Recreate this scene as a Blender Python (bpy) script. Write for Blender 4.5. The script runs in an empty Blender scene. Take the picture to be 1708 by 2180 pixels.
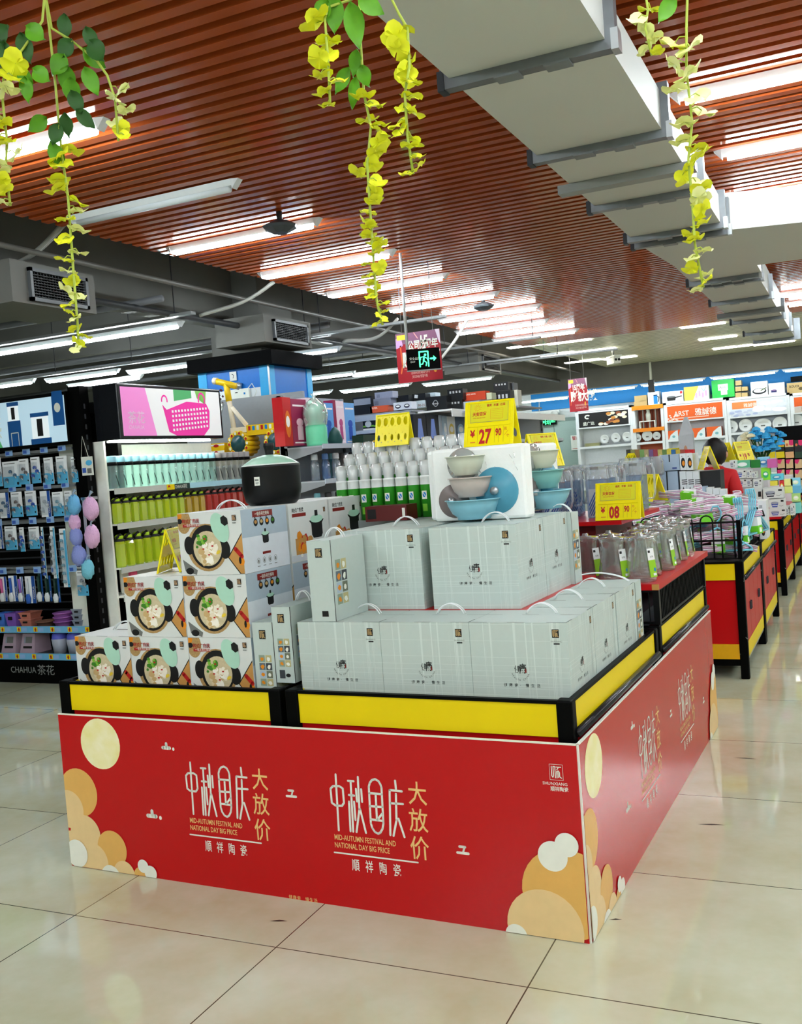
import bpy, random
from math import sin, cos, pi, radians, hypot, atan2
from mathutils import Matrix, Vector
sc = bpy.context.scene
col = sc.collection
random.seed(7)

# ------------------------------------------------------------------ camera
F_PX, PW, PH = 2098.28, 1708, 2180
YAW, PITCH, ROLL = .43270, -.04660, -.07620
CAM = Vector((2.4719, -2.4716, 1.4346))
_f = Vector((-sin(YAW)*cos(PITCH), cos(YAW)*cos(PITCH), sin(PITCH)))
_r = Vector((cos(YAW), sin(YAW), 0)); _u = _r.cross(_f)
R_ = cos(ROLL)*_r + sin(ROLL)*_u; U_ = -sin(ROLL)*_r + cos(ROLL)*_u
cam = bpy.data.cameras.new('camera'); co = bpy.data.objects.new('camera', cam); col.objects.link(co)
co.matrix_world = Matrix(((R_.x, U_.x, -_f.x, CAM.x), (R_.y, U_.y, -_f.y, CAM.y), (R_.z, U_.z, -_f.z, CAM.z), (0, 0, 0, 1)))
cam.sensor_fit = 'HORIZONTAL'; cam.sensor_width = 36; cam.lens = 36*F_PX/PW; cam.clip_end = 100; cam.clip_start = .02
sc.camera = co

# ------------------------------------------------------------------ light and exposure
w = bpy.data.worlds.new('world'); sc.world = w; w.use_nodes = True
w.node_tree.nodes['Background'].inputs[0].default_value = (.8, .86, .9, 1); w.node_tree.nodes['Background'].inputs[1].default_value = .1
vs = sc.view_settings; vs.view_transform = 'Standard'; vs.look = 'None'; vs.gamma = 1; vs.use_curve_mapping = False
vs.exposure = 2.45
TUBE = 12.0
cy = sc.cycles
cy.max_bounces = 8; cy.diffuse_bounces = 4; cy.glossy_bounces = 4; cy.transmission_bounces = 6; cy.transparent_max_bounces = 24
cy.caustics_reflective = False; cy.caustics_refractive = False; cy.use_denoising = True

# measuring helpers: a point of the photograph taken back to a known plane of the shop
def ray(u, v): return R_*((u-PW/2)/F_PX) - U_*((v-PH/2)/F_PX) + _f
def onp(u, v, p, n):
    d = ray(u, v); n = Vector(n); return CAM + d*(n.dot(Vector(p)-CAM)/n.dot(d))
def aty(u, v, y): return onp(u, v, (0, y, 0), (0, 1, 0))
def atx(u, v, x): return onp(u, v, (x, 0, 0), (1, 0, 0))
def atz(u, v, z): return onp(u, v, (0, 0, z), (0, 0, 1))
def atd(u, v, d): return CAM + ray(u, v)*d

# ------------------------------------------------------------------ materials
def lin(c):
    if isinstance(c, str):
        c = [int(c[i:i+2], 16)/255 for i in (0, 2, 4)]
    return [x/12.92 if x <= .04045 else ((x+.055)/1.055)**2.4 for x in c[:3]] + [1]
MATS = {}
def mat(name, c, rough=.5, metal=0, emit=0, noise=.06, scale=30, spec=.3, coat=0, bump=0):
    if name in MATS: return MATS[name]
    m = bpy.data.materials.new(name); m.use_nodes = True; nt = m.node_tree; b = nt.nodes['Principled BSDF']
    c = lin(c)
    b.inputs['Base Color'].default_value = c; b.inputs['Roughness'].default_value = rough; b.inputs['Metallic'].default_value = metal
    b.inputs['Specular IOR Level'].default_value = spec; b.inputs['Coat Weight'].default_value = coat
    if emit:
        b.inputs['Emission Color'].default_value = c; b.inputs['Emission Strength'].default_value = emit
    elif noise:
        tc = nt.nodes.new('ShaderNodeTexCoord'); n = nt.nodes.new('ShaderNodeTexNoise'); n.inputs['Scale'].default_value = scale
        mx = nt.nodes.new('ShaderNodeMix'); mx.data_type = 'RGBA'
        mx.inputs[6].default_value = [x*(1-noise) for x in c[:3]]+[1]; mx.inputs[7].default_value = [min(1, x*(1+noise)) for x in c[:3]]+[1]
        nt.links.new(tc.outputs['Object'], n.inputs['Vector']); nt.links.new(n.outputs['Fac'], mx.inputs[0]); nt.links.new(mx.outputs[2], b.inputs['Base Color'])
        if bump:
            bp = nt.nodes.new('ShaderNodeBump'); bp.inputs['Strength'].default_value = bump; bp.inputs['Distance'].default_value = .01
            nt.links.new(n.outputs['Fac'], bp.inputs['Height']); nt.links.new(bp.outputs[0], b.inputs['Normal'])
    MATS[name] = m; return m
def clear(name, c, body=.08, rough=.03, gloss=.9):
    """thin clear plastic or glass: lets light through, tinted, with bright edges"""
    if name in MATS: return MATS[name]
    m = bpy.data.materials.new(name); m.use_nodes = True; nt = m.node_tree; nt.nodes.clear(); N = nt.nodes.new
    out = N('ShaderNodeOutputMaterial'); t = N('ShaderNodeBsdfTransparent'); t.inputs[0].default_value = lin(c)
    d = N('ShaderNodeBsdfPrincipled'); d.inputs['Base Color'].default_value = lin(c); d.inputs['Roughness'].default_value = rough
    g = N('ShaderNodeBsdfGlossy'); g.inputs['Roughness'].default_value = rough
    lw = N('ShaderNodeLayerWeight'); lw.inputs[0].default_value = .35
    m1 = N('ShaderNodeMixShader'); m1.inputs[0].default_value = body; m2 = N('ShaderNodeMixShader')
    k = N('ShaderNodeMath'); k.operation = 'MULTIPLY'; k.inputs[1].default_value = gloss
    L = nt.links.new; L(t.outputs[0], m1.inputs[1]); L(d.outputs[0], m1.inputs[2]); L(lw.outputs['Facing'], k.inputs[0]); L(k.outputs[0], m2.inputs[0])
    L(m1.outputs[0], m2.inputs[1]); L(g.outputs[0], m2.inputs[2]); L(m2.outputs[0], out.inputs[0])
    MATS[name] = m; return m

# ------------------------------------------------------------------ mesh builder
TX = {}
def glyphs(s, off=0.0):
    k = (s, off)
    if k not in TX:
        c = bpy.data.curves.new('t', 'FONT'); c.body = s; c.resolution_u = 2; c.offset = off
        o = bpy.data.objects.new('t', c); col.objects.link(o)
        dg = bpy.context.evaluated_depsgraph_get(); me = o.evaluated_get(dg).to_mesh()
        TX[k] = ([tuple(v.co) for v in me.vertices], [tuple(p.vertices) for p in me.polygons])
        o.evaluated_get(dg).to_mesh_clear(); bpy.data.objects.remove(o); bpy.data.curves.remove(c)
    return TX[k]
class B:
    def __init__(s): s.v, s.f, s.m, s.sm, s.mats, s.T = [], [], [], [], [], Matrix()
    def at(s, *a):
        s.T = a[0] if a and isinstance(a[0], Matrix) else Matrix.Translation(a) if a else Matrix(); return s
    def add(s, vs, fs, m, smooth=False):
        if m not in s.mats: s.mats.append(m)
        i, k = len(s.v), s.mats.index(m)
        s.v += [tuple(s.T @ Vector(p)) for p in vs]
        s.f += [tuple(i+j for j in f) for f in fs]; s.m += [k]*len(fs); s.sm += [smooth]*len(fs); return s
    def box(s, x0, y0, z0, x1, y1, z1, m):
        return s.add([(x, y, z) for z in (z0, z1) for y in (y0, y1) for x in (x0, x1)],
                     [(0, 2, 3, 1), (4, 5, 7, 6), (0, 1, 5, 4), (2, 6, 7, 3), (0, 4, 6, 2), (1, 3, 7, 5)], m)
    def poly(s, pts, m, z=0): return s.add([(p[0], p[1], z) for p in pts], [tuple(range(len(pts)))], m)
    def rect(s, x0, y0, x1, y1, m, z=0): return s.poly([(x0, y0), (x1, y0), (x1, y1), (x0, y1)], m, z)
    def ell(s, cx, cy_, rx, ry, m, z=0, n=24, rot=0, clip=None):
        p = [(cx+rx*cos(a)*cos(rot)-ry*sin(a)*sin(rot), cy_+rx*cos(a)*sin(rot)+ry*sin(a)*cos(rot)) for a in [2*pi*i/n for i in range(n)]]
        if clip: p = clip_rect(p, *clip)
        return s.poly(p, m, z) if len(p) > 2 else s
    def ring(s, cx, cy_, rx, ry, w_, m, z=0, n=24, a0=0, a1=2*pi):
        vs, fs = [], []
        for i in range(n+1):
            a = a0+(a1-a0)*i/n
            vs += [(cx+rx*cos(a), cy_+ry*sin(a), z), (cx+(rx-w_)*cos(a), cy_+(ry-w_)*sin(a), z)]
            if i: fs.append((2*i-2, 2*i, 2*i+1, 2*i-1))
        return s.add(vs, fs, m)
    def stroke(s, pts, w_, m, z=0):
        for (a, b) in zip(pts, pts[1:]):
            dx, dy = b[0]-a[0], b[1]-a[1]; l = hypot(dx, dy) or 1; nx, ny = -dy/l*w_/2, dx/l*w_/2
            s.poly([(a[0]+nx, a[1]+ny), (a[0]-nx, a[1]-ny), (b[0]-nx, b[1]-ny), (b[0]+nx, b[1]+ny)], m, z)
        for p in pts: s.ell(p[0], p[1], w_/2, w_/2, m, z, 10)
        return s
    def text(s, t, x, y, h, m, z=0, off=0, sx=1, al='l', gap=0, vert=0):
        """h = cap height; gap spaces the letters out; vert stacks them"""
        k = h/.72
        if gap or vert:
            for i, ch in enumerate(t):
                if ch != ' ': s.text(ch, x+gap*i, y-vert*i, h, m, z, off, sx)
            return s
        vs, fs = glyphs(t, off)
        if not vs: return s
        wd = max(v[0] for v in vs)*k*sx; x -= 0 if al == 'l' else wd/2 if al == 'c' else wd
        return s.add([(x+v[0]*k*sx, y+v[1]*k, z) for v in vs], fs, m)
    def prism(s, pts, z0, z1, m):
        n = len(pts)
        return s.add([(p[0], p[1], z0) for p in pts]+[(p[0], p[1], z1) for p in pts],
                     [tuple(range(n))[::-1], tuple(range(n, 2*n))]+[(i, (i+1) % n, n+(i+1) % n, n+i) for i in range(n)], m)
    def lathe(s, prof, m, n=20, c=(0, 0), sx=1, sy=1, smooth=True):
        vs, fs, k = [], [], len(prof)
        for i in range(n):
            a = 2*pi*i/n
            vs += [(c[0]+r*cos(a)*sx, c[1]+r*sin(a)*sy, z) for r, z in prof]
        for i in range(n):
            j = (i+1) % n
            fs += [(i*k+q, j*k+q, j*k+q+1, i*k+q+1) for q in range(k-1)]
        return s.add(vs, fs, m, smooth)
    def tube(s, pts, r, m, n=8, closed=False):
        P = [Vector(p) for p in pts]; N = len(P); vs, fs = [], []
        up = None
        for i, p in enumerate(P):
            t = (P[(i+1) % N]-P[i-1]) if closed else (P[min(i+1, N-1)]-P[max(i-1, 0)])
            t.normalize()
            if up is None: up = Vector((0, 0, 1)) if abs(t.z) < .9 else Vector((1, 0, 0))
            a = t.cross(up); a = a if a.length > 1e-6 else t.orthogonal(); a.normalize(); b = a.cross(t); up = b if b.length > 1e-6 else up
            rr = r[i] if isinstance(r, (list, tuple)) else r
            vs += [tuple(p+a*rr*cos(2*pi*k/n)+b*rr*sin(2*pi*k/n)) for k in range(n)]
        for i in range(N if closed else N-1):
            j = (i+1) % N
            fs += [(i*n+k, i*n+(k+1) % n, j*n+(k+1) % n, j*n+k) for k in range(n)]
        if not closed: fs += [tuple(range(n))[::-1], tuple((N-1)*n+k for k in range(n))]
        return s.add(vs, fs, m, True)
    def build(s, name, parent=None, bevel=0):
        me = bpy.data.meshes.new(name); me.from_pydata(s.v, [], s.f)
        for m in s.mats: me.materials.append(m)
        me.polygons.foreach_set('material_index', s.m); me.polygons.foreach_set('use_smooth', s.sm); me.update()
        o = bpy.data.objects.new(name, me); col.objects.link(o); o.parent = parent
        if bevel:
            md = o.modifiers.new('edge', 'BEVEL'); md.width = bevel; md.segments = 2; md.limit_method = 'ANGLE'; md.angle_limit = radians(50)
        return o
def clip_rect(p, x0, y0, x1, y1):
    for ax, lim, sg in ((0, x0, 1), (0, x1, -1), (1, y0, 1), (1, y1, -1)):
        q = []
        for i in range(len(p)):
            a, b = p[i-1], p[i]; da, db = sg*(a[ax]-lim), sg*(b[ax]-lim)
            if (da < 0) != (db < 0):
                t = da/(da-db); q.append((a[0]+(b[0]-a[0])*t, a[1]+(b[1]-a[1])*t))
            if db >= 0: q.append(b)
        p = q
        if not p: break
    return p
def face(o, x, y, n=None):
    """frame on a surface: x along, y up the surface, z out of it"""
    x, y = Vector(x).normalized(), Vector(y).normalized(); z = x.cross(y)
    o = Vector(o); return Matrix(((x.x, y.x, z.x, o.x), (x.y, y.y, z.y, o.y), (x.z, y.z, z.z, o.z), (0, 0, 0, 1)))
def front(x, y, z): return face((x, y, z), (1, 0, 0), (0, 0, 1))      # looks towards -y
def sideR(x, y, z): return face((x, y, z), (0, 1, 0), (0, 0, 1))      # looks towards +x
def topf(x, y, z): return face((x, y, z), (1, 0, 0), (0, 1, 0))

# ------------------------------------------------------------------ naming
def tag(o, label=None, cat=None, group=None, kind=None):
    for k, v in (('label', label), ('category', cat), ('group', group), ('kind', kind)):
        if v: o[k] = v
    return o
def thing(name, label, cat, group=None, loc=(0, 0, 0), rz=0):
    o = bpy.data.objects.new(name, None); col.objects.link(o); o.location = loc; o.rotation_euler = (0, 0, rz); o.empty_display_size = .05
    return tag(o, label, cat, group)
def struct(b, name, parent=None): return tag(b.build(name, parent), kind='structure')
KIDS = {}
def dup(r, label=None, loc=None, rz=None, group=None, scale=None):
    def cp(o, par):
        c = o.copy(); col.objects.link(c)
        if par is not None: c.parent = par
        for ch in [x for x in o.children]: cp(ch, c)
        return c
    c = cp(r, None)
    if label: c['label'] = label
    if group: c['group'] = group
    if loc is not None: c.location = loc
    if rz is not None: c.rotation_euler = (0, 0, rz)
    if scale is not None: c.scale = scale if not isinstance(scale, (int, float)) else (scale,)*3
    return c
ORD = 'first second third fourth fifth sixth seventh eighth ninth tenth eleventh twelfth thirteenth fourteenth fifteenth sixteenth seventeenth eighteenth nineteenth twentieth'.split()
ORD += ['twenty-'+x for x in ORD[:9]]+['thirtieth']+['thirty-'+x for x in ORD[:9]]
# the island of counters is turned a little against the floor tiles
IA = -.031; IO = Vector((1.7017, .2843, 0)); IX = Vector((cos(IA), sin(IA), 0)); IY = Vector((-sin(IA), cos(IA), 0))
def isl(u, v, z=0): return IO+IX*u+IY*v+Vector((0, 0, z))
def fv(a, b, v): p = onp(a, b, IO+IY*v, IY)-IO; return p.dot(IX), p.dot(IY), p.z
def fu(a, b, u): p = onp(a, b, IO+IX*u, IX)-IO; return p.dot(IX), p.dot(IY), p.z
def fz(a, b, z): p = atz(a, b, z)-IO; return p.dot(IX), p.dot(IY), p.z
# ------------------------------------------------------------------ materials of the shop
white = mat('white', 'E9ECEA', .4); offw = mat('off_white', 'D8DAD2', .5); black = mat('black', '030303', .45, spec=.06); grey = mat('grey', '8C9096', .5)
dgrey = mat('dark_grey', '33353A', .5); steel = mat('steel', 'B9BDC0', .3, .8); red = mat('red_lacquer', 'BC1014', .3, spec=.2, noise=.04, scale=4)
yellow = mat('yellow_band', 'E6CC06', .4, spec=.2, noise=.04, scale=6); cream = mat('cream', 'EFE9D6', .5); conc = mat('concrete', '6E6D68', .8, scale=3, noise=.12)
gold = mat('gold_print', 'E8BE78', .4); blueP = mat('blue_paint', '1279C8', .35); cyanP = mat('cyan_paint', '24A9E1', .35)
rail = mat('rubber_rail', '17181A', .25)

# ------------------------------------------------------------------ the room
b = B(); b.rect(-12, -8, 8, 21, mat('tile', 'FFFFFF'))
floor = struct(b, 'floor')
m = MATS['tile']; nt = m.node_tree; bs = nt.nodes['Principled BSDF']
N = nt.nodes.new; L = nt.links.new
tc = N('ShaderNodeTexCoord'); br = N('ShaderNodeTexBrick'); br.offset = 0; br.squash = 1
for k, v in (('Scale', 1), ('Mortar Size', .0022), ('Mortar Smooth', .1), ('Bias', 0), ('Brick Width', .8), ('Row Height', .8)): br.inputs[k].default_value = v
n1 = N('ShaderNodeTexNoise'); n1.inputs['Scale'].default_value = 1.6; n1.inputs['Detail'].default_value = 5; n1.inputs['Roughness'].default_value = .65
cr = N('ShaderNodeValToRGB'); cr.color_ramp.elements[0].position = .35; cr.color_ramp.elements[1].position = .72
cr.color_ramp.elements[0].color = lin('B2B190'); cr.color_ramp.elements[1].color = lin('C7CDB8')
br.inputs['Mortar'].default_value = lin('4A4636')
L(tc.outputs['Object'], br.inputs['Vector']); L(tc.outputs['Object'], n1.inputs['Vector']); L(n1.outputs['Fac'], cr.inputs[0])
L(cr.outputs[0], br.inputs['Color1']); L(cr.outputs[0], br.inputs['Color2']); L(br.outputs['Color'], bs.inputs['Base Color'])
mp = N('ShaderNodeMapRange'); mp.inputs[3].default_value = .02; mp.inputs[4].default_value = .08; L(n1.outputs['Fac'], mp.inputs[0]); L(mp.outputs[0], bs.inputs['Roughness'])
bs.inputs['Specular IOR Level'].default_value = .75
for q in list(bs.inputs['Base Color'].links): 
    if q.from_node.type != 'TEX_BRICK': nt.links.remove(q)

XS, SE, ZC = -2.13, 12.5, 3.15          # slat ceiling: its edge over the shelves, its far end, its height
slat = mat('slat_wood', 'A64C22', .14, noise=.22, scale=3, spec=.15); gapm = mat('slat_gap', '2A120B', .8)
b = B(); b.box(XS, -8, ZC+.12, 8, SE, ZC+.16, gapm)
y = .698-.108*80
while y < SE:
    b.box(XS+random.uniform(-.012, .012), y-.029, ZC, 8, y+.029, ZC+.06, slat); y += .108
struct(b, 'ceiling')
b = B(); panelc = mat('ceiling_panel', 'D4D2BA', .35)
b.box(XS, SE, ZC+.02, 8, 18.3, ZC+.08, panelc)
for i in range(1, 30): b.box(XS, SE+i*.2, ZC+.017, 8, SE+i*.2+.006, ZC+.022, mat('panel_joint', '8E8C7C', .6))
struct(b, 'ceiling.001')
b = B(); b.box(-12, -8, 3.9, XS-.02, 21, 4, conc); struct(b, 'ceiling.002')
b = B(); b.box(XS-.02, -8, ZC+.25, 8, 21, ZC+.35, conc); struct(b, 'ceiling.003')
b = B(); b.box(XS-.06, -8, ZC+.1, XS-.02, 18.3, 3.9, conc); struct(b, 'ceiling.004')
wallm = mat('wall_white', 'DCE0DC', .7)
b = B(); b.box(-12, 20.6, 0, 8, 20.8, 4, wallm); struct(b, 'wall_far')
b = B(); b.box(-12.2, -8, 0, -12, 20.8, 4, conc); struct(b, 'wall_left')
b = B(); b.box(8, -8, 0, 8.2, 20.8, 4, wallm); struct(b, 'wall_right')
b = B(); b.box(-12, -8.2, 0, 8, -8, 4, wallm); struct(b, 'wall_back')
# beams under the dark open ceiling
def beam(x0, y0, z0, x1, y1, z1, n='trim_1', m_=conc):
    b = B(); b.box(x0, y0, z0, x1, y1, z1, m_); return struct(b, n)
beam(-3.45, -8, 3.0, -3.2, 18.3, 3.9, 'trim_1'); beam(-12, 18.3, 2.78, 8, 18.7, 3.9, 'trim_2')
for i, y in enumerate((1.6, 5.0, 8.6, 12.4)): beam(-12, y, 3.35, -3.45, y+.3, 3.9, 'trim_%d' % (i+3))

# ------------------------------------------------------------------ tube lights
tubem = mat('tube_glow', (.93, .98, 1), emit=TUBE*1.25); hous = mat('fixture_white', 'D5D9DA', .35)
def make_light(name, label, group, tm=None):
    tm = tm or tubem
    t = thing(name, label, 'light', group)
    b = B(); b.prism([(-.042, .02), (-.024, -.012), (.024, -.012), (.042, .02)], -.6, .6, hous); b.T = Matrix()
    o = b.build('housing', t); 
    o.rotation_euler = (pi/2, 0, pi/2)
    b = B(); b.tube([(-.57, 0, -.02), (.57, 0, -.02)], .023, tm, 10); b.build('tube', t)
    for s in (-1, 1):
        b = B(); b.add([(s*.6, -.042, .02), (s*.6, .042, .02), (s*.6, .025, -.03), (s*.6, -.025, -.03), (s*.645, -.025, .02), (s*.645, .025, .02)],
                       [(0, 1, 2, 3), (0, 3, 4), (1, 5, 2), (3, 2, 5, 4), (0, 4, 5, 1)], hous); b.build('end_cap', t)
    return t
lamp0 = make_light('ceiling_light', 'tube light on the brown slats above the big red counters', 'tube lights under the slats')
lampN = [0]
lampF = make_light('ceiling_light', 'tube light before the far wall, upper line, first from the dark side', 'tube lights along the far wall', mat('tube_glow_far', (.93, .98, 1), emit=TUBE*.55))
def lamp(x, y, z, label, group, s=1.0, far=False):
    l = lamp0 if not lampN[0] else dup(lampF if far else lamp0)
    lampN[0] += 1; l.location = (x, y, z); l.scale = (s, 1, 1); tag(l, label, None, group); return l
G1 = 'tube lights under the slats, row beside the dark ceiling'; G2 = 'tube lights under the slats, row beyond the duct'
ZL = ZC-.02
rowl = [((150, 465), (505, 395), 1), ((350, 530), (688, 475), 1), ((545, 583), (846, 541), 1), ((687, 624), (958, 590), 1), ((820, 658), (1066, 627), 1), ((927, 680), (1155, 653), 1), ((965, 707), (1171, 683), 1), ((1043, 725), (1237, 703), 1)]
nm = ['unlit-looking end lamp nearest the dark ceiling edge, with the grey fan below the next one', 'with the dark dome detector hanging under it']
for i, (a, c_, s) in enumerate(rowl):
    if i == 0: continue
    p, q = atz(*a, ZL), atz(*c_, ZL)
    lamp((p.x+q.x)/2, (p.y+q.y)/2, ZL, 'white tube light below the slats, %s in the row leading away beside the dark ceiling' % ORD[i], G1)
lampO = make_light('ceiling_light', 'dull unlit tube light under the slats nearest the dark ceiling edge', G1, mat('tube_unlit', 'D4DCE0', .25))
p, q = atz(150, 465, ZL), atz(505, 395, ZL); lampO.location = ((p.x+q.x)/2, (p.y+q.y)/2, ZL)
p = atz(220, 263, ZL)
lamp(p.x-.62, p.y, ZL, 'glowing tube light behind the hanging leaves in the upper corner', G1)
for i in range(7): lamp(p.x-.62, p.y-1.2*(i+1), ZL, 'tube light on the slats overhead behind the camera, %s before the leafy one' % ORD[i], G1)
for i, (a, yy) in enumerate(((( 1437, 210), 0), ((1530, 330), 0), ((1550, 428), 0), ((1595, 495), 0), ((1655, 628), 0), ((1672, 648), 0))):
    p = atz(*a, ZL); lamp(p.x+.62, p.y, ZL, 'white tube light beyond the grey duct, %s of its row counted into the shop' % ORD[i], G2)
for i in range(7): lamp(2.65, 1.4-1.2*i-1.2, ZL, 'tube light beyond the duct over the aisle behind the camera, %s one back' % ORD[i], G2)
G5 = 'unseen tube lights set close for side light on the islands'
for i in range(3): lamp(.75, -3.8-1.2*i, ZL-.0, 'unseen tube light added behind the camera to light the island front, %s one back' % ORD[i], G2)  # added unseen row, lifts the light on the island's front faces
for i in range(18): lamp(5.0, -3.5+.85*i, ZL, 'unseen tube light over the far aisle, set close for more side light, %s along' % ORD[i], G5)  # unseen row, packed tighter than the visible ones to brighten the island's side
G3 = 'tube lights hanging in the dark open ceiling'
def hang(a, c_, z, label, g=G3):
    p, q = atz(*a, z), atz(*c_, z); d = q-p; l = lamp((p.x+q.x)/2, (p.y+q.y)/2, z, label, g, min(1.25, max(.8, hypot(d.x, d.y)/1.2))); l.rotation_euler.z = 0; return l
ZD = 2.86
hang((160, 722), (390, 690), ZD, 'bare tube light ending above the black counter header, over the pink basket sign')
p = atz(160, 722, ZD); lamp(p.x-.62, p.y, ZD, 'bare tube light ending at the yellow flower strand', G3)
hang((88, 808), (262, 790), ZD, 'bare tube light behind the bottle sign, middle one of its line'); hang((262, 790), (445, 772), ZD, 'bare tube light above the pink basket sign, end of its line')
p = atz(85, 810, ZD); lamp(p.x-.62, p.y-.1, ZD, 'bare tube light over the green and white bottle sign', G3)
hang((525, 765), (727, 742), ZD, 'bare tube light in front of the blue column'); hang((752, 796), (875, 784), ZD, 'bare tube light passing behind the large hanging poster')
hang((640, 806), (745, 794), ZD, 'bare tube light emerging beside the blue column'); hang((732, 833), (870, 816), ZD, 'bare tube light below the hanging poster'); hang((902, 818), (1050, 802), ZD, 'bare tube light above the stacked black boxes')
hang((590, 845), (705, 832), ZD, 'short stretch of tube light low beside the blue column')
G4 = 'tube lights along the far wall'
def lampy(u0, u1, v, y, label, g=G4):
    p, q = aty(u0, v[0], y), aty(u1, v[1], y); l = lamp((p.x+q.x)/2, y, (p.z+q.z)/2, label, g, max(.7, abs(q.x-p.x)/1.22), True); return l
p, q = aty(1105, 830, 18.9), aty(1215, 814, 18.9); lampF.location = ((p.x+q.x)/2, 18.9, (p.z+q.z)/2)
lampF['label'] = 'tube light before the far wall, upper line, beside the smaller poster'; lampy(1242, 1384, (812, 796), 18.9, 'tube light before the far wall, upper line, behind the camera pole'); lampy(1394, 1543, (796, 781), 18.9, 'tube light before the far wall, upper line, over the green carton')
lampy(1574, 1720, (779, 764), 18.9, 'tube light before the far wall, upper line, at the picture edge')
lampy(1000, 1215, (868, 842), 19.5, 'tube light before the far wall, lower line, over the black cartons'); lampy(1225, 1355, (837, 821), 19.5, 'tube light before the far wall, lower line, over the blue band'); lampy(1366, 1500, (820, 806), 19.5, 'tube light before the far wall, lower line, over the pan carton'); lampy(1514, 1655, (804, 791), 19.5, 'tube light before the far wall, lower line, over the pump carton'); lampy(1668, 1800, (788, 776), 19.5, 'tube light before the far wall, lower line, over the small brown cartons')
for i in range(4): lamp(-6.5, 1.5+3.2*i, ZD, 'tube light deep in the dark ceiling behind the shelves, %s line' % ORD[i], G3)
# flush panels of the pale ceiling
pan = mat('panel_glow', (1, .99, .94), emit=TUBE*.35)
def flush(a, c_, label):
    z = ZC+.012; p, q = atz(*a, z), atz(*c_, z); b = B(); y = (p.y+q.y)/2; b.box(p.x, y-.1, z-.006, q.x, y+.1, z+.006, pan); tag(b.build('panel_light'), label, 'light', 'flush strips in the pale ceiling')
for i, (a, c_) in enumerate((((1078, 740), (1163, 733)), ((1165, 733), (1258, 722)), ((1148, 758), (1224, 750)), ((1227, 750), (1313, 742)), ((1203, 773), (1280, 765)), ((1282, 765), (1358, 759)), ((1448, 697), (1545, 688)), ((1487, 723), (1570, 716)), ((1518, 743), (1602, 735)), ((1604, 735), (1692, 726)))):
    flush(a, c_, 'white strip flush with the pale ceiling, %s %s' % (['near half of the first line', 'second half of the first line', 'near half of the second line', 'second half of the second line', 'near half of the last line', 'half behind the security camera', 'beside the end of the duct', 'second one below the duct end', 'near half of the line under the duct', 'outer half of the line under the duct'][i], ''))
# ------------------------------------------------------------------ red counters
scuff = mat('scuffed_black', '030303', .45, spec=.06)
nt = scuff.node_tree; tc = nt.nodes.new('ShaderNodeTexCoord'); n1 = nt.nodes.new('ShaderNodeTexNoise'); n1.inputs['Scale'].default_value = 14; n1.inputs['Detail'].default_value = 6
cr = nt.nodes.new('ShaderNodeValToRGB'); cr.color_ramp.elements[0].position = .64; cr.color_ramp.elements[0].color = lin('030303'); cr.color_ramp.elements[1].position = .66; cr.color_ramp.elements[1].color = lin('9A9A96')
nt.links.new(tc.outputs['Object'], n1.inputs['Vector']); nt.links.new(n1.outputs['Fac'], cr.inputs[0]); nt.links.new(cr.outputs[0], nt.nodes['Principled BSDF'].inputs['Base Color'])
dirty = mat('orange_yellow_band', 'E0A80E', .4)
def counter(label, loc, rz, w_, d, group, doors=True, h=.70, scuffed=False, railed=True):
    """open-topped promotion counter: w_ along x, d along y, near right corner at the origin"""
    t = thing('display_counter', label, 'counter', group, loc, rz); pm = scuff if scuffed else black
    b = B(); b.box(-w_+.03, .02, .13, -.02, d-.02, .629, red); b.build('cabinet_body', t)
    b = B()
    for z0, z1, mm in ((.60, h, yellow), (.12, .21, dirty if scuffed else yellow)):
        b.box(-w_+.04, .008, z0, -.05, .02, z1, mm); b.box(-.02, .05, z0, -.008, d-.04, z1, yellow); b.box(-w_+.012, .05, z0, -w_+.03, d-.04, z1, yellow)
    b.build('yellow_band', t)
    for x in (-w_, -.05):
        for y in (0, d-.045):
            b = B(); b.box(x, y, 0, x+.05, y+.045, h+.012, pm); b.build('corner_post', t, .006)
    b = B(); b.box(-w_+.005, .003, h, -.004, .022, h+.01, black); b.box(-w_+.005, d-.022, h, -.004, d-.003, h+.01, black)
    b.box(-.022, .003, h, -.004, d-.003, h+.01, black); b.box(-w_+.005, .003, h, -w_+.022, d-.003, h+.01, black); b.build('top_rim', t)
    b = B(); b.box(-w_+.02, .02, .63, -.02, d-.02, .645, dgrey); b.build('tray', t)
    b = B(); b.box(-w_+.06, .03, .075, -.05, d-.03, .13, black); b.box(-.03, .03, .1, -.012, d-.03, .122, steel); b.build('plinth', t)
    if railed: b = B(); b.tube([(.002, .03, .609), (.002, d-.03, .609)], .0135, rail); b.build('bumper_rail', t)
    if doors:
        n = 4; s = (d-.12)/n
        for i in range(n):
            b = B(); b.box(-.02, .06+i*s+.003, .215, -.007, .06+(i+1)*s-.003, .595, red); o = b.build('door', t)
            b = B(); yk = .06+i*s+(s-.03 if i % 2 == 0 else .015); b.box(-.008, yk, .38, .004, yk+.012, .43, dgrey); b.build('handle', o)
    return t
GC = 'promotion counters of the near island'
counter('near red and yellow counter under the grey gift boxes, at the banner corner', isl(-.012, .02), IA, 1.0, 1.2, GC, False)
counter('red and yellow counter under the casserole cartons', isl(-1.03, .02), IA, 1.015, 1.2, GC, False, .7, False, False)
counter('red and yellow counter behind, under the glass pitchers', isl(-.012, 1.25), IA, 1.0, 1.14, GC, False)
counter('red and yellow counter behind the casserole cartons, hidden by them', isl(-1.03, 1.25), IA, 1.015, 1.14, GC, False, .7, False, False)

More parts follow.
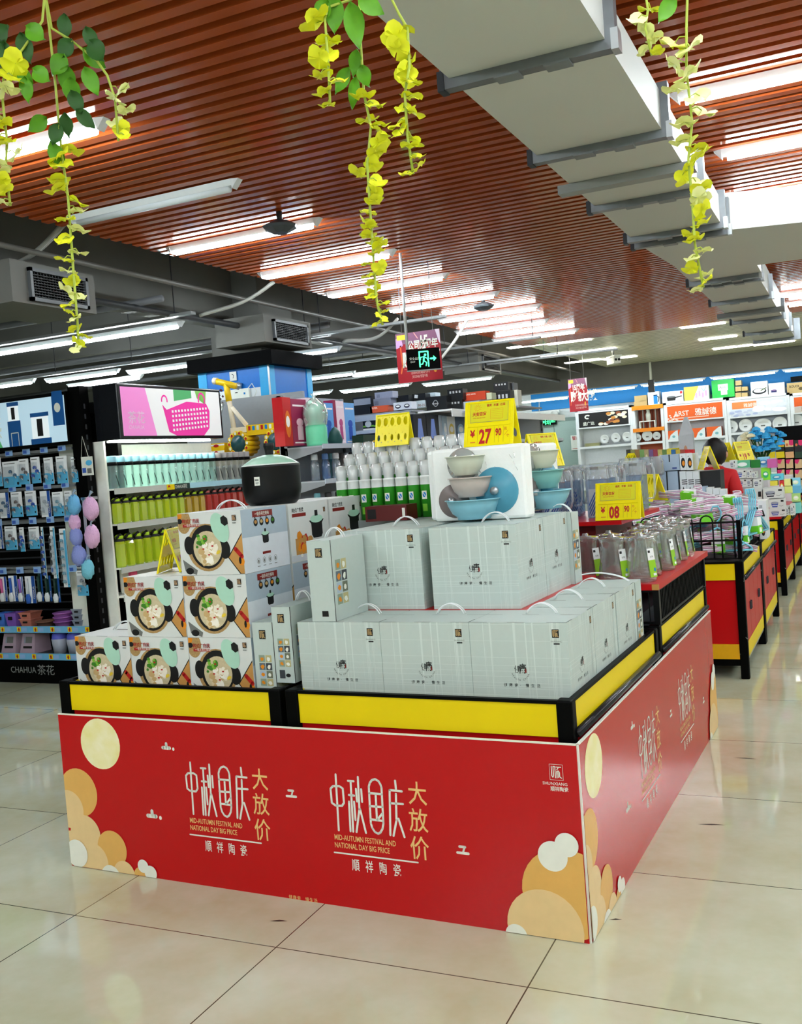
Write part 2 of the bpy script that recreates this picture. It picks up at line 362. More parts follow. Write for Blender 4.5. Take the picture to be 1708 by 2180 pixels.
# ------------------------------------------------------------------ festival banner boards
pr_o, pr_t, pr_w = mat('print_orange', 'DDAC5C', .4), mat('print_tan', 'E2C48E', .4), mat('print_white', 'E4E6DA', .4)
banr = mat('banner_red', 'BA0C12', .2, noise=.03, scale=3, spec=.3); moon = mat('print_moon', 'F2EFC0', .4)
nt = moon.node_tree
for n_ in nt.nodes:
    if n_.type == 'TEX_NOISE': n_.inputs['Scale'].default_value = 14; n_.inputs['Detail'].default_value = 4
    if n_.type == 'MIX': n_.inputs[6].default_value = lin('DDD240'); n_.inputs[7].default_value = lin('FFFBEA')
MAIN = [[(180, 275), (228, 995)], [(150, 425), (225, 425), (268, 455), (285, 640), (262, 680), (185, 675), (140, 640), (122, 460), (150, 425)],
        [(328, 355), (395, 360)], [(360, 360), (400, 1010)], [(342, 538), (405, 545)], [(345, 625), (368, 1005)], [(405, 625), (425, 860)], [(445, 305), (470, 720)],
        [(470, 720), (440, 1015)], [(478, 720), (552, 1025)], [(425, 460), (440, 620)], [(487, 465), (500, 625)],
        [(577, 430), (588, 380), (612, 345), (650, 332), (690, 355), (715, 400), (728, 440), (757, 900), (748, 970), (725, 1018), (698, 1035), (660, 1015), (628, 965), (608, 900), (577, 430)],
        [(583, 512), (735, 525)], [(590, 680), (745, 690)], [(603, 850), (752, 870)], [(660, 530), (680, 855)], [(745, 770), (690, 850)],
        [(888, 350), (900, 460)], [(825, 470), (970, 487)], [(825, 470), (842, 1050)], [(900, 520), (912, 860), (880, 1060)], [(840, 640), (985, 650)], [(935, 840), (1010, 1075)]]
def uz(px, py):
    u, v, z = fv(px, py, 0); return u+2.0, z
def wz(zx, zy): return uz(380+zx/6.569, 1580+zy/6.569)
A0 = wz(180, 1280)
MAINP = [[(x-A0[0], y-A0[1]) for x, y in (wz(*q) for q in s)] for s in MAIN]
def lockup(b, x, y):
    for s in MAINP: b.stroke([(x+p[0], y+p[1]) for p in s], .0072, pr_w, .0008)
    for t_, q in (('大', (1062, 640)), ('放', (1080, 985)), ('价', (1100, 1340))):
        p = wz(*q); b.text(t_, x+p[0]-A0[0]-.004, y+p[1]-A0[1]+.004, .058, gold, .0008, .006, .85)
    for t_, q, wd in (('MID-AUTUMN FESTIVAL AND', (178, 1112), .228), ('NATIONAL DAY BIG PRICE', (183, 1212), .205)):
        p = wz(*q); vs_, _f2 = glyphs(t_, .008); k = wd/max(v[0] for v in vs_)/(.0185/.72); b.text(t_, x+p[0]-A0[0], y+p[1]-A0[1], .0185, gold, .0008, .008, k)
    b.stroke([(x, y), (x+.306, y)], .005, pr_w, .0008)
    b.text('順祥陶瓷', x+.063, y-.05, .031, pr_w, .0008, .006, .68, gap=.0505)
def cloud(b, x, y, s, kind=0):
    if kind: b.stroke([(x-.4*s, y+.35*s), (x+.25*s, y+.35*s)], .3*s, pr_w, .0006); b.stroke([(x+.15*s, y+.2*s), (x, y-.2*s)], .22*s, pr_w, .0006); b.stroke([(x-.7*s, y-.35*s), (x+.6*s, y-.35*s)], .3*s, pr_w, .0006)
    else:
        b.stroke([(x-.6*s, y), (x+.5*s, y)], .45*s, pr_w, .0006); b.stroke([(x, y+.1*s), (x, y+.55*s)], .4*s, pr_w, .0006); b.ell(x+1.1*s, y-.1*s, .18*s, .22*s, pr_w, .0006)
BALLS = [(170, 1686, 51, pr_o), (150, 1721, 40, pr_t), (156, 1803, 36, pr_t), (185.5, 1775, 41, pr_t), (242, 1806, 39, pr_o), (203, 1833, 40, pr_t), (303.7, 1862.5, 18, pr_o), (268.6, 1859, 28, pr_t), (240.5, 1866, 26, pr_w), (308.4, 1842, 14, pr_w), (324.8, 1857, 16, pr_w), (168, 1814.5, 29, pr_w)]
BALLR = [(1209, 1901, 97, pr_o), (1163.6, 1974, 82.6, pr_t), (1179.4, 1820, 32, pr_w), (1208.8, 1796, 25.5, pr_w), (1102.7, 1987.5, 23.7, pr_w)]
LOCK1, LOCK2 = A0, uz(717.2+(180-180)/6.569, 1815)
def board(label, m_, Lb, xl2, xr, moonx):
    o = tag(B().build('promotion_board'), label, 'sign', 'festival promotion boards on the island')
    b = B(); b.box(-.035 if Lb < 2.2 else 0, 0, 0, Lb, .006, .592, banr)
    b.T = front(0, 0, 0); clip = (-.034 if Lb < 2.2 else 0, .002, Lb, .59)
    p, q = uz(216, 1529), uz(216, 1636); r = (p[1]-q[1])/2; b.ell(moonx, (p[1]+q[1])/2, r, r, moon, .0006, 32)
    k = 0
    for lst, xo in ((BALLS, 0), (BALLR, xr)):
        for px, py, rr, mm in lst:
            c_ = uz(px, py); r = uz(px, py-rr)[1]-c_[1]; k += 1
            b.ell(c_[0]+xo, c_[1], r, r, mm, .0006+.0003*k, 32, 0, clip)
    return o, b
fo, b = board('red festival board facing the aisle, full width, with moon and tan paper circles', None, 2.0, 0, 0, uz(216, 1583)[0])
lockup(b, *A0); x2 = uz(717, 1650)[0]-uz(407.4, 1622)[0]; LK2 = x2; lockup(b, A0[0]+x2, A0[1])
for px, py, s, kd in ((357, 1591, .028, 0), (327, 1736, .034, 0), (623, 1688, .028, 1), (988, 1808, .028, 1)): cloud(b, *uz(px, py), s, kd)
x, y = uz(687, 1914); b.text('健康瓷 慢生活', uz(617, 1903)[0], uz(617, 1903)[1]-.012, .011, gold, .0008, 0, 1, gap=.0165)
SEAL = [[(.05, .95), (.05, .2), (.14, .08), (.22, .2), (.22, .95), (.4, .95), (.4, .05)], [(.52, .92), (.98, .92)], [(.74, .9), (.58, .7)], [(.55, .05), (.55, .55), (.72, .62), (.82, .5), (.82, .15), (1, .05)], [(.68, .5), (.68, .1)]]
def seal(b, x, y, s, ink, frame, fill=None, z=.0008):
    if fill: b.rect(x-.12*s, y-.12*s, x+1.12*s, y+1.32*s, fill, z-.0003)
    for q in SEAL: b.stroke([(x+p[0]*s, y+p[1]*s*1.2) for p in q], .085*s, ink, z)
    if frame: b.stroke([(x-.15*s, y-.15*s), (x+1.15*s, y-.15*s), (x+1.15*s, y+1.35*s), (x-.15*s, y+1.35*s), (x-.15*s, y-.15*s)], .03*s, frame, z)
p = uz(1176, 1655); seal(b, p[0], p[1], .031, pr_w, pr_w); b.text('SHUNXIANG', uz(1157, 1668)[0], uz(1157, 1668)[1], .0095, pr_w, .0008, 0, 1.0); b.text('顺祥陶瓷', uz(1174, 1681)[0], uz(1174, 1681)[1], .011, pr_w, .0008, .01, .9)
b.T = Matrix(); b.box(-.035, -.0012, .5885, 2.0, .0075, .5925, pr_w)
me = b.build('promotion_board'); fo.data = me.data; bpy.data.objects.remove(me); fo.location = isl(-2.0, -.006); fo.rotation_euler = (0, 0, IA)
so, b = board('red festival board along the side of the island, beside the open floor', None, 2.355, 0, .355, .135)
def xs_(px, py): return fu(px, py, 0)[1]
X1 = xs_(1363, 1700); X2 = xs_(1447, 1590); lockup(b, X1, A0[1]); lockup(b, X2, A0[1])
for px, py, s, kd in ((1342, 1548, .028, 0), (1333, 1722, .034, 0), (1425, 1518, .028, 1), (1495, 1490, .028, 1)):
    q = fu(px, py, 0); cloud(b, q[1], q[2], s, kd)
b.T = Matrix(); b.box(0, -.0012, .5885, 2.355, .0075, .5925, pr_w); b.box(-.004, 0, 0, 0, .008, .59, pr_w)
me = b.build('promotion_board'); so.data = me.data; bpy.data.objects.remove(me); so.location = isl(.0065, .002); so.rotation_euler = (0, 0, IA+pi/2)

# ------------------------------------------------------------------ printed artwork on cartons
ink = mat('ink_black', '141414', .5); inkr = mat('ink_red', 'A3221F', .5); inkg = mat('ink_grey', '6E706C', .5); mint = mat('mint', 'A5D2BA', .3); mintp = mat('print_mint', 'A9D5BE', .45)
wick = mat('print_wicker', 'A98957', .5, noise=.5, scale=160); soup = mat('print_soup', 'C9BB96', .5, noise=.25, scale=60); wood = mat('print_wood', 'BC8A48', .5, noise=.15, scale=25)
foods = [mat('food_'+c_, c_, .5) for c_ in ('EDE6D2', 'F3EEDF', 'D9C9A2', 'C6A671', 'E8DBC0')]; leafp = mat('print_leaf', '3F7D22', .5); chil = mat('print_chili', 'B51F1C', .5); oran = mat('print_orange_deep', 'D98619', .5)
cartw = mat('carton_white', 'D3D7D3', .45, noise=.02); cartg = mat('carton_sage', 'B9C6C0', .5, noise=.03, scale=60); weave = mat('carton_weave', 'CBD6D0', .5); cartb = mat('carton_blue_grey', 'AEBCC6', .5); strip = mat('print_strip', '7E211C', .5)
def blob(b, cx, cy_, r, m, z, rnd, n=7, sx=1):
    a0 = rnd.random()*6; b.poly([(cx+sx*r*(.6+.5*rnd.random())*cos(a0+2*pi*i/n), cy_+r*(.6+.5*rnd.random())*sin(a0+2*pi*i/n)) for i in range(n)], m, z)
def artA(b, W_, H_, seed=3):
    rnd = random.Random(seed); X = lambda q: q/960*W_; Y = lambda q: H_*(1-q/945); c4 = (.001, .001, W_-.001, H_-.001)
    def E(x, y, rx, ry, m, z, rot=0, n=28): b.ell(X(x), Y(y), X(rx), ry/945*H_, m, z, n, rot, c4)
    E(90, 120, 110, 190, wick, .0004); E(20, 30, 50, 60, oran, .0007); E(30, 120, 40, 40, ink, .0008)
    E(420, 530, 300, 360, wick, .0006)
    E(150, 490, 75, 140, ink, .0009); E(690, 570, 80, 140, ink, .0009); E(425, 520, 255, 330, ink, .001); E(430, 545, 215, 265, soup, .0013)
    for i in range(26):
        a, r = rnd.random()*6.28, rnd.random()**.6; blob(b, X(430+150*r*cos(a)), Y(590+180*r*sin(a)), X(rnd.uniform(30, 62)), rnd.choice(foods), .0015+.00002*i, rnd)
    for i in range(16): blob(b, X(rnd.uniform(270, 420)), Y(rnd.uniform(340, 520)), X(rnd.uniform(20, 40)), leafp if i % 3 else mat('print_lime', '7DB53A', .5), .0022+.00002*i, rnd, 6)
    for q in ((370, 550), (510, 510), (450, 640), (400, 400)): b.ell(X(q[0]), Y(q[1]), X(18), X(10), chil, .0027, 8)
    b.ell(X(595), Y(605), X(38), X(22), mat('print_yellow', 'E3C53A', .5), .0027, 8, .5)
    E(640, 240, 120, 235, mintp, .0016, .42); E(715, 140, 56, 84, ink, .0019, .5, 6)
    b.poly(clip_rect([(X(725), Y(690)), (X(955), Y(330)), (X(1000), Y(330)), (X(1000), Y(940)), (X(890), Y(940))], *c4), ink, .0005); b.poly(clip_rect([(X(742), Y(690)), (X(958), Y(350)), (X(1000), Y(350)), (X(1000), Y(935)), (X(905), Y(935))], *c4), wood, .0007)
    b.stroke([(X(850), Y(570)), (X(935), Y(680))], X(55), chil, .0009); b.ell(X(925), Y(755), X(45), X(50), oran, .0008, 10); b.ell(X(905), Y(740), X(20), X(45), ink, .001, 8)
    b.poly([(X(30), Y(700)), (X(250), Y(870)), (X(230), Y(940)), (X(60), Y(880))], inkg, .0005); E(130, 880, 60, 50, ink, .0007)
    b.text('韩式广府煲', X(72), Y(150), .0125*W_/.28, inkr, .0025, .01, .9); b.text('3.5L', X(272), Y(148), .008*W_/.28, ink, .0025)
    b.rect(X(80), Y(212), X(340), Y(168), inkr, .0025); b.text('一锅多用空美味', X(105), Y(204), .0085*W_/.28, pr_w, .0028, 0, .85)
    seal(b, X(840), Y(140), X(48), mat('seal_tan', 'C9A27A', .5), None, ink, .0026); b.rect(X(835), Y(185), X(890), Y(172), inkg, .0026)
def pot_print(b, x, y, s, z):
    b.poly([(x-.5*s, y+.62*s), (x+.5*s, y+.62*s), (x+.36*s, y+.5*s), (x+.36*s, y+.12*s), (x+.26*s, y), (x-.26*s, y), (x-.36*s, y+.12*s), (x-.36*s, y+.5*s)], ink, z)
    b.ell(x, y+.66*s, .42*s, .14*s, mintp, z+.0003, 18); b.rect(x-.1*s, y+.76*s, x+.1*s, y+.96*s, ink, z+.0004)
def artB(b, W_, H_):
    b.rect(0, .0, W_, H_*.56, mat('print_paper', 'D5DCE2', .5), .0004); b.rect(0, H_*.56, W_, H_, mat('print_mist', 'A9BAC6', .5), .0004)
    b.rect(.24*W_, .86*H_, .68*W_, .96*H_, strip, .0007); b.text('一锅多用空美味', .29*W_, .885*H_, .011, pr_w, .001, .01, .85)
    for i in range(4):
        x = (.3+.125*i)*W_; b.ell(x, .775*H_, .045*W_, .06*H_, ink, .0007, 14); b.ell(x, .785*H_, .03*W_, .03*H_, [wood, foods[3], oran, leafp][i], .001, 10); b.ring(x-.012*W_, .84*H_, .018*W_, .022*H_, .003, ink, .001, 10)
    pot_print(b, .49*W_, .43*H_, .24*H_, .0007)
    b.rect(.4*W_, .255*H_, .58*W_, .295*H_, strip, .0007)
    for i in range(4):
        x = (.3+.125*i)*W_; b.ring(x, .16*H_, .036*W_, .05*H_, .0016, inkg, .0007, 12); b.rect(x-.015*W_, .13*H_, x+.015*W_, .18*H_, inkg, .0007); b.rect(x-.03*W_, .07*H_, x+.03*W_, .08*H_, inkg, .0007)
def artC(b, W_, H_):
    b.text('韩式广府煲', .08*W_, .85*H_, .0135, ink, .0007, .01, .9); b.rect(.08*W_, .765*H_, .42*W_, .825*H_, strip, .0007)
    pot_print(b, .68*W_, .36*H_, .5*H_, .0008)
    rnd = random.Random(5); b.rect(.12*W_, .12*H_, .5*W_, .4*H_, wood, .0005)
    for i in range(9): blob(b, rnd.uniform(.15, .5)*W_, rnd.uniform(.18, .45)*H_, .02, [chil, oran, wood][i % 3], .0009+i*.00003, rnd)
    b.rect(0, .02*H_, W_, .12*H_, mat('print_cloth', 'C4CACF', .5), .0005); b.ell(.25*W_, .1*H_, .03*W_, .03*H_, pr_w, .0012, 10)
    seal(b, .88*W_, .8*H_, .013, mat('seal_tan', 'C9A27A', .5), None, ink, .001)
handm = mat('handle_white', 'E8ECEC', .3)
def carry(par, x0, x1, y, z):
    b = B(); p = [(x0+(x1-x0)*i/12, y, z+.034*sin(pi*i/12)**.7) for i in range(13)]
    for dy in (-.007, .007): b.tube([(q[0], q[1]+dy, q[2]) for q in p], .0022, handm, 6)
    return b.build('handle', par)
def casserole_box(label, loc, rz, art_front, art_side, handle=True, W_=.278, D_=.29, H_=.225, group='casserole cartons'):
    b = B(); b.box(0, 0, 0, W_, D_, H_, cartw)
    b.T = front(0, 0, 0); art_front(b, W_, H_) if art_front else None
    b.T = sideR(W_, 0, 0); art_side(b, D_, H_) if art_side else None
    b.T = topf(0, 0, H_)
    for x in (.0, .4, .8): b.rect(x*W_, .0, (x+.2)*W_, .004, ink, .0006)
    b.rect(W_*.3, D_*.47, W_*.7, D_*.53, inkg, .0006)
    o = tag(b.build('casserole_carton'), label, 'carton', group); o.location = loc; o.rotation_euler = (0, 0, rz)
    if handle: carry(o, .07, .2, D_*.5, H_)
    return o
c0 = casserole_box('casserole carton with food photo, front row, first from the outer end', isl(-2.02, .10, .646), IA, artA, artB)
def nohandle(o):
    for c in [x for x in o.children if x.name.startswith('handle')]: bpy.data.objects.remove(c)
    return o
def cbox(label, u, v, z, h=False):
    o = dup(c0, label, isl(u, v, z)); return o if h else nohandle(o)
cbox('casserole carton with food photo, bottom row, middle one of three', -1.7455, .1, .646); cbox('casserole carton with food photo, bottom row, beside the narrow upright boxes', -1.466, .1, .646)
cbox('casserole carton with food photo, second tier, above the outer carton, beside the yellow stand', -1.747, .1, .872, False); cbox('casserole carton with food photo, second tier, its pot-print side showing', -1.466, .1, .872)
cbox('casserole carton with food photo on top of the pyramid, carrying handle up', -1.466, .1, 1.098, True)
cbox('casserole carton behind the second tier, only its pot-print side seen', -1.466, .405, .872); cbox('casserole carton behind the bottom row, its lid seen beside the stand', -1.7455, .405, .646, True)
c1 = casserole_box('white casserole carton with big pot print, behind the black pot', isl(-1.466, .405, 1.098), IA, None, artC, False)
dup(c1, 'white casserole carton with pot print, furthest back, beside the green cup sleeves', isl(-1.466, .71, 1.098))
c3 = casserole_box('lower white casserole carton with pot print behind the second tier', isl(-1.466, .71, .872), IA, None, artC, False)
for v in (.405, .71): cbox('casserole carton at the bottom behind the pyramid, only its top corner hidden, %s row' % ('middle' if v < .5 else 'rear'), -1.466, v, .646)

# ------------------------------------------------------------------ sage gift boxes
def logoH(b, x, y, s, z=.0005):
    b.text('健', x-.55*s, y+.15*s, .55*s, ink, z, .01, .8); b.text('康', x-.05*s, y+.1*s, .75*s, ink, z, .02, .7); b.rect(x+.5*s, y+.1*s, x+.68*s, y+.5*s, strip, z)
    t_ = 'HEALTH CHINA'; T0 = b.T.copy()
    for i, ch in enumerate(t_):
        a = radians(200+140*i/(len(t_)-1)); 
        if ch == ' ': continue
        b.T = T0 @ Matrix.Translation((x+.05*s+.95*s*cos(a), y+.25*s+.95*s*sin(a), 0)) @ Matrix.Rotation(a+pi/2, 4, 'Z'); b.text(ch, 0, 0, .17*s, ink, z, 0, 1, 'c')
    b.T = T0; b.text('健康瓷·慢生活', x-1.75*s, y-1.25*s, .26*s, ink, z, .01, 1, gap=.56*s)
def weave_lines(b, W_, H_, seed):
    rnd = random.Random(seed)
    for i in range(15):
        x = rnd.random()*W_*.98; b.poly([(x, 0), (x+.0012, 0), (x+.0012+rnd.uniform(-.006, .006), H_), (x+rnd.uniform(-.006, .006), H_)], weave, .0002); 
    for i in range(13):
        y = rnd.random()*H_*.98; b.rect(0, y, W_, y+.0011, weave, .0002)
GB = 'sage grey gift boxes'
def gift_box(label, loc, rz, W_=.317, D_=.285, H_=.283, side=True):
    b = B(); b.box(0, 0, 0, W_, D_, H_, cartg)
    b.T = front(0, 0, 0); weave_lines(b, W_, H_, 4); logoH(b, W_*.5, H_*.44, .032); seal(b, W_*.855, H_*.845, .018, foods[3], None, ink, .0006); b.text('SHUNXIANG', W_*.83, H_*.79, .005, inkg, .0005, 0, .9); b.rect(W_*.86, H_*.765, W_*.92, H_*.78, ink, .0005)
    b.T = sideR(W_, 0, 0); weave_lines(b, D_, H_, 9); logoH(b, D_*.45, H_*.44, .03); seal(b, D_*.86, H_*.845, .016, foods[3], None, ink, .0006)
    b.T = topf(0, 0, H_)
    for x0, x1 in ((0, .19), (.4, .58), (.8, 1)): b.rect(x0*W_, 0, x1*W_, .004, ink, .0005); b.rect(x0*W_, D_*.5-.002, x1*W_, D_*.5+.002, inkg, .0005)
    b.rect(W_-.003, 0, W_, D_*.2, ink, .0005); b.rect(W_-.003, D_*.8, W_, D_, ink, .0005)
    o = tag(b.build('gift_box', None), label, 'gift box', GB); o.location = loc; o.rotation_euler = (0, 0, rz); carry(o, W_*.42, W_*.74, D_*.6, H_); return o
g0 = gift_box('sage grey gift box at the lower front, first beside the leaning upright box', isl(-.989, .10, .646), IA)
def gbx(label, u, v, z, h=True):
    o = dup(g0, label, isl(u-.014 if z < .7 else u, v, z+.001 if z < .7 else z), IA); return o if h else nohandle(o)
gbx('sage grey gift box at the lower front, middle one of three', -.657, .1, .645); gbx('sage grey gift box at the lower front, at the island corner post', -.339, .1, .645)
gbx('sage grey gift box on the lower tier, second along the side from the corner', -.339, .39, .645); gbx('sage grey gift box on the lower tier, third along the side, pulled slightly out', -.338, .685, .645); 
dup(g0, 'sage grey gift box on the red board, upper front, beside the narrow upright box', isl(-.938, .35, .9305), IA); dup(g0, 'sage grey gift box on the red board, upper front, below the foam bowl pack', isl(-.585, .35, .9305), IA)
gbx('sage grey gift box on the red board, second along the side, under the bowl packs', -.585, .64, .93, False); gbx('sage grey gift box on the red board behind the upper front row', -.938, .64, .93, False)
b = B(); b.box(0, 0, 0, .7, .86, .012, red); o = tag(b.build('shelf_board'), 'red board carrying the upper tier of grey gift boxes', 'board'); o.location = isl(-.945, .34, .9303-.0125); o.rotation_euler.z = IA
# narrow upright boxes with product photos
def thumbs(b, x, y, s, rows):
    rnd = random.Random(8); k = 0
    cs = [mat('thumb_'+c_, c_, .5) for c_ in ('8A9A86', 'B7AE7C', '5D6B74', '3A3F44', 'A7B9C9', '6A705E')]
    for r in range(rows):
        for c_ in range(2):
            x0, y0 = x+c_*s*1.12, y-r*s*1.12; b.rect(x0, y0, x0+s, y0+s, cs[k % 6], .0006); blob(b, x0+s*.5, y0+s*.45, s*.36, pr_w if k % 2 else oran, .0008, rnd); k += 1
def narrow_box(label, loc, rz, W_, D_, H_, photos, lean=0):
    b = B(); b.box(0, 0, 0, W_, D_, H_, cartg); b.T = front(0, 0, 0); seal(b, W_*.5-.012, H_*.8, .022, foods[3], None, ink, .0006)
    if photos: thumbs(b, W_*.22, H_*.5, W_*.3, 4); b.ell(W_*.67, H_*.1, W_*.13, W_*.09, ink, .001, 12); b.rect(W_*.2, H_*.06, W_*.5, H_*.17, mat('thumb_3A3F44', '3A3F44'), .001)
    else: b.rect(W_*.45, H_*.06, W_*.72, H_*.13, ink, .0006)
    b.T = sideR(W_, 0, 0); b.rect(0, 0, .004, H_, ink, .0004); thumbs(b, D_*.1, H_*.62, .035, 4)
    b.T = topf(0, 0, H_); b.rect(0, 0, W_*.6, .005, ink, .0005)
    o = tag(b.build('gift_box'), label, 'gift box', 'narrow upright gift boxes'); o.location = loc; o.rotation_euler = (0, lean, rz); carry(o, W_*.1, W_*.9, D_*.5, H_); return o
narrow_box('narrow upright grey gift box standing on the lower tier beside the upper boxes', isl(-.93, .105, .93), IA, .092, .23, .275, False, 0)
narrow_box('narrow upright grey gift box with photo grid beside the casserole cartons', isl(-1.178, .1, .647), IA, .083, .31, .28, True)
narrow_box('narrow grey gift box with photo grid leaning on the front gift boxes', isl(-1.092, .1, .716), IA, .075, .31, .265, True, 0)
narrow_box('narrow grey gift box ending the lower tier by the black guard', isl(-.352, .975, .647), IA, .317, .1, .28, False)
narrow_box('narrow upright grey gift box at the end of the upper tier by the price stand', isl(-.362, .93, .9305), IA, .11, .1, .275, False)
# ------------------------------------------------------------------ black casserole on the cartons
potm = mat('pot_black', '050506', .42, noise=.2, scale=200)
t = thing('casserole_pot', 'black casserole with pale mint lid standing on the cartons', 'pot', None, isl(-1.315, .50, 1.3245), IA)
t.scale = (.91, .91, 1.28)
b = B(); b.lathe([(0, 0), (.1, 0), (.117, .012), (.126, .045), (.126, .112), (.128, .118), (.12, .12), (.118, .1)], potm, 40); b.build('body', t)
b = B(); b.lathe([(.121, .118), (.112, .126), (.075, .142), (.03, .15), (0, .151)], mint, 36); b.lathe([(.122, .1175), (.124, .121), (.119, .123)], mat('lid_rim', 'E6EFE9', .15), 36); lid = b.build('lid', t)
b = B(); b.lathe([(0, .15), (.017, .15), (.019, .165), (.024, .178), (.022, .186), (0, .187)], ink, 12, smooth=False); b.build('knob', lid)
b = B(); b.T = face((.02, -.1245, .06), (1, .17, 0), (0, 0, 1)); b.rect(-.02, 0, .005, .026, pr_w, .001); b.rect(-.017, .014, .0, .019, inkg, .0015); b.text('¥89', -.015, .004, .007, ink, .0015); b.build('price_sticker', t)

# ------------------------------------------------------------------ yellow price stands
ylw = mat('stand_yellow', 'F0E00A', .25, noise=.03); ylc = mat('price_card', 'D9D31E', .35, noise=.03); film = mat('card_film', 'DDD62A', .12)
digr = mat('digit_red', 'B8191B', .4)
def hole_cell(b, x0, y0, x1, y1, rx, ry, m, n=20, z=0):
    cx, cy_ = (x0+x1)/2, (y0+y1)/2; w_, h_ = (x1-x0)/2, (y1-y0)/2; vs, fs = [], []
    for i in range(n):
        a = 2*pi*(i+.5)/n; c_, s_ = cos(a), sin(a); k = min(w_/abs(c_), h_/abs(s_))
        vs += [(cx+rx*c_, cy_+ry*s_, z), (cx+k*c_, cy_+k*s_, z), (cx+rx*c_, cy_+ry*s_, z-.003)]
    for i in range(n):
        j = (i+1) % n; fs += [(3*i, 3*j, 3*j+1, 3*i+1), (3*i, 3*i+2, 3*j+2, 3*j)]
    for c_, s_ in ((1, 1), (-1, 1), (-1, -1), (1, -1)):
        i0 = min(range(n), key=lambda i: ((i+.5)*2*pi/n-atan2(s_, c_)) % (2*pi) if ((i+.5)*2*pi/n-atan2(s_, c_)) % (2*pi) > 0 else 9)
        vs.append((cx+c_*w_, cy_+s_*h_, z)); fs.append((3*((i0-1) % n)+1, len(vs)-1, 3*i0+1))
    b.add(vs, fs, m)
def price_stand(label, loc, rz, price='27', cents='90', W_=.19, H_=.165, spread=.05, card=True, flip=False):
    t = thing('price_stand', label, 'price stand', 'yellow price stands', loc, rz)
    if flip: t.rotation_euler.z = rz+pi
    ln = hypot(H_, spread)
    b = B(); b.T = face((-W_/2, -spread, 0), (1, 0, 0), (0, spread, H_))
    b.box(0, 0, -.004, W_, ln, 0, ylw); b.box(0, 0, 0, .012, ln, .003, ylw); b.box(W_-.012, 0, 0, W_, ln, .003, ylw); b.box(.012, ln*.43, 0, W_-.012, ln*.5, .003, ylw); b.box(.012, 0, 0, W_-.012, ln*.04, .003, ylw); b.box(.012, ln*.96, 0, W_-.012, ln, .003, ylw)
    o = b.build('front_panel', t, .001)
    if card:
        b = B(); b.T = face((-W_/2, -spread, 0), (1, 0, 0), (0, spread, H_)); k = W_/.19; q = ln/.172
        X = lambda x: x*k; Y = lambda y: y*q
        b.rect(X(.022), Y(.092), X(.168), Y(.163), ylc, .001); b.stroke([(X(.022), Y(.163)), (X(.022), Y(.091)), (X(.168), Y(.091)), (X(.168), Y(.163))], .0012, inkg, .0013)
        b.ring(X(.05), Y(.146), .009*k, .009*q, .0012, oran, .0014, 14)
        for i in range(10): b.stroke([(X(.05)+.0115*cos(i*.628), Y(.146)+.0115*sin(i*.628)), (X(.05)+.0145*cos(i*.628+.2), Y(.146)+.0145*sin(i*.628+.2))], .0012, oran, .0014)
        for dx in (-.003, .003): b.ell(X(.05)+dx, Y(.147), .001, .0014, oran, .0015, 6)
        b.text('天安百货', X(.03), Y(.117), .0115*q, digr, .0014, .03, .85); b.text('TIAN AN BAI HUO', X(.032), Y(.106), .0042*q, digr, .0014, .005, 1)
        for i, s_ in enumerate(('微笑', '卡富', '达股')): b.text(('微笑', '丰富', '达观')[i], X(.085+.026*i), Y(.149), .0078*q, digr, .0014, .02, .9)
        b.stroke([(X(.1), Y(.1)), (X(.148), Y(.1)), (X(.148), Y(.138)), (X(.1), Y(.138)), (X(.1), Y(.1))], .0009, oran, .0014)
        for i in range(5): b.rect(X(.102), Y(.104+.007*i), X(.146), Y(.1046+.007*i), oran, .0014)
        for x in (.052, .091, .118, .134, .152): b.rect(X(x-.0006), Y(.01), X(x+.0006), Y(.07), mat('groove', 'B9A90A', .5), .0012)
        b.text('¥', X(.024), Y(.036), .026*q, digr, .0014, .03, .85); b.rect(X(.024), Y(.014), X(.044), Y(.018), oran, .0014)
        b.text(price, X(.058), Y(.011), .053*q, digr, .0014, .035, .62 if len(price) < 3 else .5); b.text(cents, X(.121), Y(.036), .027*q, digr, .0014, .03, .62)
        b.text('元', X(.153), Y(.055), .009*q, digr, .0014, .01); b.stroke([(X(.156), Y(.035)), (X(.17), Y(.052))], .0009, digr, .0014); b.text('个', X(.163), Y(.028), .009*q, digr, .0014, .01)
        b.build('price_card', o)
    b = B(); b.T = face((W_/2, spread, 0), (-1, 0, 0), (0, -spread, H_))
    b.rect(0, 0, W_, ln*.06, ylw); b.rect(0, ln*.4, W_, ln*.6, ylw); b.rect(0, ln*.9, W_, ln, ylw); c4 = W_/5
    for i in range(5):
        hole_cell(b, i*c4, ln*.6, (i+1)*c4, ln*.9, c4*.32, ln*.13, ylw)
        hole_cell(b, i*c4, ln*.12, (i+1)*c4, ln*.4, c4*.2, ln*.1, ylw)
    b.rect(0, ln*.06, W_, ln*.12, ylw)
    b.box(0, 0, -.004, .008, ln, .002, ylw); b.box(W_-.008, 0, -.004, W_, ln, .002, ylw)
    b.build('back_panel', t); return t
price_stand('yellow price stand reading 27.90 on the white foam bowl pack', isl(-.452, .68, 1.484), IA+.02, '27', '90')
price_stand('yellow price stand reading 08.90 on the upper red board before the blue jugs', isl(-.24, 1.64, 1.1225), IA+.05, '08', '90', .2, .165)
price_stand('yellow price stand standing end-on beside the top casserole carton', isl(-1.635, .27, 1.099), IA+1.98, '89', '00', .19, .165, .045)

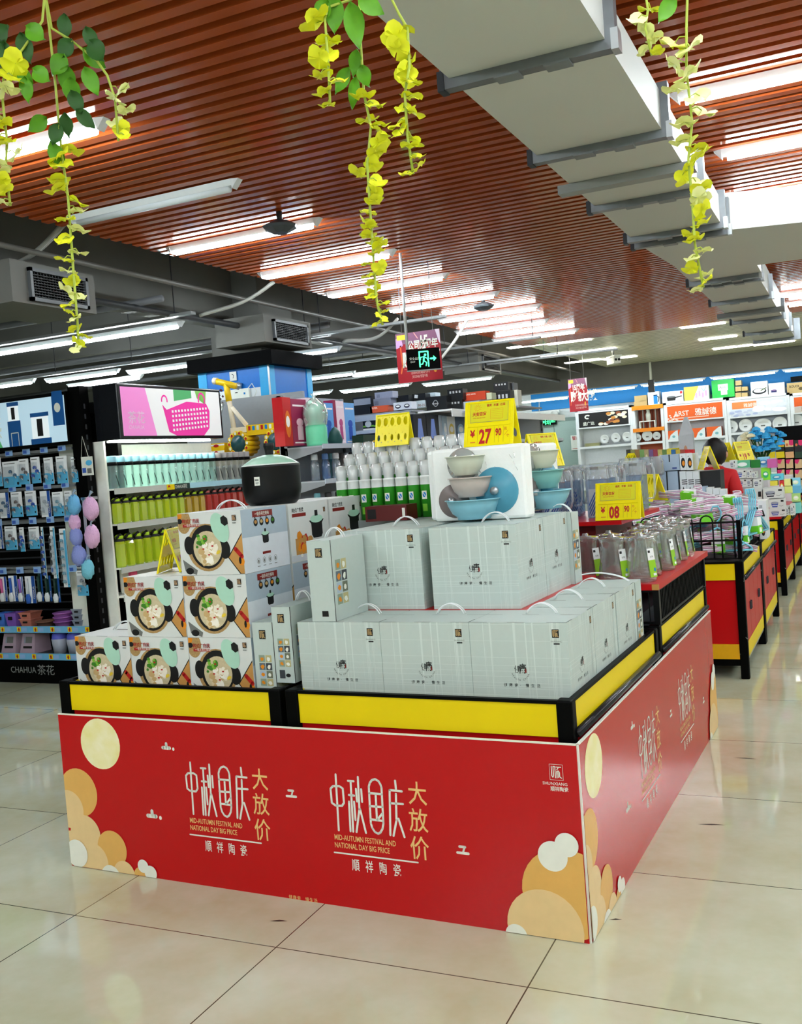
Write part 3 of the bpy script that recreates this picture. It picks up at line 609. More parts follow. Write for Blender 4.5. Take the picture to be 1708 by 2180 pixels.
# ------------------------------------------------------------------ foam packs with bowls
foam = mat('foam', 'EDF0EC', .7, noise=.03, scale=80, bump=.05); bwl = [mat('bowl_sage', 'C9CDBB', .3), mat('bowl_rose', 'C7BAB2', .3), mat('bowl_blue', '86BFCF', .3), mat('bowl_teal', '7DB9B5', .3)]
lidg = clear('lid_clear', 'D5D9D6', .35); lidb = mat('lid_taupe', '7D7370', .3); lidc = mat('lid_teal', '4F96AE', .3)
def bowl(par, x, y, z, r, h, m):
    b = B(); b.lathe([(0, z), (r*.62, z), (r*.62, z+.008), (r*.8, z+.3*h), (r*.95, z+.7*h), (r, z+h-.004), (r*1.06, z+h-.004), (r*1.06, z+h), (r*.96, z+h), (r*.9, z+.7*h), (0, z+.2*h)], m, 32, (x, y)); b.build('bowl', par)
def disc_lid(par, x, y, z, r, m, knob=True):
    b = B(); b.T = Matrix.Translation((x, y, z)) @ Matrix.Rotation(pi/2, 4, 'X'); b.lathe([(0, .01), (r*.75, .012), (r*.8, .006), (r*.95, .006), (r, 0), (r, -.008), (0, -.008)], m, 32)
    if knob: b.lathe([(0, .03), (.014, .028), (.015, .012)], steel, 14)
    b.build('lid', par)
def foam_pack(label, loc, rz, cols):
    t = thing('bowl_gift_pack', label, 'bowl pack', 'foam packs of lidded bowls', loc, rz)
    b = B(); b.box(-.02, .1, 0, .37, .19, .265, foam); b.build('foam_back', t, .012)
    b = B(); b.box(.035, .02, 0, .405, .098, .268, foam); o = b.build('foam_front', t, .012)
    disc_lid(t, .12, .018, .075, .062, lidb); disc_lid(t, .29, .018, .105, .085, lidc); disc_lid(t, .165, .018, .205, .062, lidg, False)
    bowl(t, .205, .0, .008, .098, .072, cols[0]); bowl(t, .2, .0, .088, .078, .072, cols[1]); bowl(t, .185, .0, .168, .07, .07, cols[2])
    b = B(); rnd = random.Random(4)
    for i in range(14): 
        x, z = .2+rnd.random()*.18, .15+rnd.random()*.1; b.tube([(x, .016, z), (x+rnd.uniform(-.02, .02), .014, z-.03*rnd.random()-.01)], .0012, clear('film', 'FFFFFF', .3), 5)
    b.build('film_crease', t); return t
foam_pack('white foam pack of three stacked lidded bowls, facing the aisle', isl(-.712, .59, 1.2155), IA-.02, (bwl[2], bwl[1], bwl[0]))
foam_pack('white foam pack behind it, its green and blue bowls facing sideways', isl(-.395, .81, 1.2155), IA+pi/2-.1, (bwl[2], bwl[3], bwl[0]))

# ------------------------------------------------------------------ green sleeves of white cups
grn = mat('sleeve_green', '2E8E23', .3); cupw = mat('cup_white', 'E6EAE6', .35); cupf = clear('cup_film', 'F2F6F4', .55)
def sleeve(label, loc, rz):
    b = B(); r = .027; b.lathe([(0, 0), (r, 0), (r, .135)], grn, 18); b.lathe([(r*.97, .135), (r*.97, .165), (r*1.02, .166), (r*.9, .172), (0, .172)], cupw, 18)
    b.lathe([(r*.8, .172), (r*.95, .215), (r*.9, .217), (r*.8, .235), (0, .237)], cupf, 14)
    b.T = face((-.011, -.0275, .075), (1, 0, 0), (0, 0, 1)); b.rect(0, 0, .022, .034, pr_w, .0008); b.ell(.011, .018, .008, .011, blueP, .0012, 12); b.stroke([(.005, .028), (.017, .008)], .003, pr_w, .0015)
    b.rect(.001, -.05, .021, -.02, mat('sleeve_lime', '6FB52F', .4), .0008)
    o = tag(b.build('cup_sleeve'), label, 'cup sleeve', 'green sleeves of disposable cups'); o.location = loc; o.rotation_euler.z = rz; return o
s0 = None; k = 0
for row in range(3):
    for i in range(13 - row):
        u = -1.275+.0575*i; v = .98+.08*row; z = 1.2165+.05*row
        lb = 'green sleeve of white cups, %s from the white cartons in the %s row' % (ORD[i], ('front', 'middle', 'rear')[row])
        o = sleeve(lb, isl(u, v, z), IA) if s0 is None else dup(s0, lb, isl(u, v, z), IA+.1*((i % 3)-1)); s0 = s0 or o
b = B(); b.box(0, 0, 0, .72, .28, .045, mat('tray_carton', '9AA19F', .6)); o = tag(b.build('carton_tray'), 'low grey carton carrying the green cup sleeves', 'carton'); o.location = isl(-1.3, .94, 1.2155-.045+.0); o.rotation_euler.z = IA
b = B(); b.box(0, 0, 0, .76, .076, .0485, mat('tray_carton', '9AA19F', .6)); o = tag(b.build('carton_tray'), 'grey step under the rear cup sleeves', 'carton'); o.location = isl(-1.32, 1.024, 1.2158); o.rotation_euler.z = IA
b = B(); b.box(0, 0, 0, .74, .5, .22, cartb); o = tag(b.build('support_carton'), 'plain carton raising the cup sleeves behind the gift boxes', 'carton'); o.location = isl(-1.31, .94, .949); o.rotation_euler.z = IA
b = B(); b.box(0, 0, 0, .19, .1, .062, mat('maroon_carton', '5A1A18', .45)); b.T = front(0, 0, 0); b.rect(.01, .01, .05, .05, ink, .0006); b.rect(.17, .012, .183, .05, pr_w, .0006)
o = tag(b.build('small_carton'), 'small maroon carton lying in front of the green cup sleeves', 'carton'); o.location = isl(-1.09, .83, 1.2155); o.rotation_euler.z = IA
for i in range(3):
    b = B(); x0 = [(-1.16, .9), (-1.06, .92), (-.95, .9)][i]
b = B(); b.box(0, 0, 0, .76, .13, .0985, mat('tray_carton', '9AA19F')); o = tag(b.build('carton_tray'), 'taller grey step under the rearmost cup sleeves', 'carton'); o.location = isl(-1.32, 1.102, 1.2158); o.rotation_euler.z = IA
price_stand('yellow price stand with oval holes on top of the cup sleeves', isl(-1.08, 1.13, 1.525), IA+.03, '1', '0', .16, .14, .035, False, True)

# ------------------------------------------------------------------ red boards, glass pitchers and blue jugs at the back
b = B(); b.box(0, 0, 0, .99, 1.2, .025, red); b.box(.965, -.001, .001, .991, .012, .024, wood); o = tag(b.build('shelf_board'), 'red board carrying the clear glass pitchers', 'board'); o.location = isl(-.99, 1.22, .861); o.rotation_euler.z = IA
b = B(); b.box(0, 0, 0, .62, .7, .215, mat('maroon_riser', '6E1414', .4)); o = tag(b.build('riser'), 'dark red riser box behind the glass pitchers', 'riser'); o.location = isl(-.98, 1.66, .886); o.rotation_euler.z = IA
b = B(); b.box(0, 0, 0, .76, .8, .018, red); o = tag(b.build('shelf_board'), 'upper red board under the 08.90 price stand', 'board'); o.location = isl(-.98, 1.58, 1.103); o.rotation_euler.z = IA
gls = clear('pitcher_glass', 'FBFDFC', .03, .02, .8); lime = mat('tag_lime', '8CC220', .4); tagw = mat('tag_white', 'E9ECEC', .4)
def pitcher(label, loc, rz):
    t = thing('glass_pitcher', label, 'pitcher', 'clear glass pitchers on the red board', loc, rz)
    b = B(); b.lathe([(0, .004), (.05, .004), (.058, 0), (.062, .01), (.06, .05), (.052, .1), (.046, .14), (.05, .165), (.06, .185), (.057, .185), (.047, .165), (.043, .14), (.049, .1), (.057, .05), (.058, .016), (0, .012)], gls, 24); b.build('body', t)
    b = B(); b.tube([(.05, 0, .165), (.075, 0, .17), (.098, 0, .155), (.103, 0, .12), (.098, 0, .07), (.085, 0, .045), (.06, 0, .045)], .0075, gls, 8); b.build('handle', t)
    b = B(); b.lathe([(0, .2), (.012, .2), (.014, .19), (.05, .186), (.058, .182)], clear('pitcher_lid', 'E8EEEE', .2), 20); b.build('lid', t)
    b = B(); b.T = face((-.02, -.064, .02), (1, 0, 0), (0, .12, 1)); b.rect(0, 0, .042, .07, lime, 0); b.rect(0, .07, .042, .118, tagw, 0); b.rect(.004, .1, .018, .11, ink, .0005); b.text('8.90', .014, .08, .008, ink, .0005); b.rect(.02, .006, .038, .016, tagw, .0005); b.ell(.032, .03, .006, .008, blueP, .0005, 10); b.build('hang_tag', t); return t
p0_ = None; k = 0
PP = [(-.45, 1.35), (-.335, 1.4), (-.2, 1.315), (-.085, 1.315), (-.26, 1.5), (-.1, 1.49), (-.19, 1.66), (-.08, 1.68), (-.2, 1.83), (-.09, 1.86), (-.2, 2.0), (-.09, 2.04), (-.2, 2.17), (-.09, 2.21), (-.2, 2.34)]
PD = ['nearest the upper grey box', 'in front of the 08.90 stand', 'at the middle of the near edge', 'at the near corner of the red board', 'second rank, below the price stand', 'second rank, outer edge', 'third rank, inner', 'third rank, outer edge', 'fourth rank, inner', 'fourth rank, outer edge', 'fifth rank, inner', 'fifth rank, outer edge', 'sixth rank, inner', 'by the black wire basket, last of the outer edge', 'deepest in the cluster, by the hangers']
for (u, v), d in zip(PP, PD):
    lb = 'clear glass pitcher with green tag, '+d
    r_ = random.uniform(.9, 1.9)
    o = pitcher(lb, isl(u, v, .886), IA+r_) if p0_ is None else dup(p0_, lb, isl(u, v, .886), IA+r_); p0_ = p0_ or o
jug = clear('jug_blue', 'C9D8EA', .25); jugw = clear('jug_neck', 'EEF3F6', .25); stripe = mat('stripe_blue', '27498F', .4)
def blue_jug(label, loc, rz):
    t = thing('cold_water_jug', label, 'jug', 'tall clear water jugs with blue print', loc, rz)
    b = B(); b.lathe([(0, 0), (.062, 0), (.064, .01), (.064, .175), (.06, .18)], jug, 4, smooth=False); b.lathe([(.06, .18), (.056, .2), (.056, .235), (.058, .24)], jugw, 12); o = b.build('body', t); o.rotation_euler.z = pi/4
    b = B(); b.tube([(.05, 0, .225), (.08, 0, .228), (.09, 0, .2), (.09, 0, .09), (.08, 0, .06), (.05, 0, .06)], .006, jugw, 6); b.build('handle', t)
    b = B(); b.box(-.05, -.05, .238, .05, .05, .25, jugw); b.box(-.02, -.051, .225, .02, -.048, .238, ink); b.build('lid', t)
    b = B(); b.T = front(-.035, -.047, .01)
    for i in range(11):
        p = clip_rect([(-.03+i*.011, 0), (-.024+i*.011, 0), (.036+i*.011, .11), (.03+i*.011, .11)], 0, 0, .07, .12)
        if len(p) > 2: b.poly(p, stripe, 0)
    b.rect(.0, -.003, .07, .125, clear('jug_label', 'DDE6F0', .5), -.0008); b.build('printed_label', t); return t
j0 = None
JJ = [(-.9, 1.7), (-.73, 1.7), (-.56, 1.7), (-.39, 1.86), (-.9, 1.85), (-.73, 1.85), (-.56, 1.86), (-.9, 2.0), (-.73, 2.0), (-.56, 2.01), (-.39, 2.02), (-.62, 2.16), (-.45, 2.17), (-.28, 2.17)]
JD = ['front rank, hidden partly by the foam pack', 'front rank, second', 'front rank, nearest the price stand', 'second rank, outermost', 'second rank, innermost', 'second rank, middle inner', 'second rank, middle outer', 'third rank, innermost', 'third rank, middle inner', 'third rank, middle outer', 'third rank, outermost', 'last rank, inner', 'last rank, middle', 'last rank, above the hangers']
for (u, v), d in zip(JJ, JD):
    lb = 'tall clear jug with blue striped print, '+d
    o = blue_jug(lb, isl(u, v, 1.1225), IA) if j0 is None else dup(j0, lb, isl(u, v, 1.1225), IA); j0 = j0 or o
price_stand('yellow price stand seen edge-on above the blue water jugs', isl(-.66, 1.88, 1.376), IA+1.05, '12', '90', .19, .165, .05)
# black wire guard round the rear counter
wire = mat('wire_black', '040405', .35, spec=.25)
def guard(name, label, par_loc, rz, L_, W_, z0, z1, step, arches=False):
    t = thing(name, label, 'wire guard', None, par_loc, rz); n = int(L_/step)
    b = B(); b.box(-.004, 0, z0, .004, L_, z0+.01, wire); b.box(-.005, 0, z1-.01, .005, L_, z1, wire)
    for i in range(n+1): b.box(-.0025, i*L_/n-.002, z0, .0025, i*L_/n+.002, z1, wire)
    if arches: b.box(-.004, 0, (z0+z1)/2-.004, .004, L_, (z0+z1)/2+.004, wire)
    b.build('side_grid', t)
    b = B(); b.box(-W_, -.004, z0, 0, .004, z0+.01, wire); b.box(-W_, -.005, z1-.012, 0, .005, z1, wire); n = int(W_/(.115 if arches else step))
    if arches: b.box(-W_, -.004, (z0+z1)/2-.006, 0, .004, (z0+z1)/2+.006, wire)
    for i in range(n+1):
        x = -W_+i*W_/n
        if not arches: b.box(x-.002, -.002, z0, x+.002, .002, z1, wire)
        elif i < n:
            x += .02; x2 = x+.072; r = .036; b.tube([(x, 0, z0)]+[((x+x2)/2-r*cos(a*pi/8), 0, z1+.002+r*sin(a*pi/8)) for a in range(9)]+[(x2, 0, z0)], .005, wire, 6)
    b.build('end_grid', t)
    for x, y in ((0, 0), (0, L_), (-W_, 0)):
        b = B(); b.box(x-.012, y-.012, z0, x+.012, y+.012, z1+.005, scuff if arches else wire); b.build('upright', t)
    b = B(); b.box(-W_, L_-.004, z0, 0, L_+.004, z1, wire) if not arches else b.box(-W_, L_-.004, z0, 0, L_+.004, z0+.02, wire); b.build('back_rail', t); return t
guard('wire_guard', 'low black wire guard under the red pitcher board', isl(-.02, 1.27), IA, 1.08, .95, .716, .858, .03)
b = B()
for i in range(7): pass
b.box(0, 0, 0, .8, .9, .1, dgrey); o = tag(b.build('storage_tray'), 'dark plastic tray inside the low wire guard', 'tray'); o.location = isl(-.9, 1.36, .646); o.rotation_euler.z = IA
# ------------------------------------------------------------------ black end gondola with hook packs, facing the aisle
YG = 3.1
t = thing('end_gondola', 'black gondola end with hooks, bottle picture header and white base lettering', 'gondola', None, (-2.56, YG, 0))
def gp(u, v, dy=0): p = aty(u, v, YG+dy); return p.x+2.56, p.z
b = B(); b.box(-1.75, .35, 0, -.02, .39, 2.1, black)
for z in [.5+.06*i for i in range(21)]: b.box(-1.7, .345, z, -.14, .35, z+.012, dgrey)
b.build('back_panel', t)
b = B(); b.box(-1.75, -.02, 0, -.14, .0, .19, black); b.T = front(-1.75, -.021, 0)
x0 = gp(28, 1430)[0]+1.75; b.text('CHAHUA', x0, .078, .048, steel, .001, .006, .93); b.text('茶花', x0+.272, .072, .06, steel, .001, .004, 1.05); b.build('plinth', t)
for k, (v, z) in enumerate(((0, .20), (0, .40))):
    b = B(); b.box(-1.75, -.02 if k == 0 else .02, z, -.12, .35, z+.012, dgrey); o = b.build('shelf', t)
    b = B(); y = -.022 if k == 0 else .018; b.box(-1.75, y-.004, z-.02, -.12, y, z+.03, mat('strip_blue', '6FB5DE', .3)); b.T = front(-1.75, y-.005, z-.02)
    for i in range(9):
        x = .2+i*.17; b.rect(x, .008, x+.04, .045, yellow, .0006); b.poly([(x+.008, .022), (x+.02, .042), (x+.032, .022)], digr, .001); b.rect(x+.014, .01, x+.026, .024, digr, .001); b.rect(x+.045, .01, x+.1, .04, mat('tag_blue', '8FB4E2', .4), .0008)
    b.build('price_strip', o)
b = B(); b.box(-.13, -.01, 0, -.02, .08, 2.19, black)
for i in range(26): b.box(-.022, .02, .15+i*.075, -.018, .035, .185+i*.075, dgrey)
b.build('corner_upright', t)
hz = [gp(100, v)[1] for v in (962, 1040, 1112, 1218)]
for z in hz:
    b = B(); b.box(-1.75, .0, z, -.15, .012, z+.02, steel); b.box(-1.75, .3, z, -.15, .312, z+.02, steel)
    for i in range(10): b.box(-1.7+i*.17, 0, z+.004, -1.694+i*.17, .34, z+.01, steel)
    o = b.build('hook_rail', t)
    for i in range(6):
        b = B(); x = -1.15+i*.175; b.T = face((x, -.006, z-.005), (1, 0, .03*((i % 3)-1)), (0, 0, 1)); b.rect(0, 0, .075, .05, mat('tag_blue', '8FB4E2', .4)); b.rect(.006, .008, .042, .032, mat('tag_ink', '3F62B8', .4), .001); b.build('price_tag', o)
# header picture
b = B(); b.box(-1.75, -.03, 1.775, -.13, .02, 2.16, black); hd = b.build('header_panel', t)
b = B(); skyb = mat('header_sky', 'BFDCEC', .25, emit=.07); navy = mat('header_navy', '1F5A9C', .3); hgreen = mat('header_green', '4FA568', .3, emit=.05); hpale = mat('header_pale', 'E6F0F4', .3, emit=.08)
b.T = front(-1.75, -.0305, 1.8); W_ = 1.6
b.rect(0, 0, W_, .335, skyb, .001); b.poly(clip_rect([(.1, 0), (1.01-.05, 0), (.86-.05, .335), (.1, .335)], 0, 0, W_, .335), hgreen, .0015); 
def hb(x, w1, y0, y1, neck, m1, m2):
    b.rect(x, y0, x+w1, y1, m1, .002); b.rect(x+w1*.08, y1, x+w1*.92, y1+neck, hpale, .002); b.rect(x+w1*.05, y1+neck, x+w1*.95, y1+neck+.03, navy, .0022); b.rect(x+w1*.35, y1+neck*.1, x+w1*.62, y1+neck*.9, m2, .0024)
hb(1.03, .13, 0, .19, .11, navy, ink); hb(1.25, .2, 0, .04, .16, navy, ink); hb(1.48, .11, .12, .34, .0, navy, ink)
b.stroke([(1.06, .005), (1.06, .1), (1.13, .1), (1.13, .005)], .006, pr_w, .0028); b.ell(1.53, .25, .03, .035, pr_w, .003, 16)
b.text('茶花', .72, .13, .09, pr_w, .003, .01, 1); b.text('CHAHUA', .73, .07, .04, pr_w, .003, .004, 1)
b.build('header_picture', hd)
# hook packs
ck = [mat('pack_card', 'F0F4F6', .45), mat('pack_blue', '58B4DE', .3), mat('pack_navy', '1E4D9B', .3)]; bl = clear('blister', 'FCFDFE', .02, .05, .45)
prd = [mat('hook_'+c_, c_, .3) for c_ in ('9AA3A8', '4C6C86', '6C6260', '3559B0', 'C2C8CC', '7FA8B8')]
def hook_pack(label, u0, v0, u1, v1, kind, ci, dy=.02):
    a, c_ = aty(u0, v0, YG+dy-.03), aty(u1, v1, YG+dy-.03); W_, H_ = c_.x-a.x, a.z-c_.z
    t = thing('hook_pack', label, 'hook pack', 'carded hooks on the black gondola', (a.x, YG+dy-.03, c_.z))
    b = B(); b.box(0, 0, 0, W_, .004, H_, ck[0]); b.T = front(0, -.0005, 0)
    if kind == 1: b.rect(W_*.72, 0, W_, H_, ck[2], .0006); b.text('CHAHUA', 0, 0, .001, ck[0], .001); 
    elif kind == 2: b.rect(W_*.65, 0, W_, H_*.97, ck[1], .0006)
    else: b.rect(0, 0, W_, H_*.42, ck[1], .0006)
    if kind == 1:
        b.T = b.T @ Matrix.Translation((W_*.8, H_*.15, 0)) @ Matrix.Rotation(pi/2, 4, 'Z'); b.text('CHAHUA', 0, -W_*.12, W_*.16, pr_w, .001, .004, 1)
    else: b.rect(W_*.1, H_*.9, W_*.75, H_*.93, inkg, .0006); b.ell(W_*.85, H_*.14 if kind == 0 else H_*.05, W_*.07, W_*.07, ink, .001, 10)
    b.build('card', t)
    b = B(); rnd = random.Random(ci+kind*7); mm = prd[ci % 6]
    n = 3 if kind < 2 else 6
    for i in range(n):
        x, z = (W_*(.25+.25*(i % 3)), H_*(.3+.22*(i % 2)+.08*i)) if kind < 2 else (W_*.35, H_*(.1+.14*i))
        b.lathe([(0, -.012), (.011, -.01), (.013, 0), (.008, .008), (0, .012)], mm, 10, (x, -.012)) if False else b.at(x, -.01, z).lathe([(0, -.014), (.012, -.01), (.015, 0), (.01, .01), (0, .014)], mm, 10); b.tube([(0, 0, 0), (.01, -.008, -.012), (.016, -.004, -.024)], .004, mat('hook_C2C8CC', 'C2C8CC'), 6); b.at()
    b.build('hooks', t)
    b = B(); b.box(W_*.08, -.026, H_*.08, W_*.7, -.001, H_*.8, bl); b.build('blister', t); return t
HP = [(-8, 975, 6, 1035), (4, 984, 45, 1036), (39, 978, 64, 1030), (64, 974, 88, 1028), (92, 975, 116, 1030), (118, 972, 146, 1028), (150, 974, 168, 1026),
      (-4, 1050, 22, 1102), (22, 1048, 50, 1100), (52, 1046, 80, 1097), (84, 1046, 110, 1100), (110, 1048, 138, 1098), (136, 1046, 156, 1096),
      (-10, 1120, 8, 1168), (9, 1121, 38, 1170), (40, 1123, 54, 1174), (60, 1122, 86, 1168)]
for i, q in enumerate(HP):
    r_ = 0 if i < 7 else 1 if i < 13 else 2; n_ = i-(0, 7, 13)[r_]
    hook_pack('carded blister pack of wall hooks, %s peg row down, %s along from the picture edge' % (('first', 'second', 'third')[r_], ORD[n_]), *q, 1 if i in (7, 10, 13) else 0, i)
for i, q in enumerate(((86, 1122, 101, 1233), (105, 1121, 125, 1231), (125, 1126, 150, 1250), (162, 1215, 190, 1268))):
    hook_pack(('long hook strip card, shortest and nearest the blister packs', 'long hook strip card, middle of three', 'longest hook strip card, beside the bath puffs', 'clear pack of fittings low under the bath puffs')[i], *q, 2 if i < 3 else 0, i+3)
mops = [mat('brush_pink', 'E06AA6', .4), mat('brush_violet', '9A6CC8', .4), mat('brush_blue', '2F62C0', .4), mat('brush_green', '1C3B34', .4), mat('brush_white', 'DDE2E6', .4)]
def brush_pack(label, u0, v0, u1, v1, k):
    a, c_ = aty(u0, v0, YG), aty(u1, v1, YG); W_, H_ = c_.x-a.x, a.z-c_.z; t = thing('brush_pack', label, 'brush pack', 'carded brushes on the lowest peg row', (a.x, YG, c_.z))
    b = B(); b.box(0, 0, 0, W_, .004, H_, ck[0] if k != 3 else mops[3]); b.T = front(0, -.0005, 0); b.rect(W_*.66, 0, W_, H_, ck[2], .0006)
    b.T = b.T @ Matrix.Translation((W_*.76, H_*.15, 0)) @ Matrix.Rotation(pi/2, 4, 'Z'); b.text('CHAHUA', 0, -W_*.15, W_*.17, pr_w, .001, .004, 1); b.build('card', t)
    b = B(); b.tube([(W_*.35, -.012, H_*.35), (W_*.35, -.016, H_*.92)], .01, mops[k], 8); b.lathe([(0, 0), (.02, 0), (.026, H_*.2), (.012, H_*.36)], mops[4] if k != 4 else mops[2], 10, (W_*.33, -.014), 1, .5); b.build('brush', t)
for i, (q, k) in enumerate((((0, 1228, 17, 1280), 0), ((17, 1226, 40, 1280), 2), ((41, 1228, 52, 1280), 1), ((52, 1227, 78, 1284), 4), ((80, 1222, 94, 1280), 3), ((96, 1226, 112, 1280), 3), ((114, 1228, 130, 1282), 3))):
    brush_pack('carded brush, %s on the lowest peg row counted from the picture edge' % ORD[i], *q, k)
# goods on its two shelves
pl = lambda n, c_: mat('plastic_'+n, c_, .35)
def basket(label, u, v, w_, h, m, n=1, z0=.4125, kind='basket'):
    p = aty(u, v, YG+.12); t = thing('storage_basket', label, 'basket', 'small plastic baskets on the black gondola', (p.x, YG+.14, z0))
    for i in range(n):
        b = B(); z = i*h*.92; b.lathe([(0, z+.003), (w_*.38, z), (w_*.4, z+.004), (w_*.5, z+h), (w_*.54, z+h), (w_*.53, z+h+.006), (w_*.49, z+h+.006), (w_*.37, z+.008), (0, z+.008)], m, 4 if kind == 'basket' else 20, smooth=kind != 'basket'); o = b.build('tub', t); o.rotation_euler.z = pi/4 if kind == 'basket' else 0
        if kind == 'basket': b = B(); b.box(-w_*.12, -w_*.392, z+h*.55, w_*.12, -w_*.345, z+h*.8, ink); b.build('grip', t)
basket('blue handled basket at the picture edge on the middle shelf', 6, 1320, .14, .1, pl('blue', '4C7FD6')); basket('violet handled basket beside the blue one', 30, 1320, .16, .1, pl('violet', '8E63C4'))
basket('two stacked coral baskets on the middle shelf', 62, 1322, .17, .055, pl('coral', 'D0806E'), 2); basket('brown shallow dish beside the coral baskets', 94, 1322, .15, .035, pl('brown', '8A6450'), 1, .4125, 'dish')
basket('three stacked violet dishes on the middle shelf', 132, 1322, .15, .035, pl('mauve', 'B06FC0'), 3, .4125, 'dish'); basket('stack of grey square tubs by the corner upright', 170, 1322, .14, .045, pl('fog', '8E97A6'), 3)
def tissue_box(label, u, m):
    p = aty(u, 1380, YG+.05); t = thing('tissue_box', label, 'tissue box', 'mauve tissue boxes on the bottom shelf', (p.x-.09, YG+.04, .2125))
    b = B(); b.add([(0, 0, 0), (.15, 0, 0), (.16, .17, 0), (0, .17, 0), (.012, .035, .15), (.138, .035, .15), (.15, .17, .15), (.01, .17, .15)], [(0, 3, 2, 1), (4, 5, 6, 7), (0, 1, 5, 4), (1, 2, 6, 5), (2, 3, 7, 6), (3, 0, 4, 7)], m); b.build('shell', t)
    b = B(); b.T = face((0, 0, 0), (1, 0, 0), (0, .035, .15)); b.rect(.03, .04, .12, .058, ink, .001); b.rect(.035, .08, .115, .13, inkg, .001); b.rect(.035, .08, .05, .13, mat('plastic_fog', '8E97A6'), .0015); b.build('slot', t)
tissue_box('mauve tissue box at the picture edge on the bottom shelf', 22, pl('dusk', 'B09AA8')); tissue_box('mauve tissue box, second along the bottom shelf', 62, pl('dusk', 'B09AA8'))
def bin_(label, u):
    p = aty(u, 1380, YG+.06); b = B(); b.lathe([(0, 0), (.05, 0), (.062, .11), (.06, .112), (0, .09)], pl('speckle', 'A7AFBE'), 18); b.lathe([(.06, .11), (.055, .145), (.03, .165), (0, .17)], pl('indigo', '5B63C8'), 14)
    o = tag(b.build('covered_tub'), label, 'tub', 'wrapped tubs on the bottom shelf'); o.location = (p.x, YG+.09, .213)
bin_('speckled tub with blue wrapped top on the bottom shelf', 123); bin_('second blue topped tub half hidden by the casserole carton', 155)
def puff(label, u, v, r, m, y=2.94):
    p = aty(u, v, y); rnd = random.Random(u); b = B(); vs, fs = [], []; n, k = 14, 9
    for i in range(k+1):
        th = pi*i/k
        for j in range(n):
            a = 2*pi*j/n; q = r*(1+.13*rnd.uniform(-1, 1)); vs.append((q*sin(th)*cos(a)*.9, q*sin(th)*sin(a)*.7, q*cos(th)*1.25))
    for i in range(k):
        for j in range(n): fs.append((i*n+j, (i+1)*n+j, (i+1)*n+(j+1) % n, i*n+(j+1) % n))
    b.add(vs, fs, m, True); t = thing('bath_puff', label, 'bath puff', 'wrapped bath puffs on the corner strip', p); b.build('net_ball', t)
    b = B(); b.tube([(0, 0, r*1.15), (.0, 0, r*1.5), (.015, .01, r*1.9)], [.012, .005, .014], clear('puff_bag', 'C8DDF0', .4), 8); b.build('bag_tie', t)
p = aty(177, 1065, 2.97); b = B(); b.box(-.012, 0, -.55, .012, .004, .02, clear('strip_clear', 'DDE6EC', .4)); b.box(-.02, 0, .0, .02, .13, .02, steel); o = tag(b.build('clip_strip'), 'clear clip strip on the corner upright carrying the bath puffs', 'strip'); o.location = p
pf = [mat('puff_blue', '6FB7E4', .6, bump=.6, scale=90), mat('puff_pink', 'E3B4DC', .6, bump=.6, scale=90), mat('puff_violet', '8F9CDE', .6, bump=.6, scale=90), mat('puff_aqua', '7CCBE2', .6, bump=.6, scale=90)]
for i, (u, v, r, k) in enumerate(((158, 1075, .058, 0), (193, 1083, .065, 1), (159, 1112, .05, 1), (162, 1143, .055, 2), (196, 1142, .065, 1), (168, 1182, .062, 2), (187, 1212, .055, 3))):
    puff(('blue bath puff, topmost on the strip', 'pink bath puff, upper one beside the green bottles', 'small pink bath puff under the blue one', 'violet bath puff, middle of the strip', 'white and pink bath puff beside the middle one', 'large violet bath puff low on the strip', 'aqua bath puff, lowest of the strip')[i], u, v, r, pf[k])
t2 = thing('hanging_card', 'small white price card hanging on white strings from the black upright', 'card', None, (0, 0, 0)); p = aty(185, 990, 3.075); t2.location = p
b = B(); b.box(-.05, 0, -.075, .055, .003, .06, pr_w); b.T = front(-.05, -.0005, -.075); b.rect(.005, .02, .04, .055, mat('tag_ink', '3F62B8'), .0006); b.ell(.07, .09, .03, .02, ck[1], .0006, 14); b.rect(.05, .015, .09, .05, inkg, .0006); b.build('card', t2)
b = B(); b.tube([(-.045, 0, .06), (-.02, .0, .21), (.02, 0, .06)], .002, pr_w, 5); b.build('string', t2)

# ------------------------------------------------------------------ pale shelving along the aisle with drinking bottles
XW = -2.5
shw = mat('shelf_cream', 'EDF0E6', .5); t = thing('wall_shelving', 'pale shelving bay full of drinking bottles, under the pink basket sign', 'shelving', None, (XW, 3.22, 0))
b = B(); b.box(-.45, .0, 0, -.43, 1.92, 1.78, shw); b.box(-.43, -.02, 0, -.0, .0, 1.78, shw); b.box(-.43, 0, 1.0, -.03, .015, 1.78, shw); b.build('back_panel', t)
for z in (1.415, 1.155, .83, .62, .3):
    b = B(); b.box(-.43, .0, z, .05, 1.92, z+.012, shw); b.box(.045, 0, z-.03, .052, 1.92, z+.014, mat('shelf_edge', 'BFC4BC', .4)); o = b.build('shelf', t)
b = B(); b.T = sideR(.053, .6, 1.385); b.rect(.0, 0, .1, .044, yellow, .001); b.poly([(.01, .02), (.03, .042), (.05, .02)], digr, .0015); b.rect(.1, 0, .3, .044, mat('strip_dark', '1F3B36', .3), .001); b.text('CHAHUA茶花', .105, .008, .026, pr_w, .002, .004, .7); b.rect(.3, 0, 1.2, .044, mat('strip_sky', 'A9D8E6', .3), .001); b.build('price_strip', t)
b = B(); b.T = sideR(.054, .72, 1.12); b.box(0, 0, 0, .36, .05, .008, pr_w); b.rect(.02, .005, .07, .045, yellow, .009); b.rect(.08, .005, .16, .045, mat('tag_blue', '8FB4E2'), .009); b.build('price_holder', t)
b = B(); b.box(-.1, 0, 1.0, -.06, .012, 1.5, steel); b.build('divider', t)
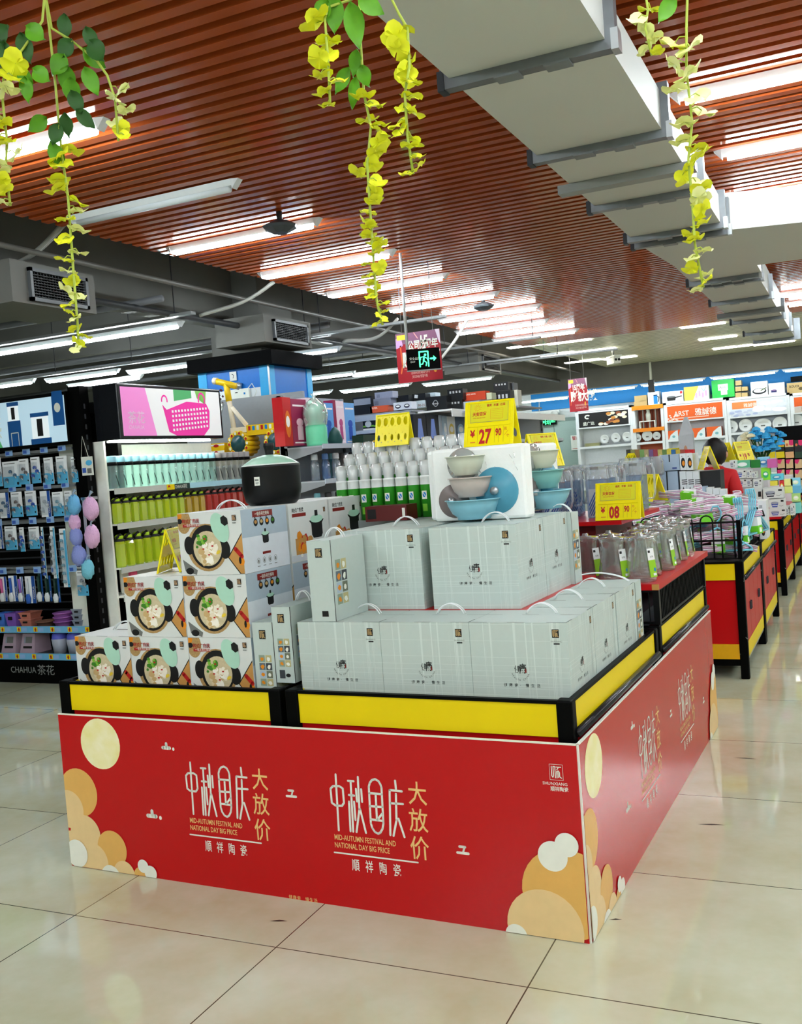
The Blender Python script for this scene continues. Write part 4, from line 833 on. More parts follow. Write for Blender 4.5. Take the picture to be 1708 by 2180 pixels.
cyb = clear('bottle_aqua', 'D8F2F0', .18, .05, .5); gyb = clear('bottle_smoke', 'EAECEB', .15, .05, .5); cap1 = mat('cap_aqua', '8CC0D2', .4); cap2 = mat('cap_grey', 'A3A1A0', .4)
def tall_bottle(label, loc, body, capm):
    t = thing('drinking_bottle', label, 'bottle', 'tall clear bottles on the top shelf', loc)
    b = B(); b.lathe([(0, 0), (.034, .0), (.037, .006), (.037, .165), (.034, .172)], body, 16); b.build('body', t)
    b = B(); b.lathe([(.035, .17), (.0385, .171), (.0385, .196), (.03, .197)], mat('ring_black', '0A0C0E', .5, spec=.1), 16); b.lathe([(.0, .242), (.034, .242), (.0375, .236), (.0375, .196)], capm, 16); b.build('cap', t)
    b = B(); b.tube([(.038, -.012, .1), (.0405, 0, .06), (.0395, .012, .02)], .003, ink, 5); b.build('strap', t); return t
tb = None
for i in range(21):
    m1, m2 = (cyb, cap1) if i < 15 else (gyb, cap2); lb = 'tall clear bottle with %s cap, %s from the corner upright' % ('aqua' if i < 15 else 'grey', ORD[i])
    if i in (0, 15): tb = tall_bottle(lb, (XW, 3.275+.0885*i, 1.4275), m1, m2); 
    else: dup(tb, lb, (XW, 3.275+.0885*i, 1.4275))
lgb = clear('bottle_lime', 'DCF23A', .55); rdb = clear('bottle_red', 'D6463A', .6); amb = clear('bottle_amber', 'D8B42A', .6); capb = mat('cap_lime', 'A8CF22', .35)
def square_bottle(label, loc, body, capm, grp):
    t = thing('sports_bottle', label, 'bottle', grp, loc)
    b = B(); b.lathe([(0, 0), (.04, 0), (.046, .008), (.046, .135), (.042, .15)], body, 8, smooth=False); b.build('body', t)
    b = B(); b.lathe([(.043, .15), (.044, .158), (.03, .166)], ink, 10); b.lathe([(.03, .166), (.032, .18), (.02, .19), (0, .19)], capm, 10); b.tube([(.005, -.04, .17), (.02, -.01, .19), (.01, .03, .172)], .009, ink, 6); b.build('cap', t); return t
for i in range(20):
    m1, m2, c_ = (lgb, capb, 'lime green') if i < 9 else (amb, capb, 'amber') if i < 12 else (rdb, mat('cap_rose', 'C46A62', .35), 'red')
    lb = '%s sports bottle on the second shelf, %s from the bath puffs' % (c_, ORD[i])
    if i in (0, 9, 12): tb = square_bottle(lb, (XW, 3.28+.094*i, 1.1675), m1, m2, 'sports bottles on the second shelf')
    else: dup(tb, lb, (XW, 3.28+.094*i, 1.1675))
for i in range(9):
    lb = 'lime green sports bottle on the third shelf, %s from the bath puffs' % ORD[i]
    if i == 0: tb = square_bottle(lb, (XW, 3.28, .8425), lgb, capb, 'lime sports bottles on the third shelf'); tb.scale = (1, 1, 1.28)
    else: dup(tb, lb, (XW, 3.28+.1*i, .8425))
t = thing('gift_cup', 'clear cup with pink lid in a white display box on the fourth shelf', 'cup', None, (XW-.02, 3.42, .6325))
b = B(); b.box(-.06, -.08, 0, -.05, .09, .19, shw); b.box(-.06, -.08, 0, .02, .09, .006, shw); b.build('display_box', t); b = B(); b.lathe([(0, .008), (.03, .008), (.032, .13)], clear('cup_clear', 'E8ECE4', .3), 16); b.build('body', t); b = B(); b.lathe([(.033, .13), (.034, .16), (.03, .165), (0, .165)], pl('rose', 'D8486E'), 16); b.build('lid', t)
b = B(); b.T = sideR(.034, -.02, .02); b.poly([(0, 0), (.006, 0), (.018, .07), (.03, 0), (.036, 0), (.02, .09), (.016, .09)], inkg, .001); b.build('tower_print', t)
# light box sign over it
t = thing('light_box_sign', 'glossy sign with pink laundry basket over the bottle shelves', 'sign', None, (-2.33, 3.2, 1.78))
b = B(); b.box(-.23, 0, 0, 0, 1.29, .41, mat('sign_black', '15171B', .25)); b.build('casing', t, .01)
b = B(); b.box(-.16, .03, -.012, -.12, 1.26, -.001, mat('led_glow', (.97, 1, .93), emit=TUBE*.8)); b.build('led_strip', t)
b = B(); hp = mat('sign_pink', 'E58BCB', .08, emit=.05); sw_ = mat('sign_white', 'DCDEDE', .08, emit=.06); bp_ = mat('sign_basket', 'E0409C', .1, emit=.05); b.T = sideR(.001, .03, .025)
b.rect(0, 0, 1.23, .36, sw_, .001); b.poly([(0, 0), (.38, 0), (.28, .36), (0, .36)], hp, .0016); b.poly([(.62, .36), (.85, .36), (.85, .3), (.62, .27)], hgreen, .0016); b.poly([(.9, .36), (1.05, .36), (1.03, .25), (.92, .3)], mat('sign_lime', '8BCB6A', .1), .0016)
pts = [(.47, .24), (.52, .2), (.78, .27), (1.04, .26), (1.08, .2), (1.06, .06), (.98, .0), (.62, 0), (.53, .03)]; b.poly(pts, bp_, .002); b.ring(.98, .29, .05, .06, .018, bp_, .0022, 18, -.5, 3.6); b.ring(.5, .27, .04, .045, .014, bp_, .0022, 18, -.3, 3.4)
for r in range(5):
    for c_ in range(12):
        x, y = .58+c_*.04, .035+r*.036+c_*.003; b.rect(x, y, x+.022, y+.018, sw_, .0026)
b.text('茶花', .06, .1, .07, mat('sign_pale', 'F3CFE8', .1), .0024, .01, 1); b.text('CHAHUA', .06, .05, .03, mat('sign_pale', 'F3CFE8', .1), .0024, .004, 1); b.stroke([(.3, .33), (.42, .2)], .006, sw_, .0022)
b.build('picture', t)
# ------------------------------------------------------------------ helpers for goods measured off the photograph
def crate(name, label, cat, group, u0, v0, u1, v1, y, d, m, art=None, z0=None, side=None):
    """a carton whose front stands in the plane y; z0 sets what it rests on"""
    vm = (v0+v1)/2; a, c_ = aty(u0, vm, y), aty(u1, vm, y); um = (u0+u1)/2; zt = aty(um, v0, y).z; zb = aty(um, v1, y).z if z0 is None else z0
    W_, H_ = c_.x-a.x, zt-zb; b = B(); b.box(0, 0, 0, W_, d, H_, m); b.T = front(0, 0, 0)
    if art: art(b, W_, H_)
    b.T = sideR(W_, 0, 0)
    if side: side(b, d, H_)
    o = tag(b.build(name), label, cat, group); o.location = (a.x, y, zb); return o, zt
def crateX(name, label, cat, group, u0, v0, u1, v1, x, d, m, art=None, z0=None):
    """a carton whose front stands in the plane x, looking along +x"""
    vm = (v0+v1)/2; a, c_ = atx(u0, vm, x), atx(u1, vm, x); um = (u0+u1)/2; zt = atx(um, v0, x).z; zb = atx(um, v1, x).z if z0 is None else z0
    W_, H_ = c_.y-a.y, zt-zb; b = B(); b.box(-d, 0, 0, 0, W_-.004, H_, m); b.T = sideR(0, 0, 0)
    if art: art(b, W_, H_)
    o = tag(b.build(name), label, cat, group); o.location = (x, a.y, zb); return o
C_ = lambda c_: mat('goods_'+c_, c_, .4)
def art_txt(t_, c_, y=.7, h=.1, x=.1): return lambda b, W_, H_: b.text(t_, x*W_, y*H_, h*H_, C_(c_), .001, .01)
def art_ell(c_, bg=None, n=1):
    def f(b, W_, H_):
        if bg: b.rect(0, 0, W_, H_*.5, C_(bg), .0008)
        for i in range(n): b.ell(W_*(i+.5)/n, H_*.45, W_*.32/n, H_*.28, C_(c_), .0016, 16); b.ell(W_*(i+.5)/n, H_*.5, W_*.22/n, H_*.12, C_('F2F2EE'), .002, 12)
    return f
def art_bottle(c_):
    def f(b, W_, H_): b.rect(W_*.1, H_*.84, W_*.9, H_*.88, C_('F0E6EA'), .0008); b.ell(W_*.5, H_*.5, W_*.22, H_*.09, C_(c_), .0012, 16); b.rect(W_*.32, H_*.12, W_*.68, H_*.42, C_(c_), .001); b.rect(W_*.1, H_*.05, W_*.9, H_*.08, C_('F0E6EA'), .0008)
    return f
# ------------------------------------------------------------------ blue column, grey partition and toy scooter
b = B(); b.box(-3.62, 6.0, 0, -2.775, 6.85, 2.54, mat('column_blue', '1C6FC4', .3)); ct = mat('column_cyan', '2FA3DC', .35)
b.box(-3.625, 5.992, 2.0, -3.52, 6.0, 2.54, ct); b.box(-2.88, 5.992, 2.0, -2.772, 6.0, 2.54, ct); b.box(-2.775, 5.995, 0, -2.767, 6.1, 2.54, ct); b.box(-2.775, 6.75, 0, -2.767, 6.855, 2.54, ct)
b.box(-3.52, 5.993, .0, -2.88, 6.0, 2.33, mat('column_white', 'DADFE0', .4)); b.T = front(-3.1, 5.99, 2.16); b.poly([(-.06, .1), (0, -.06), (.05, .09)], mat('pennant', 'BFC23A', .5), .001); b.T = Matrix()
b.box(-2.778, 5.985, 0, -2.762, 5.998, 2.54, steel); b.box(-3.7, 5.92, 2.54, -2.68, 6.95, 2.68, mat('column_cap', '050506', .7, spec=.05)); b.box(-3.5, 6.1, 2.68, -2.9, 6.75, 3.9, conc)
struct(b, 'column')
def fr(u, v, y): p = aty(u, v, y); return p
p = fr(500, 828, 5.99); b = B(); b.box(-.06, -.03, -.06, .16, 0, .06, pr_w); b.T = front(0, -.0305, 0); b.rect(.0, .02, .03, .03, ink, .001); b.rect(.1, .0, .12, .02, blueP, .001)
t = thing('wall_router', 'white box with cable on the blue column, behind the toy scooter', 'box', None, (aty(505, 842, 5.985).x, 5.985, aty(505, 842, 5.985).z)); o = b.build('case', t); b = B(); b.tube([(.14, -.02, .05), (.2, -.02, .1), (.24, -.01, .02), (.2, -.01, -.06)], .005, offw, 6); b.tube([(.03, -.01, .06), (.05, -.02, .12)], .03, steel, 10); b.build('cable', t)
p = aty(497, 801, 5.99); b = B(); b.box(-.04, -.008, -.045, .04, 0, .045, offw); b.T = front(0, -.0085, 0); b.stroke([(-.01, .02), (.01, .01), (0, -.02)], .006, ink, .001); o = tag(b.build('wall_switch'), 'small white switch plate high on the blue column', 'switch'); o.location = p
YS = 5.3
t = thing('scooter_shelf', 'grey shelving with back panel carrying the yellow toy scooter', 'shelf', None, (-3.5, YS, 0))
b = B(); b.box(0, .25, 0, 1.35, .29, 2.2, grey); b.build('back_panel', t); b = B(); b.box(0, -.2, 1.59, 1.35, .25, 1.615, C_('B8A88C')); b.box(.0, -.21, 1.56, 1.35, -.2, 1.615, C_('8A7F6C')); b.build('shelf', t)
b = B(); b.box(0, -.15, 0, 1.35, .25, .12, dgrey); b.box(0, -.18, 1.1, 1.35, .25, 1.12, grey); b.build('lower_shelf', t)
sy = [mat('toy_yellow', 'E8BE10', .35), mat('toy_cream', 'E6D9C2', .4), mat('toy_teal', '1F4A50', .25)]
t = thing('toy_scooter', 'scooter shape built of yellow sweet tubes with teal wheel discs', 'scooter', None, (0, YS, 0))
b = B(); q = [aty(500, 922, YS), aty(482, 818, YS)]; q = [(v.x, 0, v.z) for v in q]; b.tube(q, .024, sy[1], 8); b.tube([((q[0][0]*.35+q[1][0]*.65), -.004, q[0][2]*.35+q[1][2]*.65), q[1]], .03, sy[0], 8); b.build('stem', t)
a, c_ = aty(457, 811, YS), aty(502, 822, YS); b = B(); b.tube([(a.x, 0, a.z), (c_.x, 0, c_.z)], .03, sy[0], 10); b.tube([(a.x-.01, 0, a.z), (a.x+.03, 0, a.z-.005)], .033, sy[1], 10); b.build('handlebar', t)
a, c_ = aty(494, 868, YS), aty(525, 905, YS); b = B(); b.tube([(a.x, 0, a.z), (c_.x, 0, c_.z)], .022, sy[1], 8); b.build('brace', t)
a, c_ = aty(500, 918, YS), aty(592, 908, YS); b = B(); b.box(a.x, -.07, c_.z-.025, c_.x, .07, c_.z+.025, sy[1]); b.box(a.x+.18, -.075, c_.z-.06, c_.x, .075, c_.z+.035, sy[0])
for i in range(6): b.box(a.x+.2+i*.045, -.077, c_.z-.015, a.x+.225+i*.045, -.07, c_.z+.025, [digr, blueP, pr_w][i % 3])
b.build('deck', t)
for u, v in ((507, 945), (586, 940)):
    c_ = aty(u, v, YS-.1); b = B(); r = .115
    for i in range(14):
        a = 2*pi*i/14; x, z = c_.x+.098*cos(a), c_.z+.098*sin(a); b.tube([(x, -.1, z), (x, .09, z)], .024, sy[0], 8)
        b.T = front(x, -.101, z); b.ell(0, 0, .012, .014, digr if i % 2 else pr_w, .001, 8); b.T = Matrix()
    b.tube([(c_.x, -.1, c_.z), (c_.x, .09, c_.z)], .08, sy[2], 20); b.build('wheel', t)
def treat(b, W_, H_): b.rect(0, H_*.5, W_, H_*.8, C_('EDF0F0'), .001); b.ell(W_*.3, H_*.4, W_*.12, H_*.3, C_('4A62B8'), .0015, 10); b.ell(W_*.7, H_*.5, W_*.1, H_*.3, digr, .0015, 10)
for i in range(2):
    crate('sweet_carton', 'small yellow sweet carton %s behind the bottle caps' % ('stacked on another', 'under another')[i], 'carton', 'yellow sweet cartons', 420, 945+11*i, 478, 956+11*i, YS-.05, .1, sy[0], treat, None if i == 0 else 1.6165)
p = aty(460, 848, YS); t = thing('dried_bouquet', 'dark red dried bouquet in clear wrap beside the pink basket sign', 'bouquet', None, (p.x, YS, p.z)); b = B(); rnd = random.Random(3)
for i in range(30): b.at(rnd.uniform(-.06, .06), rnd.uniform(-.04, .04), rnd.uniform(-.06, .07)).lathe([(0, -.014), (.014, 0), (0, .014)], mat('dry_red', '4A1420', .7), 6)
b.at(); b.build('flowers', t); b = B(); b.lathe([(.08, -.05), (.02, -.2), (.012, -.24)], clear('wrap', 'DDE3E3', .5), 10); b.tube([(0, 0, 0), (0, .0, -.24)], .008, mat('stem_green', '4E7A2C'), 6); b.build('wrap', t)

# ------------------------------------------------------------------ grey gondola runs behind the island
def gondola(label, y0, y1, xb, depth, shelves, ztop, yb=None):
    t = thing('grey_gondola', label, 'gondola', 'grey gondolas behind the island', (xb, y0, 0))
    b = B(); b.box(-.04, 0, 0, 0, (yb or y1)-y0, ztop, grey); b.build('back_panel', t)
    for y in (0, (yb or y1)-y0-.04):
        b = B(); b.box(-.05, y, 0, .03, y+.04, ztop, grey)
        for i in range(int(ztop/.11)): b.box(.03, y-.001, .06+i*.11, .0305, y+.012, .1+i*.11, ink); b.box(.008, y-.0012, .06+i*.11, .018, y, .1+i*.11, ink)
        b.build('upright', t)
    for z in shelves:
        b = B(); b.box(0, 0, z-.012, depth, y1-y0, z, C_('A9B0B8')); b.box(depth, 0, z-.03, depth+.008, y1-y0, z+.012, C_('B9C4D2')); o = b.build('shelf', t)
        for y in (0, y1-y0-.004):
            b = B(); b.prism([(0, -.0), (0, -.11), (.06, -.1), (depth, -.03), (depth, 0)], y, y+.004, grey)
            b.v = [(x, zz, yy) for x, yy, zz in b.v]; b.v = [(x, q, zz+z-.012) for x, q, zz in b.v]; o2 = b.build('bracket', o)
    b = B(); b.box(0, .01, 0, depth-.02, y1-y0-.01, .12, dgrey); b.build('plinth', t); return t
XB = -2.07
gondola('grey gondola with pink and red bottle cartons, end panel towards the aisle', 5.02, 6.95, XB, .38, (1.665, 1.36, 1.0, .6, .25), 2.13, 6.15)
gb = [(604, 846, 622, 'C41A1E', 'red carton with chili print, at the gondola end panel', art_ell('E2751E')), (622, 850, 655, '99204F', 'magenta bottle carton beside the red one', art_bottle('E6B4C4')), (655, 848, 677, 'E8D8E0', 'pale pink bottle carton behind the green kettle toy', art_bottle('7A2B4A')),
      (690, 858, 712, '5D9BDB', 'blue bottle carton, first, behind the netted green dispenser', art_bottle('1F55B0')), (712, 852, 718, '8A1C48', 'narrow magenta carton between blue and pink', None), (718, 854, 735, 'EAD3DF', 'pale pink bottle carton, second', art_bottle('B0467E')), (735, 858, 757, '6AA6E2', 'blue bottle carton, last before the white mug boxes', art_bottle('2350B8'))]
for u0, v0, u1, c_, lb, ar in gb: crateX('bottle_carton', lb, 'carton', 'bottle cartons on the grey gondola', u0, v0, u1, 950, -1.9, .1, C_(c_), ar, 1.678)
p = atx(684, 940, -1.76); t = thing('water_dispenser', 'mint green animal-shaped dispenser in a clear net wrap', 'dispenser', None, (-1.8, p.y, 1.666)); ng = C_('6FD3A6')
b = B(); b.lathe([(0, 0), (.09, 0), (.095, .02), (.095, .16), (.08, .2), (.06, .205)], ng, 20); b.lathe([(.06, .2), (.09, .24), (.1, .29), (.085, .34), (.05, .365), (0, .37)], C_('8CC9B0'), 20); b.build('body', t)
b = B(); b.at(.085, -.01, .3).lathe([(0, -.02), (.02, 0), (0, .02)], C_('D23A78'), 10); b.at(.0, -.07, .36).lathe([(0, -.02), (.025, 0), (.02, .03), (0, .04)], C_('B9DED0'), 10); b.at(.0, .07, .36).lathe([(0, -.02), (.025, 0), (.02, .03), (0, .04)], C_('B9DED0'), 10); b.at(); b.build('face', t)
b = B(); b.lathe([(.1, .18), (.115, .28), (.1, .36), (.04, .41), (.012, .43), (.03, .46)], clear('net_wrap', 'E6F4EE', .3), 14); b.build('wrap', t)
p = atx(722, 930, -1.76); b = B(); b.lathe([(0, 0), (.06, .0), (.07, .05), (.05, .12), (.02, .16), (0, .17)], C_('1D4A48'), 12); o = tag(b.build('wrapped_toy'), 'small dark teal wrapped toy beside the mint dispenser', 'toy'); o.location = (-1.8, p.y, 1.666)
bc = [clear('bot_clear', 'C8D3DC', .25), clear('bot_blue', '8FB0DC', .3), clear('bot_smoke', '8F8A86', .35), clear('bot_teal', '8CC4CC', .3)]; bcap = [C_('C9CED2'), C_('5B7FB8'), C_('3B3A3C'), C_('6EA9B4')]
def shelf_bottle(label, loc, k, h, grp):
    t = thing('shelf_bottle', label, 'bottle', grp, loc); b = B(); b.lathe([(0, 0), (.036, 0), (.04, .01), (.04, h*.6), (.03, h*.72), (.026, h*.8)], bc[k], 12); b.build('body', t)
    b = B(); b.lathe([(.03, h*.78), (.03, h*.95), (.024, h), (0, h)], bcap[k], 12); b.build('cap', t); return t
protos = {}
for r_, (z, h, n_) in enumerate(((1.361, .235, 16), (1.001, .25, 10))):
    for i in range(n_):
        k = (0, 1, 0, 3, 2, 2, 0, 1)[(i+r_*3) % 8]; lb = '%s drinking bottle on the %s shelf of the grey gondola, %s from its end panel' % (('clear', 'blue', 'smoky', 'teal')[k], ('middle', 'lower')[r_], ORD[i]); loc = (-1.79+.05*((i % 3)-1), 5.13+.105*i, z)
        if (k, h) not in protos: protos[(k, h)] = shelf_bottle(lb, loc, k, h, 'bottles on the grey gondola')
        else: dup(protos[(k, h)], lb, loc)
for i in range(2): 
    p = atx(765+45*i, 925, -1.78); b = B(); b.box(-.06, 0, 0, .06, .34, .09 if i == 0 else .06, C_('16301F') if i == 0 else C_('14622B')); b.T = sideR(.06, 0, 0); b.rect(.2, .02, .3, .035, C_('E0B21E'), .001); o = tag(b.build('boxed_set'), ('dark green boxed set', 'bright green boxed set with yellow band')[i]+' lying at the far end of the gondola shelf', 'box'); o.location = (-1.8, p.y, 1.666)
# second gondola: its end bay faces the aisle, its long side carries glassware
YE = 7.75
t = thing('end_bay', 'grey end bay with green and white mug cartons, behind the first gondola', 'gondola', None, (-3.02, YE, 0))
b = B(); b.box(0, .3, 0, .86, .33, 2.04, grey); b.build('back_panel', t)
for z in (1.865, 1.745): b = B(); b.box(0, 0, z-.012, .86, .3, z, grey); b.box(0, -.006, z-.03, .86, 0, z+.01, C_('B9C4D2')); b.build('shelf', t)
b = B(); b.box(-.02, -.01, 0, .02, .33, 2.04, grey); b.build('upright', t); b = B(); b.box(.84, -.01, 0, .9, .33, 2.045, grey); b.build('upright', t); b = B(); b.box(0, -.01, 1.98, .86, .0, 2.045, C_('A9B4C2')); b.build('header', t)
def mug(b, W_, H_): b.rect(0, H_*.35, W_, H_*.5, C_('7CBF3A'), .001); b.ell(W_*.5, H_*.62, W_*.3, H_*.3, C_('E4E6E4'), .0015, 14); b.rect(0, 0, W_, H_*.22, C_('E4E6E4'), .0012)
for i, (a, c_) in enumerate(((773, 796), (796, 819), (821, 843), (846, 866))): crate('mug_carton', 'black, green and white mug carton, %s on the end bay' % ORD[i], 'carton', 'mug cartons on the end bay', a, 894, c_, 917, YE+.02, .12, C_('141614'), mug, 1.8665)
crate('mug_tray', 'white tray of mugs lying on the mug cartons', 'tray', None, 780, 886, 838, 893, YE+.03, .1, offw); crate('maroon_box', 'maroon box with white script low on the end bay', 'box', None, 820, 919, 866, 938, YE+.02, .12, C_('4A1414'), art_txt('Coffee', 'E8DAD0', .35, .4), 1.7465)
gondola('grey gondola with boxed glass vases, beyond the perforated price stand', 7.55, 13, XB, .34, (1.67, 1.2, .7, .25), 2.02)
b = B(); b.box(0, 0, 0, .42, 4.9, .02, C_('E4E6E4')); b.T = sideR(.42, 0, -.07); b.box(0, 0, 0, 4.9, .09, .01, C_('E0E3E2')); o = tag(b.build('canopy_shelf'), 'white canopy board over the boxed vases, stacked cartons on it', 'shelf'); o.location = (XB-.03, 8.1, 2.026)
def vase(b, W_, H_): b.poly([(W_*.25, H_*.15), (W_*.75, H_*.15), (W_*.62, H_*.85), (W_*.38, H_*.85)], C_('6F86C8'), .001); b.stroke([(W_*.2, H_*.08), (W_*.8, H_*.08)], .006, C_('C9CEDA'), .001)
vv = [(881, 908, '10121C', 'dark boxed glass vase nearest the upright', vase), (909, 935, '10121C', 'dark boxed glass vase, second, blue edged', vase), (936, 942, '9AA4AE', 'slim silver box between vase and jar boxes', None), (943, 953, '9DB3C4', 'pale blue glass box, first', art_ell('D7E4EA')), (953, 970, 'DDE3E6', 'white glass box with yellow drink print', art_ell('E0C44A')), (970, 992, '33506F', 'dark blue glass box before the price stand', art_ell('8FB8D4'))]
for i, (a, c_, cc, lb, ar) in enumerate(vv): crateX('glass_carton', lb, 'carton', 'boxed glassware on the far gondola', a, 882+i*1.2, c_, 932, -1.86, .12, C_(cc), ar, 1.671)
bc2 = []
for i in range(9):
    k = (2, 0, 1, 0, 2, 3, 0, 1, 2)[i]; key = (k, .26); lb = '%s bottle low on the far gondola, %s from its upright' % (('clear', 'blue', 'smoky', 'teal')[k], ORD[i]); loc = (-1.85, 8.25+.16*i, 1.2)
    if key not in protos: protos[key] = shelf_bottle(lb, loc, k, .26, 'bottles on the far gondola')
    else: dup(protos[key], lb, loc)
# stacked cartons on top of both
blk = C_('101113'); icons = lambda b, W_, H_: [b.rect(W_*(.14+.2*i), H_*.62, W_*(.25+.2*i), H_*.82, C_('B9BCBE'), .001) for i in range(4)]
tops = [(752, 845, 792, 883, blk, 'black carton with grey label, first on the gondola top', lambda b, W_, H_: b.rect(W_*.05, H_*.55, W_*.95, H_*.9, C_('7F8594'), .001), 7.8), (794, 848, 832, 864, C_('7C8294'), 'grey printed carton, lower of two', art_txt('||||', '3A4052', .3, .4), 7.85), (798, 834, 836, 848, C_('868CA0'), 'grey printed carton, upper of two', art_txt('||||', '3A4052', .3, .4), 7.85), (788, 864, 826, 878, C_('C4532E'), 'orange carton under the grey ones', art_txt('SUPER', 'E8DAD0', .6, .25), 7.8), (838, 856, 876, 872, C_('C9CDD6'), 'white carton with black cookware print', art_ell('3B3B4A', None, 2), 7.8), (845, 842, 870, 855, blk, 'long black carton behind the hanging rod', None, 8.0), (878, 838, 906, 852, blk, 'black carton with a white sticker', lambda b, W_, H_: b.poly([(W_*.15, H_*.4), (W_*.4, H_*.3), (W_*.45, H_*.8), (W_*.2, H_*.9)], C_('C9CDD2'), .001), 8.15),
        (877, 853, 906, 868, C_('B9C8CE'), 'pale blue carton with brown lettering', art_txt('PX 90-25', '7A4630', .15, .35), 8.15), (908, 836, 927, 844, C_('C3D6E2'), 'small pale carton on the wide black one', None, 8.3), (908, 844, 952, 873, blk, 'wide black carton with round white mark', lambda b, W_, H_: (b.ring(W_*.45, H_*.5, W_*.12, H_*.25, .008, C_('8A8D90'), .001, 16), b.text('Ocean', W_*.28, H_*.43, H_*.14, C_('C9CCCE'), .0012)), 8.15), (953, 828, 986, 852, blk, 'tall black carton with four icons, upper', icons, 8.3), (950, 852, 984, 873, blk, 'black carton with four icons, lower', icons, 8.3), (986, 834, 1034, 852, C_('C8421F'), 'orange red carton with grey parcel sticker', art_txt('SUPER MAN', 'F0DCD0', .65, .18), 8.4), (986, 854, 1020, 874, C_('B6BAC0'), 'grey pan carton beside the price stand top', art_ell('26282C'), 8.35), (1022, 853, 1048, 876, C_('C8501F'), 'orange carton edge behind the price stand', None, 8.5), (1036, 836, 1047, 850, C_('C6CBA8'), 'small pale green carton', None, 8.4), (1048, 832, 1088, 875, blk, 'black carton with icons, below the highest', icons, 8.6), (1051, 814, 1082, 831, blk, 'highest black carton with icons', icons, 8.65), (1089, 830, 1103, 875, C_('DCDDCB'), 'cream carton end beside the blue wall band', None, 8.75), (1083, 815, 1094, 830, C_('55585C'), 'grey carton end beside the highest black carton', None, 8.8)]
low = {0: 2.152, 3: 2.152, 4: 2.152, 7: 2.152, 9: 2.152, 11: 2.152, 13: 2.152, 14: 2.152, 16: 2.152, 18: 2.152}
for i, (a, v0, c_, v1, m_, lb, ar, y) in enumerate(tops): crate('stacked_carton', lb, 'carton', 'cartons stacked on the gondola tops', a, v0, c_, v1, y+.2, .16, m_, ar)
b = B(); b.box(-1.1, 0, 0, .0, 4.7, .02, C_('8C9096')); o = tag(b.build('top_board'), 'board across the gondola tops under the stacked cartons', 'board'); o.location = (-2.11, 7.95, 2.05)
b = B(); b.box(0, 0, 0, .7, .9, .02, C_('8C9096')); o = tag(b.build('top_board'), 'board end carrying the far black cartons', 'board'); o.location = (-1.66, 8.4, 2.0)
# ------------------------------------------------------------------ second island: hangers and boxes
I2 = -.012; G2C = 'promotion counters of the second island'
counter('red and yellow counter of the second island, scuffed post, under the wire basket of hangers', (1.845, 3.68, 0), I2, 1.0, 1.12, G2C, True, .7, True)
counter('red and yellow counter of the second island, second one along the aisle', (1.859, 4.81, 0), I2, 1.0, 1.12, G2C, True, .7, True)
counter('inner red and yellow counter of the second island behind the pitchers', (.83, 3.67, 0), I2, 1.0, 1.12, G2C, False, .7, True, False); counter('inner red and yellow counter of the second island, further back', (.84, 4.8, 0), I2, 1.0, 1.12, G2C, False, .7, True, False)
guard('wire_basket', 'black wire basket with rounded loops holding the clothes hangers', (1.83, 3.70, 0), I2, 1.06, .96, .725, .955, .055, True)
hcol = [mat('hanger_pink', 'D9A9C4', .35), mat('hanger_white', 'E3DDE2', .35), mat('hanger_blue', '74C3D8', .35), mat('hanger_dark', '3A2A34', .4)]
HP_ = [(-.2, 0), (-.19, .012), (-.04, .085), (0, .1), (.0, .125), (.022, .14), (.03, .165), (.012, .19), (-.018, .19), (-.03, .172)]
bandg = mat('band_green', '6FCB28', .4)
def hanger_pack(label, loc, rot, k, n=4):
    t = thing('hanger_pack', label, 'hanger pack', 'packs of clothes hangers in the wire basket', loc); t.rotation_euler = rot
    for i in range(n):
        b = B(); z = .011*i; b.tube([(.2, 0, z), (.19, .012, z), (.04, .085, z), (0, .1, z)]+[(x, y, z) for x, y in HP_[4:]], .0042, hcol[k if (i % 2 == 0 or k == 2) else 1], 5); b.tube([(0, .1, z), (-.04, .085, z), (-.19, .012, z), (-.2, 0, z), (.2, 0, z)], .0042, hcol[k if (i % 2 == 0 or k == 2) else 1], 5); b.build('hanger', t)
    b = B(); b.box(-.04, -.006, -.007, .04, .03, .011*n, bandg); b.box(-.04, .03, -.007, .04, .066, .011*n, tagw); b.box(-.02, .0, .011*n, .02, .02, .011*n+.0006, C_('F0F4EC')); b.build('paper_band', t); return t
rnd = random.Random(12); hp0 = {}
k = 0
WH = ['at the front grid', 'second in from the front grid', 'near the loops', 'by the scuffed upright', 'beside the pitchers', 'low in the basket', 'half buried', 'across two others', 'near the middle', 'just behind the middle', 'below the yellow stand', 'hook pointing to the aisle', 'hook pointing to the pitchers', 'tilted on the heap', 'slipping towards the aisle', 'close to the white cartons', 'near the heap top', 'at the heap top', 'on the ridge of the heap', 'furthest back', 'by the back rail', 'leaning on the side grid', 'flat on the ridge', 'turned crosswise']
for i in range(64):
    q = i/64; x = .98+.78*rnd.random(); y = 3.84+.82*((i*7) % 10)/10+.05*rnd.random(); dx, dy = (x-1.4)/.55, (y-4.35)/.6
    z = .725+.37*q*max(.45, 1-.4*(dx*dx+dy*dy)); kk = 2 if i % 9 == 2 and i < 50 else 0
    rot = (rnd.uniform(-.18, .28), rnd.uniform(-.2, .2), rnd.uniform(0, 6.28))
    lb = '%s hanger pack, %s, %s layer' % (('pink and white', '', 'blue')[kk], WH[i % 24]+('' if i < 24 else ' again' if i < 48 else ' once more'), ('bottom', 'middle', 'upper', 'top')[min(3, int(q*4))])
    if kk not in hp0: hp0[kk] = hanger_pack(lb, (x, y, z), rot, kk)
    else: o = dup(hp0[kk], lb, (x, y, z)); o.rotation_euler = rot
